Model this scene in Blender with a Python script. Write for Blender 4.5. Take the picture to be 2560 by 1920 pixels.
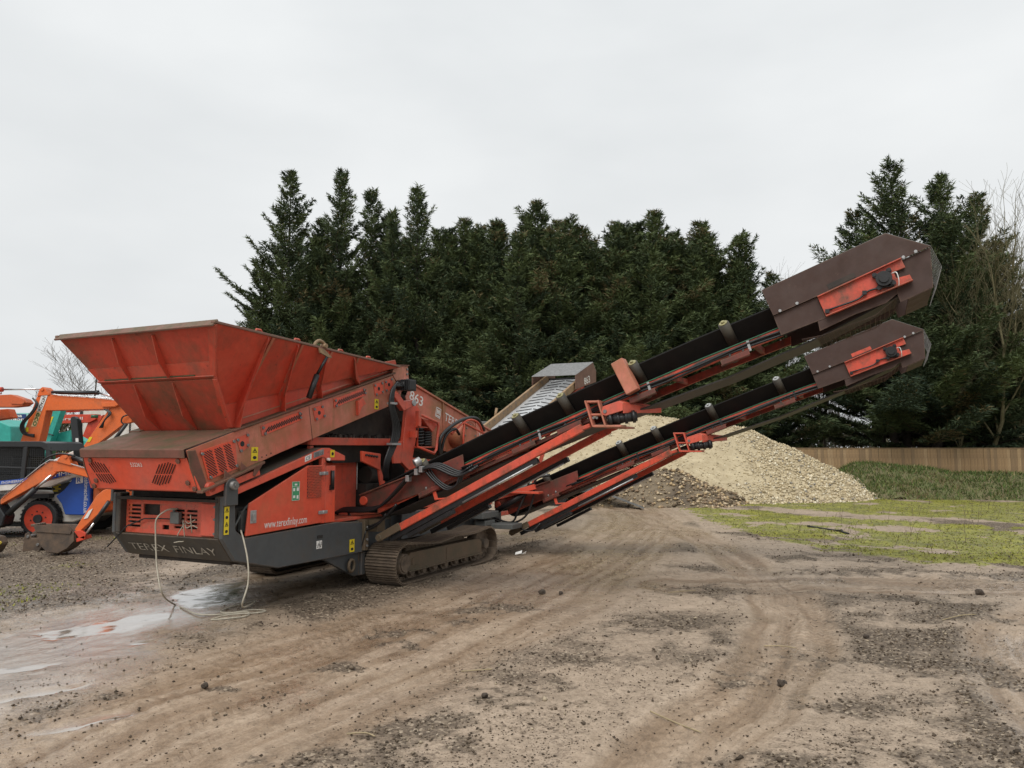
import bpy, bmesh, math, random
import numpy as np
from mathutils import Matrix, Vector

# ------------------------------------------------------------------ scene, camera, light
S = bpy.context.scene
C = S.collection
for o in list(bpy.data.objects):
    bpy.data.objects.remove(o)
R = math.radians

cam_d = bpy.data.cameras.new('camera')
cam_d.sensor_fit = 'HORIZONTAL'
cam_d.sensor_width = 36.0
cam_d.lens = 36.0 * 1920 / 2560
cam_d.clip_start = 0.1
cam_d.clip_end = 6000
cam = bpy.data.objects.new('camera', cam_d)
C.objects.link(cam)
cam.location = (0, 0, 1.8)
cam.rotation_euler = (R(90) + math.atan(160 / 1920), 0, 0)
S.camera = cam

SUN_EL, SUN_AZ = 52.0, 205.0      # overcast: very soft sun, high, behind the camera to the left
w = bpy.data.worlds.new('World')
S.world = w
w.use_nodes = True
nt = w.node_tree
nt.nodes.clear()
wo = nt.nodes.new('ShaderNodeOutputWorld')
bg = nt.nodes.new('ShaderNodeBackground')
sky = nt.nodes.new('ShaderNodeTexSky')
sky.sky_type = 'NISHITA'
sky.sun_disc = False
sky.sun_elevation = R(SUN_EL)
sky.sun_rotation = R(SUN_AZ)
sky.altitude = 50
hsv = nt.nodes.new('ShaderNodeHueSaturation')
hsv.inputs['Saturation'].default_value = 0.10
nt.links.new(sky.outputs[0], hsv.inputs['Color'])
tc = nt.nodes.new('ShaderNodeTexCoord')
mp = nt.nodes.new('ShaderNodeMapping')
mp.inputs['Scale'].default_value = (1.0, 1.0, 2.6)
nt.links.new(tc.outputs['Generated'], mp.inputs['Vector'])
nz = nt.nodes.new('ShaderNodeTexNoise')
nz.inputs['Scale'].default_value = 1.6
nz.inputs['Detail'].default_value = 5
nz.inputs['Roughness'].default_value = 0.5
nt.links.new(mp.outputs[0], nz.inputs['Vector'])
cr = nt.nodes.new('ShaderNodeValToRGB')
cr.color_ramp.elements[0].position = 0.3
cr.color_ramp.elements[0].color = (4.05, 4.22, 4.32, 1)
cr.color_ramp.elements[1].position = 0.72
cr.color_ramp.elements[1].color = (5.20, 5.32, 5.36, 1)
nt.links.new(nz.outputs['Fac'], cr.inputs['Fac'])
# overcast cloud deck: brighter towards the zenith (CIE overcast)
sep = nt.nodes.new('ShaderNodeSeparateXYZ')
nt.links.new(tc.outputs['Generated'], sep.inputs[0])
mr = nt.nodes.new('ShaderNodeMapRange')
mr.inputs['From Min'].default_value = 0.0
mr.inputs['From Max'].default_value = 1.0
mr.inputs['To Min'].default_value = 1.0
mr.inputs['To Max'].default_value = 1.40
sq = nt.nodes.new('ShaderNodeMath')
sq.operation = 'POWER'
sq.inputs[1].default_value = 2.0
nt.links.new(sep.outputs['Z'], sq.inputs[0])
nt.links.new(sq.outputs[0], mr.inputs['Value'])
mul = nt.nodes.new('ShaderNodeMix')
mul.data_type = 'RGBA'
mul.blend_type = 'MULTIPLY'
mul.inputs['Factor'].default_value = 1.0
nt.links.new(cr.outputs[0], mul.inputs['A'])
nt.links.new(mr.outputs[0], mul.inputs['B'])
mixs = nt.nodes.new('ShaderNodeMix')
mixs.data_type = 'RGBA'
mixs.inputs['Factor'].default_value = 0.93
nt.links.new(hsv.outputs[0], mixs.inputs['A'])
nt.links.new(mul.outputs['Result'], mixs.inputs['B'])
nt.links.new(mixs.outputs['Result'], bg.inputs['Color'])
bg.inputs['Strength'].default_value = 0.1
nt.links.new(bg.outputs[0], wo.inputs[0])

sd = bpy.data.lights.new('sun', 'SUN')
sd.energy = 1.5
sd.angle = R(40)
sd.color = (1.0, 0.97, 0.92)
sun = bpy.data.objects.new('sun', sd)
C.objects.link(sun)
_az = R(SUN_AZ)
_d = Vector((math.sin(_az) * math.cos(R(SUN_EL)), math.cos(_az) * math.cos(R(SUN_EL)), math.sin(R(SUN_EL))))
sun.rotation_euler = _d.to_track_quat('Z', 'Y').to_euler()

S.render.engine = 'CYCLES'
S.view_settings.view_transform = 'Standard'
S.view_settings.look = 'None'
S.view_settings.exposure = 0.72
S.view_settings.gamma = 1.0
S.view_settings.use_curve_mapping = False

# ------------------------------------------------------------------ helpers
rnd = random.Random(7)
rng = np.random.default_rng(11)


class MB:
    """collects boxes, plates, prisms and tubes; build() links them as one mesh object"""
    def __init__(s):
        s.v = []
        s.f = []
        s.s = []

    def add(s, vs, fs, smooth=False):
        o = len(s.v)
        s.v += [tuple(x) for x in vs]
        s.f += [tuple(i + o for i in f) for f in fs]
        s.s += [smooth] * len(fs)
        return s

    def box(s, lo, hi):
        (x0, y0, z0), (x1, y1, z1) = lo, hi
        return s.add([(x0, y0, z0), (x1, y0, z0), (x1, y1, z0), (x0, y1, z0), (x0, y0, z1), (x1, y0, z1), (x1, y1, z1), (x0, y1, z1)],
                     [(0, 3, 2, 1), (4, 5, 6, 7), (0, 1, 5, 4), (1, 2, 6, 5), (2, 3, 7, 6), (3, 0, 4, 7)])

    def prism(s, poly, axis, lo, hi):
        n = len(poly)
        def P(p, t):
            return {'x': (t, p[0], p[1]), 'y': (p[0], t, p[1]), 'z': (p[0], p[1], t)}[axis]
        vs = [P(p, lo) for p in poly] + [P(p, hi) for p in poly]
        fs = [tuple(range(n)), tuple(range(2 * n - 1, n - 1, -1))]
        fs += [(i, i + n, (i + 1) % n + n, (i + 1) % n) for i in range(n)]
        return s.add(vs, fs)

    def plate(s, pts, t):
        p = [Vector(q) for q in pts]
        nrm = Vector((0, 0, 0))
        for i in range(len(p)):
            nrm += p[i].cross(p[(i + 1) % len(p)])
        nrm.normalize()
        n = len(p)
        vs = [q + nrm * (t / 2) for q in p] + [q - nrm * (t / 2) for q in p]
        fs = [tuple(range(n)), tuple(range(2 * n - 1, n - 1, -1))]
        fs += [(i, i + n, (i + 1) % n + n, (i + 1) % n) for i in range(n)]
        return s.add(vs, fs)

    def beam(s, p0, p1, wd, h, up=(0, 0, 1)):
        p0, p1 = Vector(p0), Vector(p1)
        d = (p1 - p0).normalized()
        u = Vector(up)
        sd_ = d.cross(u).normalized()
        u = sd_.cross(d).normalized()
        a, b = sd_ * (wd / 2), u * (h / 2)
        vs = [p0 - a - b, p0 + a - b, p0 + a + b, p0 - a + b, p1 - a - b, p1 + a - b, p1 + a + b, p1 - a + b]
        return s.add(vs, [(0, 3, 2, 1), (4, 5, 6, 7), (0, 1, 5, 4), (1, 2, 6, 5), (2, 3, 7, 6), (3, 0, 4, 7)])

    def tube(s, path, r, n=8, caps=True):
        p = [Vector(q) for q in path]
        m = len(p)
        rr = r if isinstance(r, (list, tuple)) else [r] * m
        vs = []
        prev = None
        for i in range(m):
            d = (p[min(i + 1, m - 1)] - p[max(i - 1, 0)])
            if d.length < 1e-9:
                d = Vector((0, 0, 1))
            d.normalize()
            ref = prev if prev is not None else (Vector((0, 0, 1)) if abs(d.z) < 0.9 else Vector((1, 0, 0)))
            u = ref - d * ref.dot(d)
            if u.length < 1e-6:
                u = d.orthogonal()
            u.normalize()
            prev = u
            q = d.cross(u)
            for k in range(n):
                t = 2 * math.pi * k / n
                vs.append(p[i] + (u * math.cos(t) + q * math.sin(t)) * rr[i])
        fs = [(i * n + k, i * n + (k + 1) % n, (i + 1) * n + (k + 1) % n, (i + 1) * n + k) for i in range(m - 1) for k in range(n)]
        s.add(vs, fs, True)
        if caps:
            o = len(s.v) - len(vs)
            s.f += [tuple(o + k for k in range(n - 1, -1, -1)), tuple(o + (m - 1) * n + k for k in range(n))]
            s.s += [False, False]
        return s

    def cyl(s, p0, p1, r, n=14, r2=None):
        return s.tube([p0, p1], [r, r if r2 is None else r2], n)

    def mesh(s, name):
        me = bpy.data.meshes.new(name)
        me.from_pydata(s.v, [], s.f)
        me.polygons.foreach_set('use_smooth', s.s)
        bm = bmesh.new()
        bm.from_mesh(me)
        bmesh.ops.recalc_face_normals(bm, faces=bm.faces)
        bm.to_mesh(me)
        bm.free()
        return me


def spline(pts, n=6):
    """Catmull-Rom through pts"""
    p = [Vector(q) for q in pts]
    p = [p[0] * 2 - p[1]] + p + [p[-1] * 2 - p[-2]]
    out = []
    for i in range(1, len(p) - 2):
        for k in range(n):
            t = k / n
            a, b, c, d = p[i - 1], p[i], p[i + 1], p[i + 2]
            out.append(0.5 * ((2 * b) + (c - a) * t + (2 * a - 5 * b + 4 * c - d) * t * t + (3 * b - a - 3 * c + d) * t ** 3))
    out.append(p[-2])
    return out


def link(name, me, mat, parent=None, loc=None):
    o = bpy.data.objects.new(name, me)
    C.objects.link(o)
    if mat is not None and not me.materials:
        me.materials.append(mat)
    if parent is not None:
        o.parent = parent
    if loc is not None:
        o.location = loc
    return o


def obj(name, mb, mat, parent=None, bevel=0.0, label=None):
    """mesh object; geometry is given in the frame of its top-level thing (world minus base for unrotated things)"""
    root = parent
    while root is not None and root.parent is not None:
        root = root.parent
    if root is not None and root.get('_k'):
        k_ = root['_k']
        mb.v = [(q[0] * k_, q[1] * k_, 1.8 + (q[2] - 1.8) * k_) for q in mb.v]
    if root is not None and root.get('_w'):
        l = Vector(root.location)
        mb.v = [tuple(Vector(q) - l) for q in mb.v]
    o = link(name, mb.mesh(name), mat, parent)
    if bevel:
        m = o.modifiers.new('bevel', 'BEVEL')
        m.width = bevel
        m.segments = 1
        m.limit_method = 'ANGLE'
        m.angle_limit = R(40)
    if label:
        o['label'] = label
    return o


def thing(name, label, cat, loc=(0, 0, 0), rotz=0, group=None, world=True, k=None):
    o = bpy.data.objects.new(name, None)
    C.objects.link(o)
    o.empty_display_size = 0.2
    o.location = loc
    o.rotation_euler = (0, 0, rotz)
    o['label'] = label
    o['category'] = cat
    if world:
        o['_w'] = 1
    if k:
        o['_k'] = k
        o.location = (loc[0] * k, loc[1] * k, 0)
    if group:
        o['group'] = group
    return o


def tag(o, label, cat, group=None):
    o['label'] = label
    o['category'] = cat
    if group:
        o['group'] = group
    return o


def np_mesh(name, v, f):
    """fast mesh from numpy arrays; f is (n,3) or (n,4)"""
    v = np.asarray(v, np.float32)
    f = np.asarray(f, np.int32)
    k = f.shape[1]
    me = bpy.data.meshes.new(name)
    me.vertices.add(len(v))
    me.vertices.foreach_set('co', v.ravel())
    me.loops.add(f.size)
    me.loops.foreach_set('vertex_index', f.ravel())
    me.polygons.add(len(f))
    me.polygons.foreach_set('loop_start', np.arange(0, f.size, k, dtype=np.int32))
    me.polygons.foreach_set('loop_total', np.full(len(f), k, np.int32))
    me.update(calc_edges=True)
    return me


def set_attr(me, name, vals, domain='POINT'):
    vals = np.asarray(vals, np.float32)
    if vals.ndim == 1:
        a = me.attributes.new(name, 'FLOAT', domain)
        a.data.foreach_set('value', vals)
    else:
        a = me.attributes.new(name, 'FLOAT_COLOR', domain)
        c4 = np.ones((len(vals), 4), np.float32)
        c4[:, :3] = vals
        a.data.foreach_set('color', c4.ravel())


def text_obj(body, mat, parent, origin, xdir, ydir, width=None, height=0.1, shear=0.0, name='lettering', world=False, bold=0.0):
    cu = bpy.data.curves.new('txt', 'FONT')
    cu.body = body
    cu.shear = shear
    cu.offset = bold
    cu.resolution_u = 3
    to = bpy.data.objects.new('txt', cu)
    C.objects.link(to)
    dg = bpy.context.evaluated_depsgraph_get()
    me = bpy.data.meshes.new_from_object(to.evaluated_get(dg))
    bpy.data.objects.remove(to)
    bpy.data.curves.remove(cu)
    co = np.empty(len(me.vertices) * 3, np.float32)
    me.vertices.foreach_get('co', co)
    co = co.reshape(-1, 3)
    mn, mx = co.min(0), co.max(0)
    sy = height / (mx[1] - mn[1])
    sx = (width / (mx[0] - mn[0])) if width else sy
    X, Y, O_ = Vector(xdir).normalized(), Vector(ydir).normalized(), Vector(origin)
    root = parent
    while root.parent is not None:
        root = root.parent
    if root.get('_k'):
        k_ = root['_k']
        O_ = Vector((O_.x * k_, O_.y * k_, 1.8 + (O_.z - 1.8) * k_))
        sx, sy = sx * k_, sy * k_
    if root.get('_w'):
        O_ = O_ - Vector(root.location)
    q = np.array([O_ + X * float((c[0] - mn[0]) * sx) + Y * float((c[1] - mn[1]) * sy) for c in co], np.float32)
    me.vertices.foreach_set('co', q.ravel())
    me.materials.clear()
    me.materials.append(mat)
    me.update()
    return link(name, me, None, parent)


# ------------------------------------------------------------------ materials
def new_mat(name):
    m = bpy.data.materials.new(name)
    m.use_nodes = True
    t = m.node_tree
    return m, t, t.nodes['Principled BSDF']


def noise(t, vec, scale, detail=6, rough=0.6, sc=None):
    n = t.nodes.new('ShaderNodeTexNoise')
    n.inputs['Scale'].default_value = scale
    n.inputs['Detail'].default_value = detail
    n.inputs['Roughness'].default_value = rough
    if sc:
        m = t.nodes.new('ShaderNodeMapping')
        m.inputs['Scale'].default_value = sc
        t.links.new(vec, m.inputs['Vector'])
        vec = m.outputs[0]
    t.links.new(vec, n.inputs['Vector'])
    return n.outputs['Fac']


def ramp(t, fac, p0, p1, c0=(0, 0, 0, 1), c1=(1, 1, 1, 1)):
    r = t.nodes.new('ShaderNodeValToRGB')
    r.color_ramp.elements[0].position = p0
    r.color_ramp.elements[0].color = c0
    r.color_ramp.elements[1].position = p1
    r.color_ramp.elements[1].color = c1
    t.links.new(fac, r.inputs[0])
    return r.outputs[0]


def mix(t, fac, a, b, mode='MIX'):
    n = t.nodes.new('ShaderNodeMix')
    n.data_type = 'RGBA'
    n.blend_type = mode
    for key, val in (('Factor', fac), ('A', a), ('B', b)):
        if isinstance(val, (int, float)):
            n.inputs[key].default_value = val
        elif isinstance(val, (tuple, list)):
            n.inputs[key].default_value = (*val[:3], 1)
        else:
            t.links.new(val, n.inputs[key])
    return n.outputs['Result']


def math_n(t, op, a, b=0.0):
    n = t.nodes.new('ShaderNodeMath')
    n.operation = op
    n.use_clamp = True
    for i, val in enumerate((a, b)):
        if isinstance(val, (int, float)):
            n.inputs[i].default_value = val
        else:
            t.links.new(val, n.inputs[i])
    return n.outputs[0]


def bump(t, bs, h, strength=0.2, dist=0.01):
    b = t.nodes.new('ShaderNodeBump')
    b.inputs['Strength'].default_value = strength
    b.inputs['Distance'].default_value = dist
    t.links.new(h, b.inputs['Height'])
    t.links.new(b.outputs[0], bs.inputs['Normal'])


def paint(name, col, dirt=(0.09, 0.07, 0.045), amt=0.5, top=0.6, rough=0.42, fade=None, chips=0.5, chipcol=(0.035, 0.025, 0.02), scale=2.2, streak=0.5, edge=0.75):
    """weathered machine paint: grime patches, run-down streaks, deposits lying on upward faces, chips"""
    m, t, bs = new_mat(name)
    v = t.nodes.new('ShaderNodeTexCoord').outputs['Object']
    base = col
    if fade:
        base = mix(t, ramp(t, noise(t, v, 1.1, 5), 0.35, 0.68), col, fade)
    base = mix(t, ramp(t, noise(t, v, 14, 4), 0.35, 0.75), base, mix(t, 1.0, base, (0.86, 0.82, 0.82), 'MULTIPLY'))
    n1 = ramp(t, noise(t, v, scale, 9, 0.68), 0.62 - 0.22 * amt, 0.80 - 0.14 * amt)
    c = mix(t, math_n(t, 'MULTIPLY', n1, min(1, amt * 1.3)), base, dirt)
    st = ramp(t, noise(t, v, 1.0, 6, 0.6, (16, 16, 1.3)), 0.55, 0.78)
    c = mix(t, math_n(t, 'MULTIPLY', st, streak * amt), c, dirt)
    g = t.nodes.new('ShaderNodeNewGeometry')
    sx = t.nodes.new('ShaderNodeSeparateXYZ')
    t.links.new(g.outputs['Normal'], sx.inputs[0])
    up = ramp(t, sx.outputs['Z'], 0.45, 0.85)
    tn = ramp(t, noise(t, v, 5, 8, 0.7), 0.30, 0.62)
    c = mix(t, math_n(t, 'MULTIPLY', math_n(t, 'MULTIPLY', up, tn), top), c, mix(t, ramp(t, noise(t, v, 3.1, 6, .7), 0.42, 0.56), (0.110, 0.062, 0.036), (0.060, 0.058, 0.022)))
    ch = ramp(t, noise(t, v, 17, 7, 0.72), 0.61, 0.64)
    ch2 = ramp(t, noise(t, v, 2.7, 4, 0.6), 0.47, 0.60)
    sc3 = ramp(t, noise(t, v, 1.0, 6, 0.7, (5, 5, 46)), 0.66, 0.70)
    c = mix(t, math_n(t, 'MULTIPLY', math_n(t, 'MULTIPLY', sc3, ch2), 0.8 * chips), c, chipcol)
    c = mix(t, math_n(t, 'MULTIPLY', math_n(t, 'MULTIPLY', ch, ch2), chips), c, chipcol)
    if edge:
        bv = t.nodes.new('ShaderNodeBevel')
        bv.samples = 4
        bv.inputs['Radius'].default_value = 0.022
        dt = t.nodes.new('ShaderNodeVectorMath')
        dt.operation = 'DOT_PRODUCT'
        t.links.new(bv.outputs[0], dt.inputs[0])
        t.links.new(g.outputs['Normal'], dt.inputs[1])
        ew = ramp(t, dt.outputs['Value'], 0.80, 0.985, (1, 1, 1, 1), (0, 0, 0, 1))
        en_ = ramp(t, noise(t, v, 9, 6, 0.75), 0.40, 0.58)
        c = mix(t, math_n(t, 'MULTIPLY', math_n(t, 'MULTIPLY', ew, en_), edge), c, (0.19, 0.115, 0.07))
    t.links.new(c, bs.inputs['Base Color'])
    t.links.new(ramp(t, noise(t, v, 6, 5), 0.3, 0.8, (rough, rough, rough, 1), (min(1, rough + 0.3),) * 3 + (1,)), bs.inputs['Roughness'])
    bump(t, bs, noise(t, v, 30, 4), 0.12, 0.004)
    return m


def simple(name, col, rough=0.6, metal=0.0, var=0.35, scale=8, bumps=0.15, col2=None, spec=None):
    m, t, bs = new_mat(name)
    v = t.nodes.new('ShaderNodeTexCoord').outputs['Object']
    c2 = col2 or tuple(x * (1 - var) for x in col)
    t.links.new(mix(t, ramp(t, noise(t, v, scale, 7, 0.65), 0.35, 0.66), col, c2), bs.inputs['Base Color'])
    bs.inputs['Roughness'].default_value = rough
    bs.inputs['Metallic'].default_value = metal
    if spec is not None:
        bs.inputs['Specular IOR Level'].default_value = spec
    if bumps:
        bump(t, bs, noise(t, v, scale * 5, 5), bumps, 0.006)
    return m


RED = paint('red_paint', (0.62, 0.070, 0.030), amt=0.5, top=0.65, fade=(0.57, 0.115, 0.075))
REDH = paint('red_paint_hopper', (0.54, 0.054, 0.026), amt=0.5, top=0.8, chips=0.7, scale=1.6, dirt=(0.095, 0.052, 0.030), fade=(0.56, 0.095, 0.052))
REDP = paint('red_paint_patina', (0.50, 0.052, 0.026), amt=0.8, top=0.8, chips=0.5, scale=1.3, dirt=(0.105, 0.068, 0.036), fade=(0.50, 0.075, 0.042))
REDF = paint('red_paint_faded', (0.52, 0.115, 0.070), amt=1.0, dirt=(0.27, 0.125, 0.055), top=0.6, fade=(0.64, 0.25, 0.185), chips=0.45, streak=1.0, scale=1.7)
REDB = paint('red_paint_bright', (0.70, 0.082, 0.034), amt=0.32, top=0.3, chips=0.6, fade=(0.60, 0.125, 0.085))
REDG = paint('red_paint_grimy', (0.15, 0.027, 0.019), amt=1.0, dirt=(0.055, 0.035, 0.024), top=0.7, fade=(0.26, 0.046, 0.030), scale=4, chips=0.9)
REDC = paint('red_paint_conveyor', (0.66, 0.076, 0.033), amt=0.75, top=0.55, fade=(0.55, 0.085, 0.055), dirt=(0.12, 0.06, 0.035), scale=4, chips=0.8)
LID = paint('dirty_lid', (0.17, 0.065, 0.045), amt=0.9, dirt=(0.070, 0.050, 0.028), top=.85, rough=0.6, chips=0.3, scale=3)
GREY = paint('chassis_grey', (0.055, 0.062, 0.066), amt=0.5, dirt=(0.07, 0.055, 0.04), top=0.9, fade=(0.075, 0.08, 0.083), chips=0.4, chipcol=(0.11, 0.06, 0.035))
BUMP = paint('bumper_muddy', (0.05, 0.046, 0.040), amt=0.9, dirt=(0.055, 0.043, 0.028), top=0.9, rough=0.55, chips=0.2)
BROWN = paint('brown_sheet', (0.047, 0.022, 0.016), amt=.45, dirt=(.038, .029, .023), top=.4, rough=.6, fade=(.058, .031, .023), chips=.25, chipcol=(.13, .07, .045), scale=1.5, streak=.6, edge=.5)
BROWN2 = simple('brown_sheet_dusty', (0.20, 0.105, 0.075), 0.55, 0, 0.35, 4, 0.05)
BELT = simple('belt_rubber', (0.010, 0.010, 0.011), 0.62, 0, 0.5, 5, 0.1, col2=(0.017, 0.016, 0.015), spec=0.25)
BELTR = simple('return_belt', (0.045, 0.038, 0.034), 0.6, 0, 0.4, 6, 0.1)
BLACK = simple('black_rubber', (0.012, 0.012, 0.013), 0.45, 0, 0.4, 12, 0.1)
DARK = simple('dark_interior', (0.022, 0.019, 0.017), 0.8, 0, 0.5, 5, 0.3, col2=(0.05, 0.038, 0.03))
TRACK = simple('muddy_track_steel', (0.15, 0.11, 0.075), 0.75, 0.0, 0.5, 9, 0.6, col2=(0.06, 0.044, 0.032))
TRACK2 = simple('rusty_track_frame', (0.115, 0.075, 0.045), 0.7, 0.0, 0.45, 4, 0.3, col2=(0.075, 0.06, 0.035))
STEEL = simple('galvanised_steel', (0.42, 0.42, 0.42), 0.42, 0.6, 0.3, 14, 0.1)
CHROME = simple('chrome_rod', (0.75, 0.75, 0.76), 0.2, 0.9, 0.1, 10, 0.0)
BOLT = simple('bolt_steel', (0.24, 0.23, 0.22), 0.5, 0.5, 0.4, 30, 0.1)
ROLL = simple('idler_roller', (0.030, 0.026, 0.022), 0.6, 0, 0.4, 9, 0.2, col2=(0.055, 0.046, 0.032))
RCAP = simple('roller_end_yellowed', (0.30, 0.27, 0.13), 0.6, 0, 0.4, 20, 0.1)
RCAPG = simple('roller_end_grey', (0.36, 0.37, 0.36), 0.6, 0, 0.4, 20, 0.1)
WHITE = simple('white_vinyl', (0.74, 0.73, 0.70), 0.5, 0, 0.12, 20, 0.0)
FADEW = simple('white_worn_lettering', (0.50, 0.47, 0.40), 0.6, 0, 0.75, 9, 0.0, col2=(0.075, 0.062, 0.05))
YELL = simple('yellow_sticker', (0.72, 0.55, 0.02), 0.5, 0, 0.15, 20, 0.0)
SBLK = simple('sticker_black', (0.015, 0.015, 0.014), 0.5, 0, 0.1, 20, 0.0)
GREENS = simple('green_sticker', (0.06, 0.30, 0.14), 0.5, 0, 0.2, 20, 0.0)
GREENL = simple('green_edge_rubber', (0.03, 0.14, 0.07), 0.6, 0, 0.4, 10, 0.0)
SKIRT = simple('tan_skirt_rubber', (0.30, 0.19, 0.10), 0.7, 0, 0.4, 7, 0.2, col2=(0.17, 0.115, 0.065))
CHEV = simple('chevron_belt_sheen', (0.44, 0.45, 0.46), 0.22, 0, 0.25, 6, 0.05)  # pale grey base colour paints the sky sheen of the wet belt
CHEVD = simple('chevron_cleat', (0.03, 0.03, 0.032), 0.4, 0, 0.3, 10, 0.05)
CABLE = simple('dirty_white_flex', (0.42, 0.38, 0.30), 0.55, 0, 0.3, 20, 0.0)
CABG = simple('grey_plastic', (0.12, 0.125, 0.12), 0.5, 0, 0.2, 20, 0.0)
TIMBER = simple('fence_timber', (0.30, 0.195, 0.095), 0.75, 0, 0.3, 6, 0.3, col2=(0.21, 0.135, 0.07))
TIMB2 = simple('fence_timber_pale', (0.35, 0.24, 0.125), 0.75, 0, 0.3, 6, 0.3, col2=(0.24, 0.16, 0.085))
TIMB3 = simple('fence_timber_dark', (0.23, 0.15, 0.08), 0.75, 0, 0.3, 6, 0.3, col2=(0.17, 0.115, 0.06))


# ------------------------------------------------------------------ ground
def vnoise(x, y, seed=0):
    xi, yi = np.floor(x).astype(np.int64), np.floor(y).astype(np.int64)
    fx, fy = x - xi, y - yi
    fx, fy = fx * fx * (3 - 2 * fx), fy * fy * (3 - 2 * fy)
    def h(a, b):
        n = (a * 374761393 + b * 668265263 + seed * 1442695041) & 0x7fffffff
        n = ((n ^ (n >> 13)) * 1274126177) & 0x7fffffff
        n = n ^ (n >> 16)
        return (n & 0xffff) / 65535.0
    a, b, c, d = h(xi, yi), h(xi + 1, yi), h(xi, yi + 1), h(xi + 1, yi + 1)
    return (a * (1 - fx) + b * fx) * (1 - fy) + (c * (1 - fx) + d * fx) * fy


def fbm(x, y, octs=5, seed=0, gain=0.5):
    t, a, s_ = 0, 1.0, 0
    for i in range(octs):
        t = t + a * vnoise(x * 2 ** i + 17.3 * i, y * 2 ** i - 9.1 * i, seed + i)
        s_ += a
        a *= gain
    return t / s_


def sstep(e0, e1, x):
    t = np.clip((x - e0) / (e1 - e0), 0, 1)
    return t * t * (3 - 2 * t)


def lane_coords(x, y, pts):
    """unsigned distance, signed lateral offset and arc length relative to a polyline"""
    p = np.array([list(q)[:2] for q in spline([(a, b, 0) for a, b in pts], 5)])
    bd = np.full(x.shape, 1e9)
    sg = np.zeros(x.shape)
    al = np.zeros(x.shape)
    acc = 0.0
    for i in range(len(p) - 1):
        d = p[i + 1] - p[i]
        l = np.hypot(*d)
        d = d / l
        rx, ry = x - p[i, 0], y - p[i, 1]
        t = np.clip(rx * d[0] + ry * d[1], 0, l)
        ds = np.hypot(rx - t * d[0], ry - t * d[1])
        m = ds < bd
        bd = np.where(m, ds, bd)
        sg = np.where(m, np.sign(rx * d[1] - ry * d[0]) * ds, sg)
        al = np.where(m, acc + t, al)
        acc += l
    return bd, sg, al


def poly_sd(x, y, poly):
    """signed distance to polygon, positive inside"""
    n = len(poly)
    ins = np.zeros(x.shape, bool)
    bd = np.full(x.shape, 1e9)
    for i in range(n):
        (x0, y0), (x1, y1) = poly[i], poly[(i + 1) % n]
        dx, dy = x1 - x0, y1 - y0
        t = np.clip(((x - x0) * dx + (y - y0) * dy) / (dx * dx + dy * dy + 1e-9), 0, 1)
        bd = np.minimum(bd, np.hypot(x - x0 - t * dx, y - y0 - t * dy))
        c = ((y0 > y) != (y1 > y)) & (x < (x1 - x0) * (y - y0) / (y1 - y0 + 1e-12) + x0)
        ins ^= c
    return np.where(ins, bd, -bd)


LANES = [([(-2.9, 2.5), (-2.4, 4.6), (-1.8, 6.1), (-0.7, 8.1), (0.7, 11.4), (2.3, 16.0), (3.3, 20.6), (3.2, 26.0)], 1.25),
         ([(0.2, 2.5), (0.9, 4.6), (1.7, 5.8), (2.6, 7.4), (3.2, 9.3), (3.7, 12.6), (3.8, 16.7), (3.6, 22.0)], 0.45),
         ([(-5.6, 4.0), (-4.8, 6.4), (-4.1, 8.4), (-3.4, 10.4), (-2.0, 13.0), (0.5, 17.0)], 0.95),
         ([(2.2, 10.5), (4.0, 10.6), (6.0, 10.4), (9.0, 10.2), (14.0, 9.6)], 0.75),
         ([(2.6, 2.5), (3.4, 4.4), (4.1, 6.2), (5.2, 8.0), (7.0, 9.3)], 0.45)]
PUDDLES = [[(-4.2, 9.5), (-4.2, 10.0), (-4.0, 10.4), (-3.7, 10.8), (-3.5, 9.9), (-3.3, 9.4), (-3.5, 9.0), (-3.7, 8.9)],
           [(-4.6, 7.6), (-4.4, 8.1), (-4.1, 8.5), (-3.8, 8.7), (-3.6, 8.4), (-3.8, 7.9), (-4.1, 7.6), (-4.35, 7.4)],
           [(-3.6, 7.4), (-3.5, 7.55), (-3.35, 7.4), (-3.5, 7.25)],
           [(-3.1, 5.05), (-2.8, 5.3), (-2.6, 5.5), (-2.45, 5.4), (-2.7, 5.2), (-2.85, 5.05)],
           [(-4.6, 6.3), (-4.0, 6.75), (-3.7, 6.8), (-3.9, 6.5), (-4.4, 6.15)],
           [(-3.9, 5.55), (-3.4, 6.1), (-3.2, 6.25), (-3.3, 5.95), (-3.7, 5.5)],
           ]
FILM = [(-3.3, 10.9), (-4.1, 10.7), (-4.5, 9.6), (-4.9, 8.3), (-5.2, 7.0), (-5.0, 5.6), (-4.2, 4.9), (-3.4, 5.2), (-2.9, 6.2), (-3.1, 7.4), (-3.3, 8.6), (-3.2, 9.6)]
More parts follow.
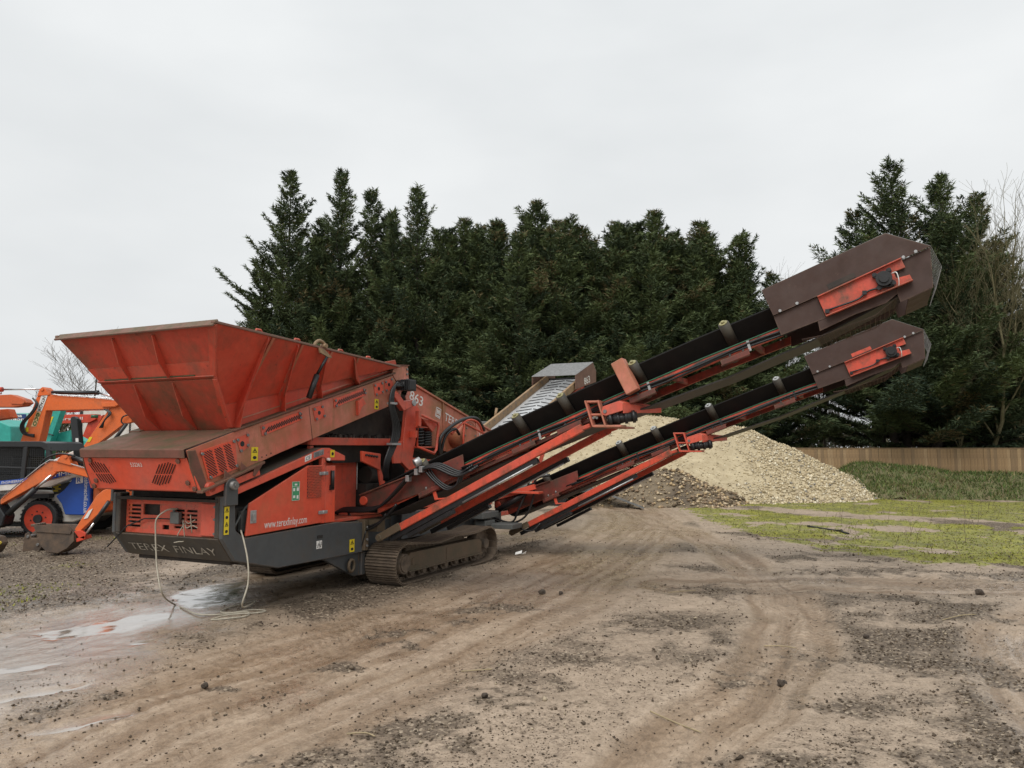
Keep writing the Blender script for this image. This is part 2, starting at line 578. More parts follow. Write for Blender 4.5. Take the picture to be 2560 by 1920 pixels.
BLOBS = [(-0.2, 9.2, .55, .35), (-0.5, 8.3, .3, .2), (-1.1, 7.9, .28, .2), (-1.2, 7.4, .22, .17), (-1.5, 6.7, .2, .13),
         (-1.0, 4.6, .5, .4), (-0.6, 5.1, .45, .3), (-0.1, 5.7, .35, .28), (0.3, 6.2, .35, .25), (0.7, 6.8, .5, .3), (1.4, 8.0, .5, .5),
         (1.9, 8.3, .5, .5), (2.5, 10.0, .7, .5), (1.6, 6.2, .3, .25), (2.9, 6.8, .7, .35), (4.6, 8.5, .9, .35), (3.9, 8.4, .6, .3),
         (2.4, 5.6, .5, .2), (3.3, 6.3, .3, .2), (3.9, 6.5, .4, .6), (3.0, 4.8, .9, .5), (1.5, 4.5, .4, .3),
         (-3.35, 5.45, .4, .25), (-3.0, 5.85, .3, .12), (-2.2, 6.0, .22, .1), (-4.6, 10.0, .4, .3), (-4.3, 10.6, .5, .3), (-5.6, 10.3, 1.6, 1.3), (-6.5, 11.8, 1.4, .8),
         (-6.0, 8.6, 1.0, .9), (-3.1, 9.0, .3, .25), (5.4, 11.5, 1.3, .5), (7.2, 11.2, 1.2, .5), (1.0, 3.8, .5, .3), (6.2, 14.0, .7, .6), (6.0, 15.6, 1.2, .6)]
GRASS = [(4.9, 20.6), (5.2, 16.9), (5.6, 14.7), (6.0, 13.3), (6.6, 12.5), (7.7, 11.8), (13, 11.0), (40, 10), (60, 30), (30, 33), (15, 30.5), (11.4, 27.5), (6.6, 25.2), (5.2, 23.0)]
MUDSTRIP = [(5.5, 24.0), (7.6, 22.6), (9.0, 20.3), (10.9, 19.2), (13.0, 17.6), (20.0, 15.0)]


def ground_fields(x, y, coords=False):
    near = sstep(60, 25, np.hypot(x, y - 8))
    wx = x + (fbm(x * 1.3, y * 1.3, 4, 31) - .5) * .7
    wy = y + (fbm(x * 1.3, y * 1.3, 4, 57) - .5) * .7
    lane = np.zeros(x.shape)
    z = (fbm(x * .18, y * .18, 3, 3) - .5) * .10 + (fbm(x * 1.1, y * 1.1, 4, 5) - .5) * .05
    tone = np.zeros(x.shape)
    best = np.zeros(x.shape)
    lsg = np.zeros(x.shape)
    lal = np.zeros(x.shape)
    for k, (pts, hw) in enumerate(LANES):
        bd, sg, al = lane_coords(wx * .25 + x * .75, wy * .25 + y * .75, pts)
        m = sstep(hw * 1.35, hw * .55, bd)
        lane = np.maximum(lane, m)
        up_ = m > best
        best = np.where(up_, m, best)
        lsg = np.where(up_, sg + 7.0 * k, lsg)
        lal = np.where(up_, al + 3.0 * k, lal)
        st = fbm(al * .55, sg * 9 + 40 * k, 4, 71 + k)
        tone = tone * (1 - m) + m * (st - .5)
        tread = np.sin(sg * 2 * math.pi / .085) * sstep(.42, .6, fbm(al * .5 + 9, sg * 1.5 + 3, 3, 91 + k))
        z += m * (-.022 + (st - .5) * .030 + .0085 * tread)
        z += .014 * np.exp(-((bd - hw * 1.1) / (.18 * hw + .06)) ** 2)
        if k in (0, 1, 3, 4):
            for off in ((-.55, .55) if hw > 1 else (0.0,)):
                lug = np.sin((al + np.abs(sg - off) * .9) * 2 * math.pi / .13)
                z += m * .007 * sstep(.26, .18, np.abs(sg - off)) * np.clip(lug * 1.6, -1, 1) * sstep(.40, .56, fbm(al * .35 + 5 * k, sg * .8 + 11, 3, 191 + k))
    g = fbm(wx * .55, wy * .55, 5, 13, .6)
    grav = (.10 + sstep(.44, .68, g) * .55 + .32 * (fbm(x * 2.1, y * 2.1, 4, 19, .6) - .35)) * (1 - .70 * lane)
    fine = fbm(x * 6.5, y * 6.5, 4, 23, .65)
    for bx, by, ra, rb in BLOBS:
        d = np.hypot((wx - bx) / ra, (wy - by) / rb)
        grav = np.maximum(grav, sstep(1.65, .25, d + (fine - .5) * 2.4) * .56)
    left = sstep(-4.6, -6.2, x + (g - .5) * 2) * sstep(6.8, 8.0, y)
    grav = np.maximum(grav, left * .62)
    wet = sstep(-2.0, -3.4, x + (g - .5) * 1.6) * sstep(11.2, 9.2, y) * (1.0 - .7 * grav)
    wet = np.maximum(wet, .60 * lane * sstep(.45, .62, fbm(x * .7, y * .7, 4, 41)))
    pud = np.full(x.shape, -9.0)
    for p in PUDDLES:
        pud = np.maximum(pud, poly_sd(x + (wx - x) * .45, y + (wy - y) * .45, p))
    pm = sstep(-.05, .06, pud + (fine - .5) * .16)
    film = sstep(-.15, .45, poly_sd(wx, wy, FILM) + (fbm(x * 1.5, y * .9, 5, 37, .6) - .48) * 2.2) * (1 - .8 * np.clip(grav * 1.4, 0, 1))
    pm = np.maximum(pm, .80 * film)
    gr = sstep(-.35, .35, poly_sd(wx, wy, GRASS) + (fine - .5) * 1.2)
    bd, sg, al = lane_coords(wx, wy, MUDSTRIP)
    gr = gr * (1 - .92 * sstep(.95, .35, bd + (fine - .5) * .5))
    gr = gr * (.12 + .88 * sstep(.33, .50, fbm(wx * .8, wy * .8, 5, 77, .6)))
    far = sstep(40, 70, np.hypot(x, y))
    gr = np.maximum(gr, far)
    gr = np.maximum(gr, .30 * sstep(-4.6, -6.0, x) * sstep(.47, .62, fbm(x * .6, y * .9, 4, 15)) * sstep(6.5, 8, y))
    hi = fbm(x * 11, y * 11, 3, 129, .6)
    z += (hi - .5) * .020 * (1 - .55 * lane)
    z += (fine - .5) * (.016 + .030 * grav) + grav * .008 + gr * (fine - .4) * .05
    flat = -.030
    z = z * near
    z = z * (1 - pm) + pm * (flat + .008 * (fine - .5))
    if coords:
        return z, grav * (1 - .9 * pm), gr * (1 - pm), wet, pm, tone, lane, lsg, lal
    return z, grav * (1 - .9 * pm), gr * (1 - pm), wet, pm, tone, lane


def axis_samples():
    xs = list(np.arange(-9.0, 11.0, .04))
    st = .04
    r_, l_ = 11.0, -9.0
    pos, neg = [], []
    while r_ < 3000:
        pos.append(r_)
        st *= 1.085
        r_ += st
    st = .04
    while l_ > -3000:
        st *= 1.085
        l_ -= st
        neg.append(l_)
    xs = neg[::-1] + xs + pos
    ys = [-3000, -1200, -500, -200, -80, -40, -20, -10, -5, -2, 0, 1, 2]
    q, st = 2.5, .02
    while q < 3000:
        ys.append(q)
        st = max(.022, q * .0052) if q < 30 else st * 1.10
        q += st
    return np.array(xs), np.array(ys, float)


XS, YS = axis_samples()
gx, gy = np.meshgrid(XS, YS)
GZ, gv, gg, gw_, gp, gt, gl, gsg, gal = ground_fields(gx, gy, True)
nx_, ny_ = len(XS), len(YS)
idx = np.arange(nx_ * ny_).reshape(ny_, nx_)
faces = np.stack([idx[:-1, :-1], idx[:-1, 1:], idx[1:, 1:], idx[1:, :-1]], -1).reshape(-1, 4)
me = np_mesh('ground', np.stack([gx, gy, GZ], -1).reshape(-1, 3), faces)
me.polygons.foreach_set('use_smooth', np.ones(len(faces), bool))
set_attr(me, 'masks', np.stack([gv, gg, gw_], -1).reshape(-1, 3))
set_attr(me, 'masks2', np.stack([gp, np.clip(gt + .5, 0, 1), gl], -1).reshape(-1, 3))

set_attr(me, 'lane_uv', np.stack([gsg, gal, gsg * 0], -1).reshape(-1, 3))

GM, t, bs = new_mat('wet_mud_gravel')
v = t.nodes.new('ShaderNodeTexCoord').outputs['Object']
def sepattr(n):
    a = t.nodes.new('ShaderNodeAttribute')
    a.attribute_name = n
    s_ = t.nodes.new('ShaderNodeSeparateColor')
    t.links.new(a.outputs['Color'], s_.inputs[0])
    return s_.outputs
m1, m2 = sepattr('masks'), sepattr('masks2')
mud = mix(t, ramp(t, noise(t, v, .8, 8, .65), .32, .68), (0.49, 0.392, 0.300), (0.385, 0.303, 0.228))
lmud = mix(t, ramp(t, noise(t, v, 1.1, 8, .65), .32, .68), (0.47, 0.36, 0.262), (0.365, 0.265, 0.180))
mud = mix(t, math_n(t, 'MULTIPLY', m2[2], .8), mud, lmud)
mud = mix(t, ramp(t, m2[1], .36, .62), mix(t, 1., mud, (.74, .70, .65), 'MULTIPLY'), mix(t, .25, mud, (.48, .385, .295)))
mud = mix(t, math_n(t, 'MULTIPLY', ramp(t, noise(t, v, 9, 8, .75), .46, .62), .70), mud, mix(t, 1., mud, (.62, .60, .57), 'MULTIPLY'))
# tyre drag lines and lug prints, in lane coordinates; shade painted into lug recesses
la_ = t.nodes.new('ShaderNodeAttribute')
la_.attribute_name = 'lane_uv'
drag = ramp(t, noise(t, la_.outputs['Vector'], 1.0, 5, .65, (30, 1.5, 1)), .40, .60)
drag2 = ramp(t, noise(t, la_.outputs['Vector'], 1.0, 4, .6, (11, .5, 1)), .38, .62)
ls_ = t.nodes.new('ShaderNodeSeparateXYZ')
t.links.new(la_.outputs['Vector'], ls_.inputs[0])
def raw(op, a, b=0.0):
    n_ = t.nodes.new('ShaderNodeMath')
    n_.operation = op
    for i_, val in enumerate((a, b)):
        if isinstance(val, (int, float)):
            n_.inputs[i_].default_value = val
        else:
            t.links.new(val, n_.inputs[i_])
    return n_.outputs[0]
zig = raw('PINGPONG', ls_.outputs['X'], .17)
lug = raw('SINE', raw('MULTIPLY', raw('ADD', ls_.outputs['Y'], raw('MULTIPLY', zig, .9)), 2 * math.pi / .105))
lug = ramp(t, raw('ADD', raw('MULTIPLY', lug, .5), .5), .40, .62)
lugm = ramp(t, noise(t, la_.outputs['Vector'], 1.0, 4, .6, (1.6, .45, 1)), .50, .60)
lanem = ramp(t, m2[2], .35, .8)
dragf = math_n(t, 'MULTIPLY', lanem, math_n(t, 'ADD', math_n(t, 'MULTIPLY', drag, .55), math_n(t, 'MULTIPLY', drag2, .35)))
mud = mix(t, dragf, mud, mix(t, 1., mud, (.76, .73, .69), 'MULTIPLY'))
lugf = math_n(t, 'MULTIPLY', math_n(t, 'MULTIPLY', lanem, lugm), lug)
mud = mix(t, math_n(t, 'MULTIPLY', lugf, .55), mud, mix(t, 1., mud, (.66, .62, .57), 'MULTIPLY'))
# grit pressed into the mud between the lanes
gp_a = ramp(t, noise(t, v, 27, 4, .7), .52, .60)
gp_m = ramp(t, noise(t, v, 1.5, 7, .7), .40, .58)
gritf = math_n(t, 'MULTIPLY', math_n(t, 'MULTIPLY', gp_a, gp_m), math_n(t, 'SUBTRACT', .85, math_n(t, 'MULTIPLY', lanem, .60)))
mud = mix(t, gritf, mud, mix(t, 1., mud, (.36, .33, .30), 'MULTIPLY'))
vo = t.nodes.new('ShaderNodeTexVoronoi')
vo.inputs['Scale'].default_value = 46
vo.inputs['Randomness'].default_value = 1
t.links.new(v, vo.inputs['Vector'])
sc_ = t.nodes.new('ShaderNodeSeparateColor')
t.links.new(vo.outputs['Color'], sc_.inputs[0])
vr = t.nodes.new('ShaderNodeValToRGB')
cr_ = vr.color_ramp
cr_.elements[0].position = 0.0
cr_.elements[0].color = (.075, .058, .043, 1)
cr_.elements[1].position = 1.0
cr_.elements[1].color = (.40, .33, .25, 1)
e_ = cr_.elements.new(.62)
e_.color = (.15, .117, .087, 1)
e_ = cr_.elements.new(.86)
e_.color = (.21, .165, .12, 1)
t.links.new(sc_.outputs[0], vr.inputs[0])
gfac = math_n(t, 'ADD', m1[0], math_n(t, 'MULTIPLY', math_n(t, 'SUBTRACT', noise(t, v, 24, 6, .7), .5), .9))
gfac = ramp(t, gfac, .30, .60)
c = mix(t, gfac, mud, vr.outputs[0])
c = mix(t, math_n(t, 'MULTIPLY', ramp(t, noise(t, v, 60, 5, .75), .44, .62), .5), c, mix(t, 1., c, (.60, .58, .55), 'MULTIPLY'))
c = mix(t, math_n(t, 'MULTIPLY', ramp(t, noise(t, v, 33, 4, .7), .58, .70), .45), c, mix(t, 1., c, (1.35, 1.35, 1.32), 'MULTIPLY'))
# loose specks in the mud
for sc2, th2, msk, nsc in ((44, .17, .42, 1.7), (28, .14, .46, 2.9)):
    vq = t.nodes.new('ShaderNodeTexVoronoi')
    vq.inputs['Scale'].default_value = sc2
    t.links.new(v, vq.inputs['Vector'])
    sq_ = ramp(t, vq.outputs['Distance'], th2, th2 + .10, (1, 1, 1, 1), (0, 0, 0, 1))
    mq_ = ramp(t, noise(t, v, nsc, 7, .72), msk, msk + .12)
    c = mix(t, math_n(t, 'MULTIPLY', math_n(t, 'MULTIPLY', sq_, mq_), math_n(t, 'SUBTRACT', .85, math_n(t, 'MULTIPLY', m2[2], .45))), c, (.085, .064, .046))
vo2 = t.nodes.new('ShaderNodeTexVoronoi')
vo2.inputs['Scale'].default_value = 19
t.links.new(v, vo2.inputs['Vector'])
spk = ramp(t, vo2.outputs['Distance'], .10, .16, (1, 1, 1, 1), (0, 0, 0, 1))
spm = ramp(t, noise(t, v, 3.3, 5, .6), .47, .60)
c = mix(t, math_n(t, 'MULTIPLY', math_n(t, 'MULTIPLY', spk, spm), .75), c, (.06, .047, .037))
moss = mix(t, ramp(t, noise(t, v, 1.3, 7, .7), .36, .62), (0.27, 0.26, 0.042), (0.15, 0.15, 0.036))
moss = mix(t, ramp(t, noise(t, v, 5, 7, .75), .50, .66), moss, (.075, .058, .035))
hf = ramp(t, math_n(t, 'ADD', m1[1], math_n(t, 'MULTIPLY', math_n(t, 'SUBTRACT', noise(t, v, 7, 7, .75), .5), .9)), .30, .58)
c = mix(t, hf, c, moss)
c = mix(t, math_n(t, 'MULTIPLY', m2[0], .6), c, (.30, .25, .205))
t.links.new(c, bs.inputs['Base Color'])
wetn = math_n(t, 'MULTIPLY', m1[2], ramp(t, noise(t, v, 2.2, 7, .7), .30, .62))
c = mix(t, math_n(t, 'MULTIPLY', wetn, .20), c, mix(t, 1., c, (.62, .59, .55), 'MULTIPLY'))
t.links.new(c, bs.inputs['Base Color'])
rg = math_n(t, 'SUBTRACT', ramp(t, noise(t, v, 5, 6, .7), .3, .7, (.36, .36, .36, 1), (.70, .70, .70, 1)), math_n(t, 'MULTIPLY', wetn, .62))
rg = math_n(t, 'MULTIPLY', rg, math_n(t, 'SUBTRACT', 1.0, math_n(t, 'MULTIPLY', m2[0], .96)))
rg = math_n(t, 'MAXIMUM', rg, .06)
t.links.new(rg, bs.inputs['Roughness'])
t.links.new(math_n(t, 'SUBTRACT', .5, math_n(t, 'MULTIPLY', gfac, .36)), bs.inputs['Specular IOR Level'])
t.links.new(math_n(t, 'MAXIMUM', m2[0], math_n(t, 'MULTIPLY', wetn, .8)), bs.inputs['Coat Weight'])
bs.inputs['Coat Roughness'].default_value = .07
bh = math_n(t, 'ADD', math_n(t, 'MULTIPLY', noise(t, v, 16, 8, .75), .8), math_n(t, 'MULTIPLY', gfac, math_n(t, 'SUBTRACT', 1.0, vo.outputs['Distance'])))
bh = math_n(t, 'ADD', math_n(t, 'MULTIPLY', bh, .42), math_n(t, 'MULTIPLY', noise(t, v, 75, 4, .7), .16))
bh = math_n(t, 'SUBTRACT', math_n(t, 'ADD', bh, .25), math_n(t, 'ADD', math_n(t, 'MULTIPLY', dragf, .16), math_n(t, 'MULTIPLY', lugf, .20)))
b_ = t.nodes.new('ShaderNodeBump')
b_.inputs['Distance'].default_value = .03
t.links.new(math_n(t, 'MAXIMUM', math_n(t, 'MULTIPLY', math_n(t, 'SUBTRACT', 1.0, m2[0]), .75), .012), b_.inputs['Strength'])
t.links.new(bh, b_.inputs['Height'])
t.links.new(b_.outputs[0], bs.inputs['Normal'])
t.links.new(b_.outputs[0], bs.inputs['Coat Normal'])
gr_o = link('ground', me, GM)
gr_o['kind'] = 'structure'


def ground_z(x, y):
    return ground_fields(np.atleast_1d(np.float64(x)), np.atleast_1d(np.float64(y)))[0]


def attr_mat(name, rough=.8, spec=.3, boost=None):
    m, t_, b2 = new_mat(name)
    a = t_.nodes.new('ShaderNodeAttribute')
    a.attribute_name = 'tint'
    t_.links.new(a.outputs['Color'], b2.inputs['Base Color'])
    b2.inputs['Roughness'].default_value = rough
    b2.inputs['Specular IOR Level'].default_value = spec
    return m


STONEM = attr_mat('loose_stone', .75, .15)
LEAFM = attr_mat('foliage', .7, .2)
GRASSM = attr_mat('grass_blades', .7, .2)

OCT = np.array([(1, 0, 0), (-1, 0, 0), (0, 1, 0), (0, -1, 0), (0, 0, 1), (0, 0, -1)], float)
OCTF = np.array([(0, 2, 4), (2, 1, 4), (1, 3, 4), (3, 0, 4), (2, 0, 5), (1, 2, 5), (3, 1, 5), (0, 3, 5)])


def stones_mesh(name, p, size, tint, flat=.7, sink=.25):
    n = len(p)
    vv = np.repeat(OCT[None], n, 0) * (1 + (rng.random((n, 6, 1)) - .5) * .8)
    vv = vv + (rng.random((n, 6, 3)) - .5) * .55
    vv[:, :, 2] *= flat
    an = rng.random(n) * 6.283
    ca, sa = np.cos(an)[:, None], np.sin(an)[:, None]
    x = vv[:, :, 0] * ca - vv[:, :, 1] * sa
    y = vv[:, :, 0] * sa + vv[:, :, 1] * ca
    vv = np.stack([x, y * (.6 + .5 * rng.random((n, 1))), vv[:, :, 2]], -1) * size[:, None, None]
    vv = vv + p[:, None, :]
    vv[:, :, 2] += (size * (flat - sink))[:, None]
    ff = (OCTF[None] + (np.arange(n) * 6)[:, None, None]).reshape(-1, 3)
    me_ = np_mesh(name, vv.reshape(-1, 3), ff)
    set_attr(me_, 'tint', np.repeat(tint, 6, 0))
    return me_


def scatter_ground(n, y0, y1, xm, pw=1.0):
    u = rng.random(n)
    y = y0 * (y1 / y0) ** (u ** pw)
    x = (rng.random(n) * 2 - 1) * xm * y
    return x, y


# gravel lying loose on the mud
x, y = scatter_ground(110000, 3.6, 17, .78)
_, gv_, gr_, _, pm_, _, ln_ = ground_fields(x, y)
keep = rng.random(len(x)) < np.clip(.008 + .9 * np.clip(gv_, 0, 1) ** 2.0, 0, 1) * (1 - pm_) * (1 - .5 * gr_)
x, y = x[keep], y[keep]
z = ground_fields(x, y)[0]
sz = (.0045 + .009 * rng.random(len(x)) ** 2.2) * (1 + .028 * y)
big = rng.random(len(x)) < .015
sz[big] *= 1.9
tn = np.array([(.085, .064, .046), (.13, .10, .073), (.20, .158, .115), (.058, .044, .032), (.34, .28, .20)])[rng.choice(5, len(x), p=[.36, .26, .13, .21, .04])]
tn = tn * (.8 + .4 * rng.random((len(x), 1)))
o = link('gravel', stones_mesh('gravel', np.stack([x, y, z], -1), sz, tn), STONEM)
o['kind'] = 'stuff'
o['label'] = 'small dark loose gravel strewn over the muddy yard'

# crumbs of dark mud thrown up by tyres and tracks
x, y = scatter_ground(120000, 3.6, 20, .78)
_, gv_, gr_, _, pm_, _, ln_ = ground_fields(x, y)
cl_ = fbm(x * 1.4 + 31, y * 1.4, 5, 205, .65)
keep = rng.random(len(x)) < sstep(.46, .66, cl_) * .34 * (1 - .6 * ln_) * (1 - pm_) * (1 - .7 * gr_) + .008
x, y = x[keep][:38000], y[keep][:38000]
z = ground_fields(x, y)[0]
tn = np.array([(.075, .056, .040), (.11, .083, .060), (.055, .042, .031)])[rng.integers(0, 3, len(x))] * (.8 + .4 * rng.random((len(x), 1)))
o = link('mud_crumbs', stones_mesh('mud_crumbs', np.stack([x, y, z], -1), (.003 + .0062 * rng.random(len(x)) ** 2.5) * (1 + .03 * y), tn, .55, .2), STONEM)
o['kind'] = 'stuff'
o['label'] = 'small dark crumbs of mud scattered over the yard'

# moss and thin grass blades of the verge
x, y = scatter_ground(150000, 8.5, 31, .78)
_, gv_, gr_, _, pm_, _, _ = ground_fields(x, y)
keep = (rng.random(len(x)) < gr_ * .75) & (gr_ > .25)
x, y = x[keep][:42000], y[keep][:42000]
z = ground_fields(x, y)[0]
n = len(x)


def blades(name, p, hgt, wid, tint, lean=.5):
    n_ = len(p)
    a = rng.random(n_) * 6.283
    d = np.stack([np.cos(a), np.sin(a), np.zeros(n_)], -1)
    l = np.stack([(rng.random(n_) - .5) * lean, (rng.random(n_) - .5) * lean, np.ones(n_)], -1)
    tip = p + l * hgt[:, None]
    vv = np.stack([p - d * wid[:, None], p + d * wid[:, None], tip], 1).reshape(-1, 3)
    me_ = np_mesh(name, vv, np.arange(n_ * 3).reshape(-1, 3))
    set_attr(me_, 'tint', np.repeat(tint, 3, 0))
    return me_


tn = np.array([(.17, .18, .04), (.23, .22, .045), (.11, .12, .038), (.24, .19, .11)])[rng.choice(4, n, p=[.4, .26, .2, .14])] * (.7 + .6 * rng.random((n, 1)))
o = link('grass', blades('grass', np.stack([x, y, z - .005], -1), .010 + .030 * rng.random(n) ** 2, (.012 + .012 * rng.random(n)), tn, 1.6), GRASSM)
o['kind'] = 'stuff'
o['label'] = 'short yellow green moss and grass of the verge'

# ------------------------------------------------------------------ the screening machine
# local frame: x along the machine towards its rear, y across it (0.48 = near chassis side, 2.16 = far side), z up
CB = 1.32
MROT = R(90 - 25.5)
MO = (-1.508, 10.058, 0.0)
scr = thing('screening_machine', 'large worn red tracked screening machine with hopper and two raised side conveyors', 'screener', MO, MROT, world=False)
mir = lambda b: 2 * CB - b
NEAR = (0, -1, 0)


def mb():
    return MB()


def bolts(parent, pts, d=(0, -1, 0), r=.018, mat=None):
    """bolt heads, one object each, sharing a mesh"""
    q = MB()
    q.cyl((0, 0, 0), (0, 0, .016), r, 6)
    m_ = q.mesh('bolt')
    m_.materials.append(mat or BOLT)
    rot = Vector(d).to_track_quat('Z', 'Y')
    for p in pts:
        o_ = bpy.data.objects.new('bolt', m_)
        C.objects.link(o_)
        o_.parent = parent
        o_.location = p
        o_.rotation_mode = 'QUATERNION'
        o_.rotation_quaternion = rot


# ---- chassis
side_poly = [(-2.46, 1.30), (-2.46, .86), (-2.27, .61), (-1.62, .45), (-.04, .44), (-.04, .83), (-.62, .875), (-2.14, .84), (-2.27, .93), (-2.29, 1.30)]
q = mb()
q.prism(side_poly, 'y', .48, .53)
q.prism(side_poly, 'y', mir(.53), mir(.48))
q.box((-2.14, .533, .80), (-.045, .70, .845))                       # top flange
q.box((-2.14, mir(.70), .80), (-.045, mir(.533), .845))
q.box((-1.62, .533, .452), (-.05, mir(.533), .50))                   # belly pan
q.box((-.30, .70, .34), (3.3, mir(.70), .80))                        # centre box between the tracks
q.box((.9, .50, .50), (2.5, .698, .88))
q.box((3.3, .62, .40), (4.35, mir(.62), .66))
chassis = obj('chassis', q, GREY, scr, .008)
q = mb()
q.prism([(-2.46, .855), (-2.27, .605), (-1.62, .447), (-1.62, .55), (-2.25, .80), (-2.30, .855)], 'y', .533, mir(.533))
q.box((-2.458, .534, .856), (-2.33, .60, 1.30))
q.box((-2.458, mir(.60), .856), (-2.33, mir(.534), 1.30))
bumper = obj('bumper', q, BUMP, scr, .01)
sl = Vector((-2.27 + 2.46, 0, .605 - .855)).normalized()
text_obj('TEREX', FADEW, bumper, Vector((-2.46, 1.98, .855)) + sl * .235 + Vector((-.006, 0, -.004)), (0, -1, 0), -sl, width=.60, height=.10)
text_obj('FINLAY', FADEW, bumper, Vector((-2.46, 1.28, .855)) + sl * .235 + Vector((-.006, 0, -.004)), (0, -1, 0), -sl, width=.62, height=.10)
# uprights carrying the feeder
for s_ in (0, 1):
    y0, y1 = (.44, .478) if s_ == 0 else (mir(.478), mir(.44))
    q = mb()
    cpts = [(-2.375 + .088 * math.cos(a), 1.40 + .088 * math.sin(a)) for a in np.linspace(-.2, math.pi + .2, 12)]
    q.prism([(-2.285, 1.20)] + cpts + [(-2.462, 1.20)], 'y', y0, y1)
    up_ = obj('upright', q, GREY, scr, .006)
    q = mb()
    q.cyl((-2.375, y0 - .05, 1.41), (-2.375, y1 + .01, 1.41), .045, 16)
    q.cyl((-2.375, y0 - .06, 1.41), (-2.375, y0 - .05, 1.41), .02, 8)
    obj('pivot_pin', q, BOLT, up_)


def sticker(parent, rect, kind='y', plane='side', off=.476, sym=2, col=None):
    """small warning label: backing with black pictograms"""
    (u0, v0), (u1, v1) = rect
    q_ = mb()
    if plane == 'side':
        q_.box((u0, off - .003, v0), (u1, off, v1))
    else:
        q_.box((off - .003, u0, v0), (off, u1, v1))
    st_ = obj('warning_label', q_, col or YELL, parent)
    q_ = mb()
    hh = (v1 - v0) / sym
    for k in range(sym):
        c0, c1, cz = (u0 + u1) / 2, (u1 - u0) * .36, v0 + hh * (k + .5)
        if k % 2:
            tri_o = [(c0 - c1, cz - hh * .3), (c0 + c1, cz - hh * .3), (c0, cz + hh * .34)]
            tri_i = [(c0 - c1 * .62, cz - hh * .2), (c0 + c1 * .62, cz - hh * .2), (c0, cz + hh * .18)]
            for i in range(3):
                a_, b_2, c_, d_ = tri_o[i], tri_o[(i + 1) % 3], tri_i[(i + 1) % 3], tri_i[i]
                pl = [a_, b_2, c_, d_]
                if plane == 'side':
                    q_.prism(pl, 'y', off - .005, off - .0035)
                else:
                    q_.prism(pl, 'x', off - .005, off - .0035)
            c1 *= .25
        pl = [(c0 + c1 * .8 * math.cos(a), cz - hh * .03 + hh * (.24 if not k % 2 else .1) * math.sin(a)) for a in np.linspace(0, 2 * math.pi, 9)[:-1]]
        if plane == 'side':
            q_.prism(pl, 'y', off - .005, off - .0035)
        else:
            q_.prism(pl, 'x', off - .005, off - .0035)
    obj('pictogram', q_, SBLK, st_)
    return st_


sticker(chassis, ((-2.44, .90), (-2.375, 1.19)), sym=4)
sticker(chassis, ((-.33, .47), (-.23, .63)), sym=2)
q = mb()
q.box((-.97, .477, .585), (-.87, .4795, .68))
o = obj('notice_label', q, WHITE, chassis)
q = mb()
q.tube([(-.955, .475, .60), (-.93, .475, .65), (-.90, .475, .60), (-.885, .475, .665)], .004, 4)
q.box((-.922, .4755, .587), (-.918, .4765, .678))
q.box((-.968, .4755, .631), (-.872, .4765, .634))
obj('pictogram', q, SBLK, o)
q = mb()
q.box((-.96, .474, .71), (-.86, .4795, .745))
obj('lifting_slot', q, SBLK, chassis)
# tow bracket in front of the near track
q = mb()
q.prism([(-.77, .438), (.03, .438), (.03, .13), (-.14, .14)], 'y', .545, .60)
q.box((-.04, .50, .14), (.05, .62, .43))
tow = obj('tow_bracket', q, GREY, scr, .006)
q = mb()
q.tube([(-.25 + .055 * math.cos(a), .50, .29 + .075 * math.sin(a)) for a in np.linspace(0, 2 * math.pi, 17)], .02, 8, False)
obj('tow_ring', q, TRACK2, tow)
# hose bracket and end plate where the near conveyor hangs
q = mb()
q.box((-.06, .44, .46), (.03, .60, .86))
q.box((.03, .30, .70), (.20, .62, .86))
o = obj('end_bracket', q, TRACK2, scr, .006)
bolts(o, [(-.015, .438, .52), (-.015, .438, .60), (-.015, .438, .76)])

# ---- engine grille at the front
GA = -2.375
q = mb()
holes = []
for k in range(6):
    holes.append((1.80, 2.00, .92 + k * .045, .945 + k * .045))
for k in range(5):
    holes.append((1.12, 1.27, .93 + k * .045, .955 + k * .045))
    holes.append((.93, 1.09, .93 + k * .045, .955 + k * .045))
holes.append((1.50, 1.76, 1.06, 1.18))
holes.append((1.35, 1.45, .91, .96))
us = sorted({.605, 2.035} | {h for r_ in holes for h in r_[:2]})
vs_ = sorted({.858, 1.225} | {h for r_ in holes for h in r_[2:]})
for i in range(len(us) - 1):
    for j in range(len(vs_) - 1):
        cu_, cv_ = (us[i] + us[i + 1]) / 2, (vs_[j] + vs_[j + 1]) / 2
        if any(h[0] < cu_ < h[1] and h[2] < cv_ < h[3] for h in holes):
            continue
        q.box((GA, us[i], vs_[j]), (GA + .02, us[i + 1], vs_[j + 1]))
bmq = q
grille = obj('grille_panel', q, REDB, scr)
q = mb()
q.prism([(.62, .87), (.86, .87), (.86, 1.21), (.62, 1.21)], 'x', GA - .022, GA - .002)
o = obj('bolted_cover', q, REDB, grille, .004)
bolts(o, [(GA - .022, .65, .90), (GA - .022, .65, 1.05), (GA - .022, .65, 1.18)], (-1, 0, 0), .014)
q = mb()
q.box((GA + .06, .62, .86), (GA + .09, 2.02, 1.22))
obj('radiator', q, DARK, grille)
q = mb()
q.beam((GA - .01, .55, 1.245), (GA - .01, 2.1, 1.245), .16, .03)
obj('rubber_flap', q, DARK, scr)
q = mb()
q.box((-2.30, .61, 1.14), (-2.24, mir(.61), 1.42))
obj('dark_backing_plate', q, DARK, scr)  # dark plate added to fill the shaded gap above the grille

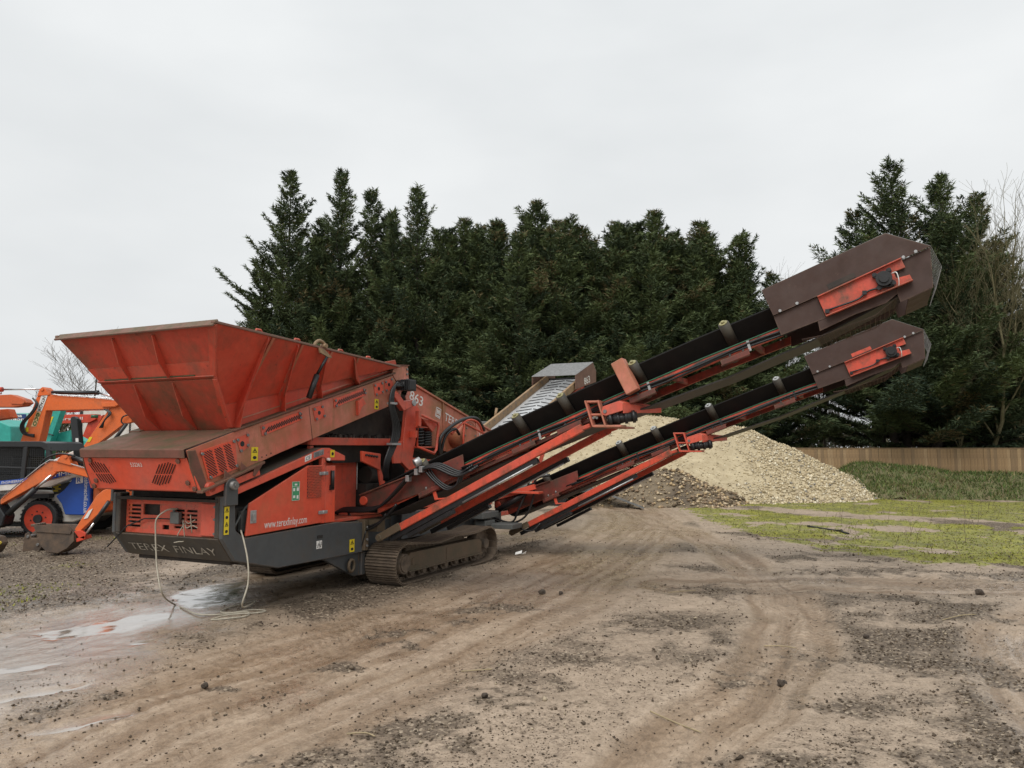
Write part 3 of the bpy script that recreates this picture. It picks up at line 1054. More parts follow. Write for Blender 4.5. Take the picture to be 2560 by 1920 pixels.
# ---- engine housing
EB = .50
q = mb()
q.prism([(-2.27, 1.30), (-2.27, 1.375), (-.86, 1.80), (-.74, 1.80), (-.43, 1.70), (-.43, 1.64), (-.72, 1.645), (-.88, 1.69)], 'y', EB - .01, EB + .03)
q.prism([(-2.27, 1.30), (-2.27, 1.375), (-.86, 1.80), (-.74, 1.80), (-.43, 1.70), (-.43, 1.64), (-.72, 1.645), (-.88, 1.69)], 'y', mir(EB + .03), mir(EB - .01))
q.box((-.87, EB, .88), (-.80, EB + .06, 1.70))
q.box((-.80, EB - .004, .88), (-.61, EB + .05, 1.58))
cowl = obj('engine_cowl', q, REDB, scr, .006)
q = mb()
q.prism([(-2.27, 1.378), (-2.27, 1.35), (-.86, 1.775), (-.44, 1.665), (-.44, 1.695), (-.74, 1.803), (-.86, 1.803)], 'y', EB + .032, mir(EB + .032))
obj('engine_roof', q, paint('roof_dark', (.04, .04, .04), amt=.6, dirt=(.10, .045, .035), top=.5, rough=.5), scr)
q = mb()
q.box((-2.2, .62, .55), (-.62, mir(.62), 1.15))
q.prism([(-1.9, 1.15), (-.62, 1.15), (-.62, 1.66), (-.9, 1.66)], 'y', .66, mir(.66))
obj('engine_block', q, DARK, scr)
q = mb()
q.cyl((-2.0, .60, 1.02), (-1.75, .60, 1.02), .07, 12)
q.box((-2.12, .56, .90), (-2.02, .60, 1.12))
q.cyl((-1.98, .56, .90), (-1.98, .60, .90), .05, 10)
q.tube(spline([(-2.2, .58, .95), (-2.05, .57, 1.15), (-1.9, .57, 1.2), (-1.7, .58, 1.25)]), .014, 6)
obj('pipework', q, CABG, scr)
# side door
door_poly = [(-2.13, .855), (-2.09, 1.20), (-2.02, 1.23), (-1.15, 1.59), (-.885, 1.59), (-.875, .895), (-1.2, .885)]
q = mb()
q.prism(door_poly, 'y', EB - .025, EB)
door = obj('door', q, paint('red_paint_door', (.62, .070, .030), amt=.45, dirt=(.36, .11, .045), top=.4, fade=(.66, .105, .055), chips=.25, streak=.8), scr, .006)
q = mb()
q.prism([(-1.165, 1.20), (-1.165, 1.565), (-1.14, 1.575), (-.905, 1.575), (-.905, 1.20)], 'y', EB - .0285, EB - .0265)
win = obj('mesh_window', q, SBLK, door)
q = mb()
import itertools
for k in range(-14, 22):
    for sgn in (1, -1):
        x0 = -1.165 + k * .024
        seg = []
        for z_ in (1.20, 1.57):
            x_ = x0 + (z_ - 1.20) * .62 if sgn > 0 else x0 + (1.57 - z_) * .62
            seg.append((x_, z_))
        (xa, za), (xb, zb) = seg
        def clipx(xa, za, xb, zb, lo, hi):
            if xa == xb:
                return None
            ts = sorted([(lo - xa) / (xb - xa), (hi - xa) / (xb - xa)])
            t0, t1 = max(0, ts[0]), min(1, ts[1])
            if t1 - t0 < .02:
                return None
            return (xa + (xb - xa) * t0, za + (zb - za) * t0), (xa + (xb - xa) * t1, za + (zb - za) * t1)
        cpr = clipx(xa, za, xb, zb, -1.165, -.905)
        if cpr:
            q.beam((cpr[0][0], EB - .031, cpr[0][1]), (cpr[1][0], EB - .031, cpr[1][1]), .006, .003, (0, 1, 0))
obj('wire_mesh', q, REDB, win)
for zz in (1.49, 1.02):
    q = mb()
    q.box((-.96, EB - .045, zz - .02), (-.80, EB - .026, zz + .02))
    q.cyl((-.88, EB - .045, zz - .022), (-.88, EB - .045, zz + .022), .014, 8)
    o = obj('hinge', q, STEEL, door, .003)
q = mb()
q.box((-2.075, EB - .033, .985), (-1.985, EB - .0255, 1.125))
q.box((-2.055, EB - .045, 1.01), (-2.005, EB - .034, 1.09))
obj('latch', q, STEEL, door, .004)
q = mb()
q.box((-1.43, EB - .029, 1.19), (-1.30, EB - .026, 1.41))
o = obj('instruction_label', q, GREENS, door)
q = mb()
for (u, v_, w_, h_) in ((-1.41, 1.30, .03, .035), (-1.35, 1.30, .035, .04), (-1.41, 1.22, .035, .03), (-1.35, 1.21, .03, .04), (-1.385, 1.365, .04, .02)):
    q.box((u, EB - .031, v_), (u + w_, EB - .0295, v_ + h_))
for (x0, x1, z0, z1) in ((-1.428, -1.302, 1.405, 1.408), (-1.428, -1.302, 1.192, 1.195), (-1.428, -1.425, 1.192, 1.408), (-1.305, -1.302, 1.192, 1.408), (-1.428, -1.302, 1.35, 1.353)):
    q.box((x0, EB - .031, z0), (x1, EB - .0295, z1))
obj('pictogram', q, WHITE, o)
text_obj('www.terexfinlay.com', WHITE, door, (-1.86, EB - .0275, .885), (1, 0, .006), (0, 0, 1), width=.70, height=.115)
# plates with CE marks
q = mb()
q.prism([(-1.20, 1.632), (-1.085, 1.668), (-1.085, 1.732), (-1.20, 1.697)], 'y', EB - .014, EB - .0115)
o = obj('maker_plate', q, WHITE, cowl)
text_obj('CE', SBLK, o, (-1.185, EB - .016, 1.648), (1, 0, .3), (0, 0, 1), width=.08, height=.042)
q = mb()
q.prism([(-1.045, 1.678), (-.86, 1.722), (-.86, 1.79), (-1.045, 1.745)], 'y', EB - .014, EB - .0115)
o = obj('maker_plate', q, STEEL, cowl)
text_obj('CE', SBLK, o, (-.925, EB - .016, 1.715), (1, 0, .24), (0, 0, 1), width=.05, height=.034)
q = mb()
for k in range(4):
    q.beam((-1.03, EB - .0152, 1.69 + k * .014), (-.945, EB - .0152, 1.71 + k * .014), .0015, .004, (0, 0, 1))
obj('small_print', q, SBLK, o)
sticker(cowl, ((-.73, 1.685), (-.65, 1.775)), off=EB - .0105, sym=1)
q = mb()
q.cyl((-.70, EB - .03, 1.30), (-.70, EB - .03, 1.52), .025, 10)
q.box((-.73, EB - .035, 1.28), (-.67, EB - .005, 1.34))
obj('torch_holder', q, BLACK, cowl)
q = mb()
q.cyl((-.79, EB - .05, 1.66), (-.79, EB - .012, 1.66), .018, 10)
obj('side_lamp', q, WHITE, cowl)
# inner bulkhead and control stand behind the housing
q = mb()
q.box((-.40, .95, .86), (.42, .98, 1.76))
q.box((-.58, .55, .86), (.5, .95, .90))
obj('bulkhead', q, RED, scr, .005)
q = mb()
q.cyl((.42, .94, 1.22), (.42, .94, 1.74), .008, 6)
obj('white_edge_trim', q, WHITE, scr)
q = mb()
q.prism([(.02, 1.76), (.45, 1.72), (.45, 1.49), (.03, 1.62)], 'y', .56, .60)
q.prism([(.40, 1.55), (.47, 1.52), (.60, 1.28), (.48, 1.26)], 'y', .57, .60)
stand = obj('control_stand', q, REDB, scr, .005)
q = mb()
for k in range(5):
    q.cyl((.10 + .06 * k, .535, 1.705 - .006 * k), (.10 + .06 * k, .562, 1.705 - .006 * k), .016, 8)
obj('control_lever', q, SBLK, stand)
q = mb()
q.cyl((.55, .9, 1.42), (.95, .9, 1.42), .13, 14)
q.box((.45, .8, 1.0), (1.4, 1.9, 1.30))
q.cyl((.52, .80, 1.12), (.85, .80, 1.12), .09, 12)
q.box((.60, .62, 1.18), (.82, .80, 1.30))
obj('hydraulic_pump', q, DARK, scr, .006)

# ---- feeder under the hopper
FB = .53
ftop = lambda a: 1.985 + (a + 2.27) * .296
fpoly = [(-2.74, 1.37), (-1.58, 1.745), (.55, 2.375), (.86, 2.47), (.90, 2.62), (.66, 2.83), (-2.27, 1.975), (-2.90, 1.775)]
q = mb()
q.prism(fpoly, 'y', FB, FB + .02)
q.prism(fpoly, 'y', mir(FB + .02), mir(FB))
feeder = obj('feeder_frame', q, REDF, scr, .004)
q = mb()
q.beam((-2.30, FB + .055, 1.985), (.70, FB + .055, 2.868), .17, .02)
q.beam((-2.30, mir(FB + .055), 1.985), (.70, mir(FB + .055), 2.868), .17, .02)
obj('top_flange', q, LID, feeder, .003)
q = mb()
q.prism([(-2.765, 1.345), (-1.90, 1.63), (-1.90, 1.655), (-2.765, 1.372)], 'y', FB - .085, FB - .002)
q.prism([(-2.05, 1.578), (-1.915, 1.622), (-2.03, 1.49), (-2.06, 1.50)], 'y', FB - .07, FB - .05)
for a_ in (-2.45, -2.22):
    zf = 1.372 + (a_ + 2.765) * .327
    q.prism([(a_, zf), (a_ + .10, zf + .033), (a_, zf + .10)], 'y', FB - .05, FB - .04)
obj('lower_flange', q, LID, feeder, .003)
# feed belt trough under the hopper
q = mb()
for d_ in (0,):
    q.prism([(-2.70, 1.50), (.70, 2.50), (.78, 2.60), (.70, 2.66), (-2.70, 1.66)], 'y', .70, mir(.70))
obj('feed_belt', q, BELT, feeder)
q = mb()
q.cyl((-2.62, .47, 1.40), (-2.62, mir(.47), 1.40), .055, 14)
q.beam((-2.65, .50, 1.345), (-1.95, .50, 1.54), .06, .07)
obj('tail_roller', q, RED, feeder, .004)
# nose: front plate with slot guards, lid and corner wings
nu = Vector((-.15, 0, .335)).normalized()
nose0 = Vector((-2.74, 0, 1.365))
q = mb()
q.plate([(-2.74, FB - .04, 1.365), (-2.885, FB + .02, 1.70), (-2.885, mir(FB + .02), 1.70), (-2.74, mir(FB - .04), 1.365)], .015)
nose = obj('nose_plate', q, REDB, feeder, .003)
q = mb()
q.plate([(-2.93, FB + .01, 1.785), (-2.25, FB + .01, 1.992), (-2.25, mir(FB + .01), 1.992), (-2.93, mir(FB + .01), 1.785)], .012)
q.plate([(-2.93, FB + .01, 1.785), (-2.93, mir(FB + .01), 1.785), (-2.915, mir(FB + .01), 1.70), (-2.915, FB + .01, 1.70)], .012)
obj('lid', q, LID, feeder, .004)
for b_0 in (FB - .012, mir(FB) + .0):
    q = mb()
    q.prism([(-2.90, 1.77), (-2.80, 1.78), (-2.66, 1.48), (-2.62, 1.38), (-2.745, 1.355), (-2.86, 1.60)], 'y', b_0, b_0 + .012)
    obj('corner_wing', q, LID, feeder, .003)


def nose_pt(b, h):
    return Vector((-2.74 - .145 * h / .335, b, 1.365 + h)) + Vector((-.010, 0, -.004))


for name, b0, sgn in (('L', 1.86, 1), ('R', .93, -1)):
    q = mb()
    for k in range(7):
        c0 = b0 - (k - 3) * .038
        l = .125 - .008 * abs(k - 3)
        hm = .175 - sgn * 0
        for (s0, s1) in ((-1.0, -.12), (.02, 1.0)):
            ln_k = .50 if sgn > 0 else .95
            p0_ = nose_pt(c0 + sgn * ln_k * l * s0, hm + l * s0 * .95)
            p1_ = nose_pt(c0 + sgn * ln_k * l * s1, hm + l * s1 * .95)
            q.beam(p0_, p1_, .0065, .010, (1, 0, .4))
    obj('vent_slots', q, SBLK, nose)
bolts(nose, [nose_pt(.62, .09), nose_pt(2.0, .09), nose_pt(.55, .03), nose_pt(2.06, .03), nose_pt(.66, .31), nose_pt(1.98, .31)], (-1, 0, -.4), .028, LID)
text_obj('532363', WHITE, nose, nose_pt(1.375, .245) + Vector((-.003, 0, 0)), (0, -1, 0), nu, width=.17, height=.045, name='chalk_number')


def guard(name, poly, off=.008, mat=None):
    q_ = mb()
    q_.prism(poly, 'y', FB - off, FB - .001)
    return obj(name, q_, mat or REDB, feeder, .002)


g0 = guard('slot_guard', [(-2.735, 1.77), (-2.28, 1.895), (-2.225, 1.58), (-2.62, 1.475)], .012)
q = mb()
def gclip(u, v_):
    """inside test in the guard's own slanted frame"""
    return 0.04 < u < .96 and .05 < v_ < .95
g_o, g_u, g_v = Vector((-2.62, 0, 1.475)), Vector((.395, 0, .105)), Vector((-.115, 0, .295))
for k in range(-9, 12):
    run = []
    for i in range(41):
        u = i / 40
        v_ = .5 + k * .105 - (u - .5) * 1.35
        ok = gclip(u, v_) and not (abs(u - .36) < .022 or abs(u - .68) < .022)
        if ok:
            run.append((u, v_))
        if (not ok or i == 40) and run:
            if len(run) > 3:
                (ua, va), (ub, vb) = run[0], run[-1]
                pa, pb = g_o + g_u * ua + g_v * va, g_o + g_u * ub + g_v * vb
                q.beam((pa.x, FB - .0135, pa.z), (pb.x, FB - .0135, pb.z), .004, .0095, (0, 0, 1))
            run = []
obj('vent_slots', q, SBLK, g0)
bolts(g0, [(-2.72, FB - .012, 1.74), (-2.30, FB - .012, 1.87), (-2.25, FB - .012, 1.61), (-2.60, FB - .012, 1.50)])
pl = guard('bearing_plate', [(-2.265, 1.905), (-2.08, 1.96), (-2.07, 1.81), (-2.19, 1.75)], .007)
q = mb()
q.cyl((-2.17, FB - .009, 1.845), (-2.17, FB - .0065, 1.845), .030, 16)
obj('port', q, SBLK, pl)
bolts(pl, [(-2.24, FB - .007, 1.885), (-2.10, FB - .007, 1.94), (-2.09, FB - .007, 1.83), (-2.19, FB - .007, 1.77)])
sticker(feeder, ((-2.03, 1.66), (-1.93, 1.81)), off=FB - .001, sym=2)
for (p_, n_) in (([(-1.91, 2.045), (-1.235, 2.245), (-1.215, 2.14), (-1.875, 1.93)], 14), ([(-.65, 2.42), (.02, 2.615), (.05, 2.515), (-.63, 2.305)], 14)):
    g_ = guard('slot_guard', p_, .008)
    q = mb()
    for k in range(n_):
        tt = (k + 1.5) / (n_ + 2)
        bt = Vector((p_[3][0] + (p_[2][0] - p_[3][0]) * tt, 0, p_[3][1] + (p_[2][1] - p_[3][1]) * tt))
        q.beam((bt.x - .015, FB - .0095, bt.z + .022), (bt.x + .045, FB - .0095, bt.z + .09), .004, .014, (0, 0, 1))
    obj('vent_slots', q, SBLK, g_)
    bolts(g_, [(p_[0][0] + .04, FB - .008, p_[0][1] - .02), (p_[1][0] - .04, FB - .008, p_[1][1] - .035), (p_[2][0] - .04, FB - .008, p_[2][1] + .02), (p_[3][0] + .04, FB - .008, p_[3][1] + .03)])
for p_ in ([(-1.04, 2.285), (-.85, 2.335), (-.79, 2.185), (-.985, 2.125)], [(.20, 2.67), (.42, 2.725), (.44, 2.565), (.25, 2.505)], [(.455, 2.735), (.645, 2.80), (.69, 2.65), (.48, 2.575)]):
    pl = guard('bearing_plate', p_, .008)
    cx_, cz_ = sum(c_[0] for c_ in p_) / 4, sum(c_[1] for c_ in p_) / 4
    q = mb()
    q.cyl((cx_, FB - .010, cz_), (cx_, FB - .0075, cz_), .026, 16)
    obj('port', q, SBLK, pl)
    bolts(pl, [(cx_ + (c_[0] - cx_) * .74, FB - .008, cz_ + (c_[1] - cz_) * .74) for c_ in p_])
guard('hook_bracket', [(-.19, 2.42), (-.09, 2.47), (-.02, 2.39), (-.11, 2.335), (-.17, 2.22)], .05, RED)
sticker(feeder, ((.24, 2.33), (.33, 2.47)), off=FB - .001, sym=2)
q = mb()
for a_ in (-1.865, -1.795, -1.725):
    q.cyl((a_, FB - .002, 1.70 + (a_ + 1.86) * .3), (a_, FB + .0, 1.70 + (a_ + 1.86) * .3), .009, 8)
for b0_ in (-1.10,):
    q.beam((b0_, FB - .0015, ftop(b0_) - .03), (b0_ + .08, FB - .0015, ftop(b0_) - .44), .002, .006, (0, 0, 1))
obj('plate_joint', q, SBLK, feeder)
# head of the feeder
q = mb()
q.prism([(.66, 2.845), (.70, 2.97), (1.06, 3.00), (1.09, 2.79), (.93, 2.62)], 'y', FB, FB + .02)
q.prism([(.66, 2.845), (.70, 2.97), (1.06, 3.00), (1.09, 2.79), (.93, 2.62)], 'y', mir(FB + .02), mir(FB))
q.box((1.055, FB + .021, 2.75), (1.075, mir(FB + .021), 2.995))
head = obj('feeder_head', q, REDF, feeder, .004)
q = mb()
q.prism([(.62, 2.885), (.70, 2.975), (1.075, 3.005), (1.075, 3.018), (.69, 2.99)], 'y', FB - .015, mir(FB - .015))
obj('head_cover', q, LID, head)
bolts(head, [(1.03, FB, 2.95), (1.03, FB, 2.88), (1.03, FB, 2.80)])
q = mb()
q.cyl((.80, FB - .16, 2.70), (.80, FB, 2.70), .075, 12)
q.box((.74, FB - .24, 2.63), (.90, FB - .10, 2.76))
for k in range(5):
    q.box((.72, FB - .23 + .03 * k, 2.615), (.93, FB - .215 + .03 * k, 2.775))
obj('drive_motor', q, BLACK, head, .004)
q = mb()
q.prism([(.53, 2.54), (.63, 2.60), (.81, 2.47), (1.06, 2.505), (1.09, 2.42), (.80, 2.33)], 'y', .42, .50)
lk = obj('lift_arm', q, REDB, scr, .008)
q = mb()
q.cyl((1.05, .40, 2.455), (1.05, .52, 2.455), .045, 14)
obj('pivot_pin', q, STEEL, lk)

# ---- hopper
rimF, rimR = Vector((-2.96, .14, 3.02)), Vector((.78, .50, 2.955))
kinkF, kinkR = Vector((-2.42, .61, 2.25)), Vector((.66, .585, 2.935))
botF, botR = Vector((-2.225, .62, 1.995)), Vector((.72, .62, 2.885))
mv = lambda p: Vector((p.x, mir(p.y), p.z))
q = mb()
midF = Vector((-2.65, .45, 2.54))
for f_ in (lambda p: p, mv):
    q.plate([f_(rimF), f_(rimR), f_(kinkR), f_(kinkF), f_(midF)], .010)
    q.plate([f_(kinkF), f_(kinkR), f_(botR), f_(botF)], .010)
hop = obj('hopper', q, REDH, scr)
midF = Vector((-2.65, .45, 2.54))
q = mb()
q.plate([rimF, midF, mv(midF), mv(rimF)], .012)
q.plate([midF + Vector((0, .0, -.03)), Vector((-2.225, .63, 1.99)), mv(Vector((-2.225, .63, 1.99))), mv(midF + Vector((0, 0, -.03)))], .010)
q.plate([midF + Vector((-.03, -.02, 0)), midF + Vector((.04, .02, -.035)), mv(midF + Vector((.04, .02, -.035))), mv(midF + Vector((-.03, -.02, 0)))], .016)
front_plate = obj('front_plate', q, REDP, hop)
# overlap strip and mossy ledge
q = mb()
a_, b_2 = midF + (rimF - midF) * .30 + Vector((-.008, 0, -.006)), midF + Vector((-.010, 0, -.004))
q.plate([a_, b_2, mv(b_2), mv(a_)], .006)
obj('overlap_strip', q, RED, front_plate)
q = mb()
q.plate([midF + Vector((-.035, .25, .012)), midF + Vector((.0, .25, .012)), mv(midF + Vector((.0, .1, .012))), mv(midF + Vector((-.035, .1, .012)))], .012)
obj('moss_line', q, simple('moss', (.06, .075, .025), .9, 0, .6, 30, .5, col2=(.06, .045, .03)), front_plate)
# corner post
q = mb()
q.plate([rimF + Vector((-.008, -.005, 0)), rimF + Vector((-.006, .09, -.006)), midF + Vector((-.014, .06, -.006)), midF + Vector((-.016, -.01, -.006))], .010)
q.beam(rimF + Vector((-.004, -.008, -.01)), midF + Vector((-.004, -.012, -.01)), .03, .03, (1, 0, 1))
q.beam(midF + Vector((-.004, -.012, -.01)), kinkF + Vector((-.01, -.012, 0)), .03, .03, (1, 0, 1))
q.beam(midF + Vector((0, .0, -.03)), Vector((-2.28, .60, 2.03)), .05, .03, (1, 0, 1))
obj('corner_post', q, REDH, hop, .003)


def rib(p_top, p_bot, nrm, depth_top, depth_bot, depth_mid=None, t_=.012, mid=.55):
    """tapered stiffener standing proud of a plate"""
    q_ = mb()
    p_top, p_bot, nrm = Vector(p_top), Vector(p_bot), Vector(nrm).normalized()
    pm_ = p_top.lerp(p_bot, mid)
    dm = depth_mid if depth_mid is not None else (depth_top + depth_bot) / 2
    q_.plate([p_top, p_top + nrm * depth_top, pm_ + nrm * dm, p_bot + nrm * depth_bot, p_bot], t_)
    return q_


upn = Vector((-.84, 0, -.54))
fr = .06
for (bt_, bm_, bb_) in ((1.63, 1.66, 1.69), (1.02, 1.07, 1.12)):
    q = rib((-2.935, bt_, 2.97), (-2.66, bm_, 2.56), upn, .035, .05, .085)
    obj('rib', q, REDH, front_plate, .002)
    q = rib((-2.63, bm_ - .01, 2.50), (-2.24, bb_, 2.01), upn, .03, .02, .10, mid=.62)
    obj('rib', q, REDH, front_plate, .002)
for a_top, a_bot, tt in ((-2.15, -2.22, .22), (-1.62, -1.51, .42), (-1.02, -.86, .62), (-.42, -.10, .80)):
    ftp = (a_top - rimF.x) / (rimR.x - rimF.x)
    ptop = rimF.lerp(rimR, ftp)
    fk = ((a_top + a_bot) / 2 - kinkF.x) / (kinkR.x - kinkF.x)
    pk = kinkF.lerp(kinkR, fk)
    fb_ = (a_bot - botF.x) / (botR.x - botF.x)
    pb = botF.lerp(botR, max(0.005, fb_))
    on = Vector((0, -.85, -.5))
    q = mb()
    q.plate([ptop, ptop + Vector((0, -.012, -.05)), pk + Vector((.0, -.125, -.02)), pb + Vector((0, -.10, 0)), pb, pk], .012)
    rb_ = obj('rib', q, REDH, hop, .002)
    q = mb()
    q.plate([ptop + Vector((.06, -.008, -.01)), ptop + Vector((.10, -.008, -.01)), pk + Vector((.08, -.012, .02)), pk + Vector((.05, -.012, .02))], .006)
    obj('weld_strip', q, REDF, rb_)
# weld line above the skirt
q = mb()
q.beam(kinkF.lerp(botF, .55) + Vector((.15, -.012, 0)), kinkR.lerp(botR, .55) + Vector((0, -.012, 0)), .010, .014)
obj('weld_seam', q, REDF, hop)
# rim
q = mb()
q.beam(rimF + Vector((-.03, 0, .01)), rimR + Vector((0, 0, .01)), .05, .025)
q.beam(mv(rimF) + Vector((-.03, 0, .01)), mv(rimR) + Vector((0, 0, .01)), .05, .025)
q.plate([rimF + Vector((-.045, -.01, -.03)), mv(rimF) + Vector((-.045, .01, -.03)), mv(rimF) + Vector((.03, .01, .035)), rimF + Vector((.03, -.01, .035))], .022)
rim = obj('rim', q, paint('rim_grimy', (.22, .10, .08), amt=.9, dirt=(.16, .125, .09), top=1.0, rough=.6, chips=.3, scale=6), hop, .004)
q = mb()
lg = rimF.lerp(rimR, .475)
q.tube([lg + Vector((.10 * math.cos(a), 0, .085 * math.sin(a) + .005)) for a in np.linspace(0, math.pi, 9)], .022, 6)
q.plate([lg + Vector((-.06, -.03, .0)), lg + Vector((.02, -.04, -.01)), lg + Vector((.16, -.05, -.10)), lg + Vector((.10, -.05, -.105)), lg + Vector((-.05, -.04, -.06))], .02)
q.cyl(lg + Vector((.06, -.05, .035)), lg + Vector((.06, .03, .035)), .028, 10)
obj('locking_lug', q, SKIRT, hop)
q = mb()
q.cyl(lg + Vector((.06, -.06, -.10)), lg + Vector((-.02, .02, -.32)), .018, 8)
q.cyl(lg + Vector((-.02, .02, -.32)), lg + Vector((-.12, .05, -.60)), .034, 8)
obj('hydraulic_ram', q, BLACK, hop)
for tt in (.18, .36, .60, .78):
    pc = rimF.lerp(rimR, tt)
    q = mb()
    q.tube([pc + Vector((-.04, .02, .02)), pc + Vector((-.03, .02, .045)), pc + Vector((.03, .02, .045)), pc + Vector((.05, .02, .02))], .014, 6)
    obj('lifting_eye', q, RED, hop)
q = mb()
q.plate([(.30, .60, 2.96), (.75, .55, 3.06), (.80, .56, 2.99)], .012)
obj('rear_flap', q, RED, hop)

# ---- machine middle: dark chute and subframe beneath the feeder
q = mb()
q.prism([(-.85, 1.98), (.75, 2.42), (1.15, 2.35), (1.15, 1.60), (-.2, 1.60)], 'y', .86, mir(.86))
q.box((-.35, 1.05, .80), (1.25, 1.75, 1.62))  # this and the next: dark fillers added to close shaded see-through gaps
q.prism([(1.26, .80), (4.3, .80), (4.3, 1.28), (1.30, 1.88)], 'y', .95, mir(.95))
obj('chute_fill', q, DARK, scr)
q = mb()
q.box((-.92, .64, 1.835), (1.10, .70, 1.935))
q.box((-.92, mir(.70), 1.835), (1.10, mir(.64), 1.935))
q.box((-.90, .70, 1.84), (-.84, mir(.70), 1.92))
q.box((-.9, .66, 1.2), (-.84, .72, 1.83))
obj('subframe', q, RED, scr, .005)
q = mb()
for k in range(60):
    a_, b_2 = -.5 + 1.5 * rnd.random(), .66 + .15 * rnd.random()
    r_ = .02 + .03 * rnd.random()
    q.box((a_, b_2, 1.937), (a_ + r_, b_2 + r_, 1.94 + r_))
o = obj('spilled_stones', q, DARK, scr)
o['kind'] = 'stuff'

# ---- screenbox
sb = [(1.12, 2.55), (1.28, 2.77), (4.5, 1.955), (4.62, 1.75), (4.5, 1.30), (1.30, 1.95)]
q = mb()
q.prism(sb, 'y', .60, .62)
q.prism(sb, 'y', mir(.62), mir(.60))
q.beam((1.28, .595, 2.762), (4.5, .595, 1.95), .05, .03)
q.beam((2.17, .59, 2.53), (2.24, .59, 1.75), .03, .02, (0, 1, 0))
q.beam((3.3, .59, 2.25), (3.38, .59, 1.5), .03, .02, (0, 1, 0))
sbx = obj('screenbox', q, REDF, scr, .004)
q = mb()
q.prism([(1.35, 2.6), (4.4, 1.83), (4.4, 1.5), (1.4, 2.2)], 'y', .625, mir(.625))
obj('screen_deck', q, DARK, sbx)
sd_ = Vector((1, 0, -.27))
su_ = Vector((.27, 0, 1))
text_obj('863', WHITE, sbx, (1.20, .597, 2.525), sd_, su_, width=.38, height=.15, bold=.01)
text_obj('TEREX', WHITE, sbx, (2.235, .597, 2.245), sd_, su_, width=.56, height=.13, bold=.006)
text_obj('FINLAY', WHITE, sbx, (2.90, .597, 2.07), sd_, su_, width=.62, height=.13, bold=.006)
q = mb()
e0, e1_, f_ = Vector((1.95, .5975, 2.30)), sd_.normalized(), su_.normalized()
def lp(u, v_):
    return e0 + e1_ * u + f_ * v_
for (u0, v0, u1, v1) in ((0, 0, .15, .012), (0, .145, .15, .157), (0, 0, .012, .157), (.138, 0, .15, .157), (.03, .05, .05, .13), (.10, .05, .12, .13), (.03, .085, .12, .10), (.065, .06, .085, .125), (.02, .02, .13, .035)):
    q.plate([lp(u0, v0), lp(u1, v0), lp(u1, v1), lp(u0, v1)], .002)
obj('emblem', q, WHITE, sbx)
# near support column with its springs
q = mb()
q.prism([(1.02, 2.36), (1.27, 2.46), (1.42, 2.34), (1.20, 1.66), (1.78, 1.62), (1.78, 1.50), (1.10, 1.48), (.90, 1.60)], 'y', .52, .58)
q.prism([(.67, 1.90), (.93, 1.90), (.93, 1.58), (.73, 1.58)], 'y', .53, .57)
q.prism([(1.10, 1.62), (1.9, 1.62), (2.4, 1.2), (2.4, .9), (1.10, .9)], 'y', .56, .60)
q.prism([(1.32, 2.24), (1.86, 2.20), (1.62, 2.04)], 'y', .44, .59)
col_ = obj('support_column', q, RED, scr, .006)
q = mb()
q.box((1.22, .46, 1.80), (1.76, .60, 1.825))
q.box((1.28, .46, 2.10), (1.72, .60, 2.12))
obj('spring_seat', q, RED, col_, .003)
for sx_, z0, z1 in ((1.375, 1.83, 2.10), (1.60, 1.83, 2.05)):
    q = mb()
    n_ = 64
    q.tube([(sx_ + .085 * math.cos(i / n_ * 2 * math.pi * 6), .53 + .06 * math.sin(i / n_ * 2 * math.pi * 6), z0 + (z1 - z0) * i / n_) for i in range(n_ + 1)], .017, 6)
    obj('coil_spring', q, BLACK, col_)
q = mb()
gp_ = [(1.17, .40, 2.30), (1.68, .40, 2.19), (1.725, .40, 2.14), (1.665, .40, 1.78), (1.60, .40, 1.72), (1.12, .40, 1.82)]
q.tube(gp_ + [gp_[0], gp_[1]], .022, 8)
q.box((1.09, .40, 1.95), (1.16, .58, 2.05))
q.box((1.13, .38, 2.12), (1.20, .44, 2.34))
obj('spring_guard', q, RED, col_)
# exciter housing
q = mb()
q.cyl((2.55, .32, 2.0), (2.55, .60, 2.0), .20, 24)
q.cyl((2.55, .30, 2.0), (2.55, .325, 2.0), .23, 24)
ex = obj('exciter_housing', q, REDF, sbx)
q = mb()
q.tube(spline([(2.05, .36, 2.02), (2.40, .28, 2.24), (2.75, .27, 2.22), (3.0, .30, 2.05)]), .018, 8)
q.tube([(2.3, .29, 1.72), (2.33, .29, 2.20), (3.3, .29, 1.98)], .018, 6)
obj('hoop_guard', q, RED, ex)
bolts(ex, [(2.55 + .17 * math.cos(a), .30, 2.0 + .17 * math.sin(a)) for a in np.linspace(0, 6.28, 9)[:-1]], (0, -1, 0), .016)


def hose(name, pts, r=.018, mat=None, parent=None, n=5):
    q_ = mb()
    q_.tube(spline(pts, n), r, 7)
    return obj(name, q_, mat or BLACK, parent or scr)


hose('exciter_hose', [(1.75, .40, 1.70), (1.72, .36, 1.95), (1.95, .33, 2.12), (2.35, .30, 2.26), (2.75, .28, 2.28), (3.1, .33, 2.1)], .028)
hose('exciter_hose', [(1.80, .42, 1.65), (1.85, .35, 1.98), (2.1, .33, 2.10), (2.3, .36, 2.02)], .024)
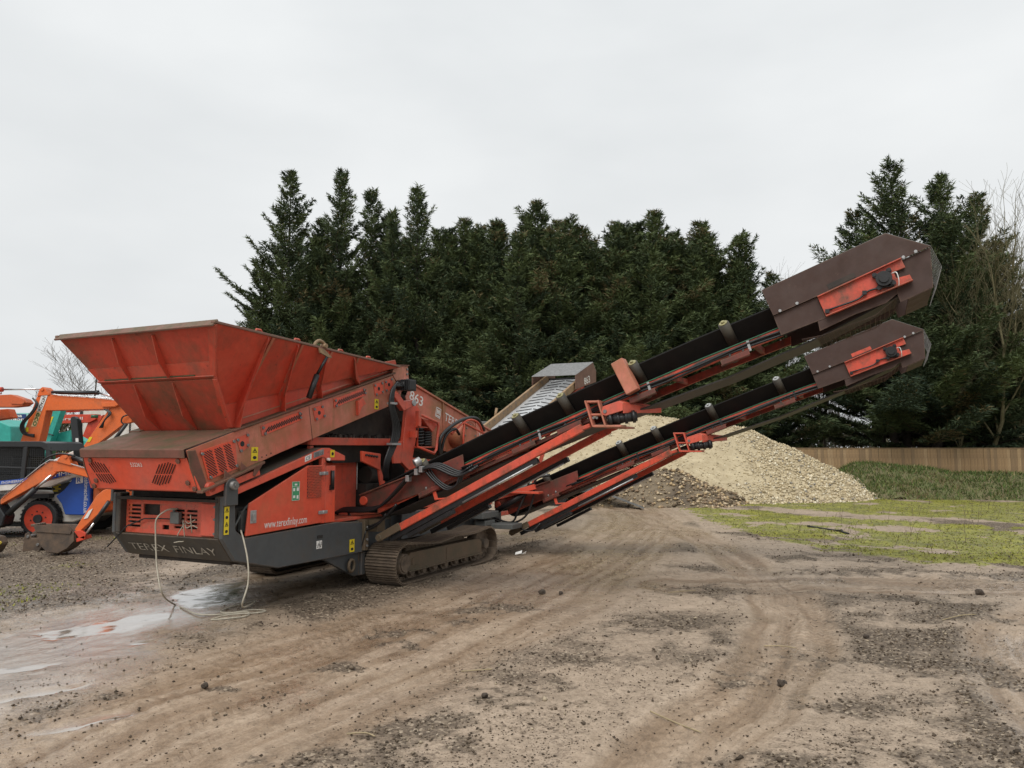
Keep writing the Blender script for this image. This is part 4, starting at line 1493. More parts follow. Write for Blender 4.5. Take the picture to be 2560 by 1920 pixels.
# hose bundle from the feeder head
for k in range(5):
    dx = .025 * (k - 2)
    hose('hydraulic_hose', [(.74, .38 + .02 * k, 2.67 + .012 * k), (.52 + dx * .4, .38, 2.66 + .01 * k), (.43 + dx * .6, .37, 2.55), (.42 + dx, .37, 2.36), (.55 + dx * 1.6, .38, 2.08), (.50 + dx * 1.4, .39, 1.85), (.36 + dx, .40, 1.60), (.42 + dx * .8, .45, 1.36)], .017)
q = mb()
q.box((.36, .33, 2.40), (.50, .41, 2.43))
q.box((.38, .33, 1.84), (.60, .42, 1.87))
obj('hose_clip', q, STEEL, scr)

# ---- crawler tracks
def track(b0, far=False):
    tr = bpy.data.objects.new('crawler_track', None)
    C.objects.link(tr)
    tr.parent = scr
    tr['label'] = 'far crawler track half hidden under the chassis' if far else 'near muddy steel crawler track'
    b1 = b0 + .48
    # shoe loop
    loop = []
    rr_ = .255
    for a in np.linspace(math.pi * 1.5, math.pi * .5, 14):
        loop.append((.28 + rr_ * math.cos(a), .27 + rr_ * math.sin(a)))
    for a, z_ in ((.55, .505), (.85, .478), (1.12, .462), (1.38, .478), (1.62, .505), (1.9, .492), (2.2, .485), (2.45, .51)):
        loop.append((a, z_))
    for a in np.linspace(math.pi * .5, -math.pi * .5, 14):
        loop.append((2.68 + rr_ * math.cos(a), .27 + rr_ * math.sin(a)))
    loop.append((1.48, .012))
    lp_ = np.array(loop + [loop[0]])
    ds = np.r_[0, np.cumsum(np.hypot(*np.diff(lp_, axis=0).T))]
    n_ = 58
    s_ = np.linspace(0, ds[-1], n_ + 1)[:-1]
    px_, pz_ = np.interp(s_, ds, lp_[:, 0]), np.interp(s_, ds, lp_[:, 1])
    pitch = ds[-1] / n_
    q_ = mb()
    hl = pitch / 2
    q_.box((-hl + .002, 0, -.008), (hl - .002, .48, .006))
    for g_ in (-.36, .0, .36):
        q_.box((g_ * pitch - .007, .004, .006), (g_ * pitch + .007, .476, .024))
    shm = q_.mesh('track_shoe')
    shm.materials.append(TRACK)
    q_ = mb()
    for bo in (.16, .29):
        q_.prism([(-hl * 1.15, -.06), (hl * 1.15, -.06), (hl * 1.15, -.012), (-hl * 1.15, -.012)], 'y', bo, bo + .035)
        q_.cyl((-hl, bo - .012, -.04), (-hl, bo + .047, -.04), .022, 8)
    lkm = q_.mesh('track_link')
    lkm.materials.append(TRACK)
    for i in range(n_):
        i0, i1 = (i - 1) % n_, (i + 1) % n_
        ang = math.atan2(pz_[i1] - pz_[i0], px_[i1] - px_[i0])
        o_ = link('track_shoe', shm, None, tr)
        o_.location = (px_[i], b0, pz_[i])
        # traversal runs up the front and back along the top, so outward is on the left of travel
        o_.rotation_euler = (0, -ang, 0)
        l_ = link('track_link', lkm, None, tr)
        l_.location = (px_[i], b0, pz_[i])
        l_.rotation_euler = (0, -ang, 0)
    q_ = mb()
    q_.prism([(.36, .16), (.36, .35), (.42, .40), (2.36, .385), (2.46, .33), (2.46, .165)], 'y', b0 + .035, b0 + .40)
    q_.box((.37, b0 + .012, .150), (2.47, b0 + .10, .163))
    q_.box((.45, b0 + .026, .23), (.60, b0 + .034, .33))
    q_.box((1.36, b0 + .030, .19), (1.372, b0 + .034, .37))
    q_.box((.55, b0 + .20, .38), (2.2, b1 + .3, .46))
    obj('track_frame', q_, TRACK2, tr, .01)
    for k in range(7):
        q_ = mb()
        c_ = .50 + k * .30
        q_.cyl((c_, b0 + .13, .135), (c_, b0 + .36, .135), .075, 14)
        q_.cyl((c_, b0 + .05, .135), (c_, b0 + .13, .135), .052, 14)
        q_.cyl((c_, b0 + .10, .135), (c_, b0 + .125, .135), .088, 14)
        obj('track_roller', q_, TRACK, tr)
    q_ = mb()
    n2 = 22
    pts_ = []
    for k in range(n2 * 2):
        a = k * math.pi / n2
        r_ = .215 if k % 2 == 0 else .185
        pts_.append((.28 + r_ * math.cos(a), .27 + r_ * math.sin(a)))
    q_.prism(pts_, 'y', b0 + .18, b0 + .30)
    q_.cyl((.28, b0 + .03, .27), (.28, b0 + .42, .27), .135, 18)
    q_.cyl((.28, b0 + .015, .27), (.28, b0 + .03, .27), .11, 18)
    obj('sprocket', q_, TRACK, tr)
    q_ = mb()
    q_.cyl((2.68, b0 + .16, .27), (2.68, b0 + .32, .27), .21, 20)
    q_.cyl((2.68, b0 + .06, .27), (2.68, b0 + .42, .27), .08, 14)
    obj('idler', q_, TRACK, tr)
    return tr


track(0.0)
track(2.16, True)

# ------------------------------------------------------------------ conveyors
TB = [(.60, 1.18), (-.42, 1.63), (-1.4, 2.05), (-2.24, 2.38), (-2.95, 2.66), (-3.92, 3.03), (-4.68, 3.30), (-5.80, 3.70)]
_tb = sorted(TB)


def T(b):
    return float(np.interp(b, [q_[0] for q_ in _tb], [q_[1] for q_ in _tb]))


def part(name, label=None, parent=None):
    o_ = bpy.data.objects.new(name, None)
    C.objects.link(o_)
    o_.parent = parent or scr
    if label:
        o_['label'] = label
    return o_


def wire_sheet(rows, cols_n, step, r=.004):
    """wire mesh stretched over a strip given by pairs of edge points"""
    q_ = MB()
    L_ = [Vector(a) for a, b in rows]
    N_ = [Vector(b) for a, b in rows]
    for k in range(cols_n + 1):
        t_ = k / cols_n
        for i in range(len(rows) - 1):
            q_.beam(L_[i].lerp(N_[i], t_), L_[i + 1].lerp(N_[i + 1], t_), r, r, (0, .3, 1))
    for i in range(len(rows) - 1):
        l = (L_[i + 1] - L_[i]).length
        n_ = max(1, int(l / step))
        for j in range(n_):
            t_ = j / n_
            q_.beam(L_[i].lerp(L_[i + 1], t_), N_[i].lerp(N_[i + 1], t_), r, r, (0, .3, 1))
    return q_


def side_conveyor(a1, db, dz, label, second=False):
    cv = part('side_conveyor', label)
    W_ = .84

    def P(a, b, z):
        return Vector((a1 + a, b + db, z + dz))

    def put(name, q_, mat, bev=0.0):
        return obj(name, q_, mat, cv, bev)

    bs_ = np.linspace(.58, -5.78, 60)
    # carrying belt, troughed
    q_ = MB()
    prof = [(0, 0), (.21, -.21), (.63, -.21), (W_, 0)]
    vs, fs = [], []
    for th_ in (0, -.014):
        for b in bs_:
            for (pa, pz) in prof:
                vs.append(P(pa, b, T(b) + pz + th_))
    n_ = len(bs_)
    for lay in (0, 1):
        o_ = lay * n_ * 4
        for i in range(n_ - 1):
            for j in range(3):
                f_ = (o_ + i * 4 + j, o_ + i * 4 + j + 1, o_ + (i + 1) * 4 + j + 1, o_ + (i + 1) * 4 + j)
                fs.append(f_ if lay == 0 else f_[::-1])
    for i in range(n_ - 1):
        for j in (0, 3):
            fs.append((i * 4 + j, (i + 1) * 4 + j, n_ * 4 + (i + 1) * 4 + j, n_ * 4 + i * 4 + j))
    q_.add(vs, fs)
    put('carrying_belt', q_, BELT)
    # return belt and head drum wrap
    q_ = MB()
    pr = [(.30, T(.30) - .42), (-1.4, T(-1.4) - .45), (-2.6, T(-2.6) - .47), (-3.3, T(-3.3) - .52), (-4.2, T(-4.2) - .555), (-5.1, T(-5.1) - .51)]
    pr += [(-5.80 + .17 * math.cos(a), 3.47 + .17 * math.sin(a)) for a in np.linspace(-1.9, -4.6, 9)]
    for i in range(len(pr) - 1):
        q_.plate([P(.12, *pr[i]), P(.72, *pr[i]), P(.72, *pr[i + 1]), P(.12, *pr[i + 1])], .016)
    put('return_belt', q_, BELTR)
    q_ = MB()
    q_.cyl(P(.02, -5.79, 3.47), P(.82, -5.79, 3.47), .155, 20)
    put('drum', q_, BELT)
    q_ = MB()
    q_.cyl(P(.10, .30, T(.3) - .30), P(.74, .30, T(.3) - .30), .12, 18)
    put('drum', q_, BELT)
    # rails
    for (ra, rb) in ((.015, .06), (W_ - .06, W_ - .015)):
        q_ = MB()
        for b0, b1 in zip(bs_[2:49:3], bs_[5:52:3]):
            q_.add([P(x_, b_, T(b_) + z_) for b_ in (b0, b1) for x_ in (ra, rb) for z_ in (-.355, -.262)],
                   [(0, 1, 3, 2), (4, 6, 7, 5), (0, 4, 5, 1), (2, 3, 7, 6), (0, 2, 6, 4), (1, 5, 7, 3)])
        q_.beam(P(ra - .012, .2, T(.2) - .352), P(ra - .012, -2.6, T(-2.6) - .352), .03, .012)
        put('side_rail', q_, REDC)
    q_ = MB()
    for b0, b1 in zip(bs_[10:49:2], bs_[12:51:2]):
        q_.beam(P(.010, b0, T(b0) - .252), P(.010, b1, T(b1) - .252), .012, .010)
    put('seal_strip', q_, GREENL)
    # lower chords in the tail section
    for ca in (.03, W_ - .07):
        q_ = MB()
        q_.beam(P(ca, -.3, T(-.3) - .385), P(ca, -2.65, T(-2.65) - .40), .04, .035)
        for b in (-.9, -1.6, -2.3):
            q_.beam(P(ca, b, T(b) - .36), P(ca, b - .10, T(b - .1) - .40), .03, .03, (0, 1, 0))
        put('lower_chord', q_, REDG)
    # cross ties
    q_ = MB()
    for b in (-.6, -1.5, -2.4, -3.6, -4.5):
        q_.beam(P(.065, b, T(b) - .31), P(W_ - .065, b, T(b) - .31), .05, .06)
    put('cross_ties', q_, REDC)
    # tail frame
    tail = [(.62, 1.16), (-.45, 1.53), (-.95, 1.72), (-.98, 1.50), (-.52, 1.29), (.05, 1.09), (.45, 1.02), (.62, 1.03)]
    for ca in (-.035, W_ + .015):
        q_ = MB()
        vs = [P(ca, b, z) for b, z in tail] + [P(ca + .02, b, z) for b, z in tail]
        m_ = len(tail)
        q_.add(vs, [tuple(range(m_)), tuple(range(2 * m_ - 1, m_ - 1, -1))] + [(i, i + m_, (i + 1) % m_ + m_, (i + 1) % m_) for i in range(m_)])
        q_.beam(P(ca + .01, .62, 1.17), P(ca + .01, -.45, 1.54), .06, .02)
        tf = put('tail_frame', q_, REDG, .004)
    q_ = MB()
    q_.beam(P(-.04, -.52, 1.31), P(-.04, -.58, 1.14), .05, .02, (1, 0, 0))
    q_.beam(P(-.04, -.56, 1.15), P(-.04, -.95, 1.19), .02, .05, (1, 0, 0))
    q_.cyl(P(-.06, .55, 1.10), P(.0, .55, 1.10), .06, 12)
    put('take_up_bracket', q_, RED, .004)
    # idlers: near wing roller, its far twin, the flat roller and the red channel that carries them
    for k, b in enumerate((-.36, -1.69, -2.28, -3.17, -4.20)):
        t_ = T(b)
        for sgn in (0, 1):
            fa = (lambda a: a) if sgn == 0 else (lambda a: W_ - a)
            q_ = MB()
            p0_, p1_ = P(fa(-.045), b + .0, t_ + .025), P(fa(.115), b - .075, t_ - .175)
            q_.cyl(p0_, p1_, .060, 14)
            ro = put('wing_roller', q_, ROLL)
            q_ = MB()
            d_ = (p0_ - p1_).normalized()
            q_.tube([p0_ + d_ * .001 + x_ for x_ in (Vector((0, 0, 0)), d_ * .008)], [.048, .048], 14)
            q_.cyl(p0_ + d_ * .008, p0_ + d_ * .03, .02, 8)
            obj('roller_cap', q_, RCAPG if second else RCAP, ro)
            q_ = MB()
            q_.beam(p1_ - d_ * .0, p1_ - d_ * .10, .04, .012, (0, 1, .3))
            q_.cyl(p1_, p1_ - d_ * .05, .016, 8)
            obj('roller_stem', q_, BOLT, ro)
        q_ = MB()
        bz = t_ - .335 - .06
        q_.beam(P(-.035, b + .03, T(b + .03) - .375), P(-.035, b - .27, T(b - .27) - .375), .07, .012)
        q_.beam(P(-.070, b + .03, T(b + .03) - .40), P(-.070, b - .27, T(b - .27) - .40), .012, .055)
        q_.beam(P(-.035, b + .03, T(b + .03) - .43), P(-.035, b - .27, T(b - .27) - .43), .07, .012)
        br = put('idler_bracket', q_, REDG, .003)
        q_ = MB()
        q_.cyl(P(-.035, b - .06, T(b) - .345), P(-.035, b - .06, T(b) - .30), .014, 6)
        q_.cyl(P(-.035, b - .20, T(b - .2) - .37), P(-.035, b - .20, T(b - .2) - .32), .014, 6)
        obj('bolt', q_, BOLT, br)
        q_ = MB()
        q_.cyl(P(.22, b, t_ - .285), P(.62, b, t_ - .285), .058, 14)
        put('flat_roller', q_, ROLL)
    if not second:
        q_ = MB()
        q_.beam(P(-.10, -3.02, 2.79), P(-.10, -3.20, 2.43), .15, .15, (1, 0, 0))
        put('box_post', q_, REDF, .006)
    # hoses along the rail
    for k in range(3):
        q_ = MB()
        pts = [P(-.03 - .012 * k, b, T(b) - .312 - .030 * (k % 2) - .012 * math.sin(b * 5 + k)) for b in np.linspace(-.75 - .1 * k, -4.95, 34)]
        q_.tube(pts, .013, 6)
        put('hydraulic_hose', q_, BLACK)
    for b in (-2.0, -3.35, -4.45):
        q_ = MB()
        q_.beam(P(-.055, b, T(b) - .27), P(-.055, b - .03, T(b) - .38), .028, .010, (1, 0, 0))
        put('hose_clip', q_, STEEL if not second else BLACK)
    # support arms
    for i_, ca in enumerate((-.10, W_ + .06)):
        q_ = MB()
        q_.beam(P(ca, -.06, .775), P(ca, -2.58, 2.035), .055, .095)
        q_.beam(P(ca, -2.50, 2.0), P(ca, -2.68, 2.06), .05, .05)
        arm = put('support_arm', q_, REDC, .008)
        q_ = MB()
        q_.beam(P(ca + .03, .08, .62), P(ca + .03, -2.0, 1.655), .07, .06)
        q_.beam(P(ca + .02, -.2, .68), P(ca + .02, -.85, 1.01), .09, .05)
        obj('inner_slide', q_, BLACK, arm)
        q_ = MB()
        q_.cyl(P(ca - .01, -1.0, 1.125), P(ca - .01, -1.95, 1.598), .013, 8)
        obj('slide_rod', q_, STEEL, arm)
        q_ = MB()
        q_.beam(P(ca - .035, .26, .62), P(ca - .035, -.09, .80), .02, .10)
        q_.cyl(P(ca - .06, .23, .635), P(ca + .02, .23, .635), .045, 14)
        obj('pivot_link', q_, TRACK2, arm, .006)
    # folding joint: square tube end, spring box, slotted plate
    q_ = MB()
    for (u0, u1, z0, z1) in ((-2.63, -2.80, 2.32, 2.345), (-2.67, -2.86, 2.17, 2.195), (-2.72, -2.90, 2.04, 2.065)):
        q_.box(P(-.16, u1, z0), P(W_ + .1, u0, z1))
    q_.beam(P(-.15, -2.645, 2.345), P(-.15, -2.74, 2.04), .10, .02, (0, 1, 0))
    q_.beam(P(-.15, -2.80, 2.345), P(-.15, -2.89, 2.04), .10, .02, (0, 1, 0))
    q_.box(P(-.20, -3.08, 2.035), P(.0, -2.74, 2.06))
    jb = put('folding_joint', q_, RED if second else REDF, .005)
    q_ = MB()
    pl_ = [(-2.84, 2.18), (-2.86, 2.27), (-3.05, 2.33), (-3.10, 2.30), (-3.10, 2.22), (-2.90, 2.165)]
    m_ = len(pl_)
    q_.add([P(-.20, b, z) for b, z in pl_] + [P(-.185, b, z) for b, z in pl_], [tuple(range(m_)), tuple(range(2 * m_ - 1, m_ - 1, -1))] + [(i, i + m_, (i + 1) % m_ + m_, (i + 1) % m_) for i in range(m_)])
    q_.plate([P(-.185, -3.10, 2.30), P(.55, -3.34, 2.28), P(.55, -3.34, 2.22), P(-.185, -3.10, 2.19)], .015)
    q_.plate([P(-.185, -3.05, 2.33), P(.55, -3.30, 2.30), P(.55, -3.34, 2.28), P(-.185, -3.10, 2.30)], .012)
    obj('slotted_plate', q_, REDB, jb, .003)
    q_ = MB()
    q_.cyl(P(-.15, -2.90, 2.12), P(-.05, -3.22, 2.16), .055, 14)
    for k in range(4):
        t_ = k / 3.4
        c_ = P(-.15, -2.92, 2.12).lerp(P(-.05, -3.2, 2.16), t_)
        d_ = (P(-.05, -3.22, 2.16) - P(-.15, -2.9, 2.12)).normalized()
        q_.cyl(c_, c_ + d_ * .035, .072, 14)
    obj('rubber_buffer', q_, BLACK, jb)
    q_ = MB()
    for (b, z) in ((-2.70, 2.145), (-2.74, 2.145), (-2.78, 2.145)):
        q_.cyl(P(-.175, b, z), P(-.16, b, z), .016, 8)
    q_.cyl(P(-.21, -2.89, 2.215), P(-.19, -2.89, 2.215), .022, 10)
    obj('bolt', q_, BOLT, jb)
    # head guards
    up = [(-4.62, 3.47), (-5.82, 3.94), (-6.21, 3.765), (-5.95, 3.66), (-4.73, 3.19)]
    lo = [(-4.73, 3.185), (-5.165, 3.355), (-5.24, 3.13), (-4.80, 2.98)]
    un = [(-5.16, 3.12), (-5.18, 3.0), (-5.52, 3.15), (-5.80, 3.24), (-5.91, 3.33), (-5.95, 3.64), (-5.24, 3.33)]
    en = [(-5.95, 3.655), (-6.21, 3.76), (-6.22, 3.36), (-5.93, 3.24), (-5.90, 3.34)]
    for i_, ca in enumerate((-.10, W_ + .08)):
        sg = -1 if i_ == 0 else 1
        for nm, pl_, off in (('guard_panel', up, .028), ('guard_panel', lo, 0), ('guard_panel', un, -.004), ('guard_panel', en, 0)):
            q_ = MB()
            m_ = len(pl_)
            x0_ = ca + sg * off
            q_.add([P(x0_, b, z) for b, z in pl_] + [P(x0_ + .008, b, z) for b, z in pl_], [tuple(range(m_)), tuple(range(2 * m_ - 1, m_ - 1, -1))] + [(i, i + m_, (i + 1) % m_ + m_, (i + 1) % m_) for i in range(m_)])
            gpn = put(nm, q_, BROWN)
            if i_ == 0 and nm == 'guard_panel' and pl_ is up:
                q2 = MB()
                for (b, z) in ((-4.80, 3.235), (-4.97, 3.30), (-5.97, 3.68), (-6.08, 3.725)):
                    q2.cyl(P(x0_ - .008, b, z), P(x0_, b, z), .016, 8)
                obj('bolt', q2, STEEL, gpn)
                q2 = MB()
                sp = [(-5.26, 3.47), (-5.52, 3.57), (-5.54, 3.525), (-5.28, 3.42)]
                q2.add([P(x0_ - .003, b, z) for b, z in sp] + [P(x0_ + .001, b, z) for b, z in sp], [(0, 1, 2, 3), (7, 6, 5, 4), (0, 4, 5, 1), (1, 5, 6, 2), (2, 6, 7, 3), (3, 7, 4, 0)])
                obj('adjuster_window', q2, DARK if not second else REDC, gpn)
    q_ = MB()
    q_.plate([P(-.10, -6.21, 3.36), P(W_ + .08, -6.21, 3.36), P(W_ + .08, -6.0, 3.27), P(-.10, -6.0, 3.27)], .01)
    put('chute_lip', q_, BROWN)
    q_ = wire_sheet([(P(-.10, -4.62, 3.475), P(W_ + .08, -4.62, 3.475)), (P(-.10, -5.82, 3.948), P(W_ + .08, -5.82, 3.948)), (P(-.10, -6.21, 3.775), P(W_ + .08, -6.21, 3.775)), (P(-.08, -6.30, 3.56), P(W_ + .06, -6.30, 3.56)), (P(-.08, -6.24, 3.34), P(W_ + .06, -6.24, 3.34))], 12, .05)
    put('wire_mesh', q_, BOLT)
    q_ = wire_sheet([(P(-.06, -5.0, 2.93), P(W_ + .04, -5.0, 2.93)), (P(-.06, -5.2, 2.96), P(W_ + .04, -5.2, 2.96)), (P(-.06, -5.7, 3.13), P(W_ + .04, -5.7, 3.13)), (P(-.06, -5.93, 3.32), P(W_ + .04, -5.93, 3.32))], 12, .05)
    put('under_mesh', q_, BROWN)
    # drive panel with its bearing
    dp = [(-5.17, 3.345), (-5.95, 3.665), (-5.985, 3.575), (-5.88, 3.54), (-5.90, 3.475), (-6.02, 3.50), (-6.045, 3.44), (-5.245, 3.14)]
    q_ = MB()
    m_ = len(dp)
    q_.add([P(-.135, b, z) for b, z in dp] + [P(-.115, b, z) for b, z in dp], [tuple(range(m_)), tuple(range(2 * m_ - 1, m_ - 1, -1))] + [(i, i + m_, (i + 1) % m_ + m_, (i + 1) % m_) for i in range(m_)])
    q_.beam(P(-.15, -5.17, 3.345), P(-.15, -5.95, 3.665), .05, .012)
    q_.beam(P(-.15, -5.245, 3.14), P(-.15, -6.045, 3.44), .05, .012)
    dpo = put('drive_panel', q_, REDC, .003)
    q_ = MB()
    q_.cyl(P(-.215, -5.79, 3.47), P(-.135, -5.79, 3.47), .075, 18)
    q_.cyl(P(-.235, -5.79, 3.47), P(-.215, -5.79, 3.47), .045, 14)
    for a in (.5, 2.07, 3.64, 5.21):
        q_.beam(P(-.15, -5.79, 3.47), P(-.15, -5.79 + .105 * math.cos(a), 3.47 + .105 * math.sin(a)), .05, .05, (1, 0, 0))
        q_.cyl(P(-.185, -5.79 + .10 * math.cos(a), 3.47 + .10 * math.sin(a)), P(-.17, -5.79 + .10 * math.cos(a), 3.47 + .10 * math.sin(a)), .02, 8)
    obj('bearing', q_, BLACK, dpo)
    q_ = MB()
    q_.tube(spline([P(-.145, -5.25, 3.20), P(-.16, -5.38, 3.235), P(-.16, -5.55, 3.29), P(-.155, -5.66, 3.37), P(-.16, -5.88, 3.40)]), .010, 6)
    q_.box(P(-.17, -5.28, 3.17), P(-.14, -5.24, 3.21))
    q_.box(P(-.17, -5.63, 3.33), P(-.14, -5.59, 3.37))
    obj('grease_line', q_, BLACK, dpo)
    q_ = MB()
    q_.tube(spline([P(-.17, -5.86, 3.52), P(-.20, -5.90, 3.52), P(-.20, -5.92, 3.45), P(-.17, -5.92, 3.39)]), .005, 6)
    obj('grease_loop', q_, WHITE, dpo)
    return cv


side_conveyor(.10, 0, 0, 'near side conveyor, larger in view, with yellowed roller caps')
side_conveyor(3.90, -.10, -.30, 'rear side conveyor, lower in view, with grey roller caps', True)

# hose loom at the foot of the near conveyor
def loom(pts, k, r=.016):
    hose('hydraulic_hose', [(a, b, z) for a, b, z in [(.02 - .02 * k + p[2] if len(p) > 2 else .02 - .02 * k, p[0] + .018 * k, p[1] - .016 * k) for p in pts]], r)


for k in range(4):
    loom([(.97, .86), (.92, .96), (.78, 1.0), (.30, 1.03), (.04, 1.19), (-.24, 1.46), (-.41, 1.55), (-.65, 1.60), (-.97, 1.50), (-1.2, 1.58)], k)
for k in range(3):
    loom([(-.50, 1.53), (-.62, 1.40 + .01 * k), (-.80, 1.31), (-.94, 1.37), (-1.0, 1.50), (-1.12, 1.59)], k, .013)
loom([(.74, .97), (.70, .88), (.50, .78), (.29, .82), (.13, .93), (-.03, 1.09)], 1, .016)
loom([(.70, .97), (.62, .86), (.45, .75), (.22, .84), (.10, .98)], 2, .013)
loom([(.76, .96), (.79, .68), (.73, .42), (.58, .42), (.43, .55), (.35, .78)], 4, .010)
q = MB()
for b, z in ((-.20, 1.42), (-.33, 1.505), (-.40, 1.54)):
    q.box((-.06, b - .03, z - .05), (.02, b + .02, z + .03))
q.cyl((-.08, -.33, 1.60), (-.02, -.38, 1.64), .055, 14)
obj('hose_coupling', q, STEEL, scr, .004)
# hydraulic gear at the foot of the rear conveyor
q = MB()
q.box((3.0, .30, .62), (3.6, .62, .72))
q.box((3.1, .30, .50), (3.45, .50, .58))
q.box((3.3, -.1, .44), (3.7, .3, .52))
q.cyl((3.55, .55, .55), (3.55, .55, .9), .07, 10)
obj('valve_block', q, CABG, scr, .006)
q = MB()
q.prism([(3.2, 1.15), (3.86, 1.32), (3.86, .98), (3.5, .80), (3.2, .86)], 'y', .42, .50)
q.beam((3.70, .45, .92), (3.70, -.35, 1.14), .06, .09)
q.box((3.6, -.45, 1.02), (3.82, .3, 1.06))
obj('rear_bracket', q, RED, scr, .006)
q = MB()
q.cyl((3.72, .40, .70), (3.72, -.15, 1.02), .05, 12)
q.cyl((3.72, -.15, 1.02), (3.72, -.35, 1.14), .022, 8)
obj('lift_ram', q, BLACK, scr)
hose('hydraulic_hose', [(3.75, .5, .55), (3.72, .2, .48), (3.7, -.15, .62), (3.72, -.3, .95), (3.7, -.35, 1.25), (3.75, -.6, 1.35)], .018)
hose('hydraulic_hose', [(3.70, .5, .60), (3.68, .1, .52), (3.66, -.05, .75), (3.70, -.18, 1.05), (3.7, -.28, 1.28), (3.75, -.6, 1.33)], .018)
hose('hydraulic_hose', [(3.75, .0, .48), (3.7, -.12, .40), (3.7, -.3, .40), (3.75, -.42, .52)], .014)

# rear chevron conveyor, climbing away behind the machine
rc = part('rear_conveyor', 'rear conveyor with wet chevron belt climbing away')
RZ = lambda a: 1.62 + (a - 4.4) * .394
q = MB()
q.plate([(4.3, .86, RZ(4.3) - .12), (4.3, 1.78, RZ(4.3) - .12), (9.6, 1.78, RZ(9.6) - .12), (9.6, .86, RZ(9.6) - .12)], .02)
q.plate([(4.3, .90, RZ(4.3) - .42), (4.3, 1.74, RZ(4.3) - .42), (9.6, 1.74, RZ(9.6) - .42), (9.6, .90, RZ(9.6) - .42)], .02)
obj('chevron_belt', q, CHEV, rc)
q = MB()
for k in range(22):
    a = 4.5 + k * .225
    for y0, y1, d_ in ((.98, 1.30, .14), (1.66, 1.34, .14)):
        q.beam((a, y0, RZ(a) - .10), (a + d_, y1, RZ(a + d_) - .10), .013, .016)
obj('chevron_cleats', q, CHEVD, rc)
q = MB()
for b in (1.80, .82):
    q.beam((4.3, b, RZ(4.3) - .02), (9.35, b, RZ(9.35) - .02), .06, .17)
sk = obj('belt_skirt', q, SKIRT, rc, .006)
q = MB()
for b in (1.768, .852):
    for k in range(22):
        a = 4.6 + k * .215
        sgn = -1 if b > 1.3 else 1
        q.cyl((a, b, RZ(a) + .02), (a, b + sgn * .012, RZ(a) + .02), .014, 6)
for b in (1.832,):
    for k in range(22):
        a = 4.6 + k * .215
        q.cyl((a, b, RZ(a) - .02), (a, b + .012, RZ(a) - .02), .014, 6)
obj('bolt', q, BOLT, sk)
q = MB()
for b in (.88, 1.76):
    q.beam((4.3, b, RZ(4.3) - .26), (9.7, b, RZ(9.7) - .26), .05, .12)
    q.beam((6.0, b, .55), (7.6, b, RZ(7.6) - .3), .06, .08)
    q.beam((4.4, b, .55), (6.0, b, .55), .06, .08)
obj('conveyor_frame', q, REDC, rc, .005)
q = MB()
q.cyl((6.55, 1.86, RZ(6.55) + .02), (6.62, 1.86, RZ(6.55) + .20), .03, 8)
obj('peg', q, SKIRT, rc)
hg = [(8.55, 3.52), (9.77, 3.94), (10.02, 3.73), (10.01, 3.47), (8.55, 3.18)]
for b, nm in ((.74, 'near'), (1.86, 'far')):
    q = MB()
    q.prism(hg, 'y', b, b + .012)
    g_ = obj('guard_panel', q, BROWN2, rc)
    if b < 1:
        text_obj('863', WHITE, g_, (9.15, b - .003, 3.33), (1, 0, .25), (-.25, 0, 1), width=.42, height=.17, bold=.01)
q = wire_sheet([((8.55, .74, 3.53), (8.55, 1.87, 3.53)), ((9.77, .74, 3.95), (9.77, 1.87, 3.95)), ((10.02, .74, 3.74), (10.02, 1.87, 3.74))], 26, .045, .012)
obj('wire_mesh', q, STEEL, rc)
q = MB()
q.cyl((9.6, .80, RZ(9.6) - .27), (9.6, 1.84, RZ(9.6) - .27), .17, 18)
obj('drum', q, BELT, rc)

# ------------------------------------------------------------------ the loose power cable
def MW(a, b, z):
    ca, sa = math.cos(MROT), math.sin(MROT)
    return Vector((MO[0] + a * ca - b * sa, MO[1] + a * sa + b * ca, z))


gzf = lambda x_, y_: float(ground_z(x_, y_)[0]) + .014
pts = [MW(-2.40, 1.19, 1.145), MW(-2.50, 1.24, 1.135), MW(-2.58, 1.30, 1.05), MW(-2.58, 1.31, .90), MW(-2.58, 1.29, .70), MW(-2.60, 1.24, .52), MW(-2.64, 1.10, .28)]
gp2 = [(-3.93, 9.12), (-3.72, 8.90), (-3.45, 8.60), (-3.17, 8.55), (-2.92, 8.73), (-2.72, 8.66), (-2.78, 8.52), (-3.05, 8.46), (-3.18, 8.30), (-3.02, 8.22), (-2.84, 8.36), (-2.88, 8.56), (-3.10, 8.62), (-3.24, 8.72), (-3.22, 9.0), (-3.06, 9.35)]
pts += [Vector((x_, y_, gzf(x_, y_))) for x_, y_ in gp2]
pts += [MW(-2.30, .33, .16), MW(-2.30, .26, .40), MW(-2.29, .28, .62), MW(-2.27, .36, .82), MW(-2.22, .46, .93)]
q = MB()
q.tube(spline(pts, 5), .0085, 6)
cb_ = obj('power_cable', q, CABLE)
tag(cb_, 'dirty white flex hanging from the machine front and looped on the ground', 'cable')
q = MB()
q.box((-2.44, 1.14, .985), (-2.39, 1.27, 1.11))
q.box((-2.43, 1.22, 1.11), (-2.40, 1.25, 1.15))
jb_ = obj('junction_box', q, CABG, grille, .006)
q = MB()
for p_ in ([(-2.41, 1.10, 1.03), (-2.45, 1.05, .98), (-2.42, 1.06, .82), (-2.44, 1.12, .80), (-2.46, 1.17, .79)], [(-2.41, 1.07, 1.02), (-2.44, .98, 1.0), (-2.43, .90, 1.04)], [(-2.41, 1.07, 1.0), (-2.45, 1.0, .95), (-2.44, .93, .98), (-2.43, .86, .955)], [(-2.41, 1.07, 1.0), (-2.46, 1.10, .90), (-2.45, 1.13, .86)], [(-2.41, .98, 1.04), (-2.45, .95, 1.09), (-2.44, .93, .90)]):
    q.tube(spline(p_, 4), .006, 5)
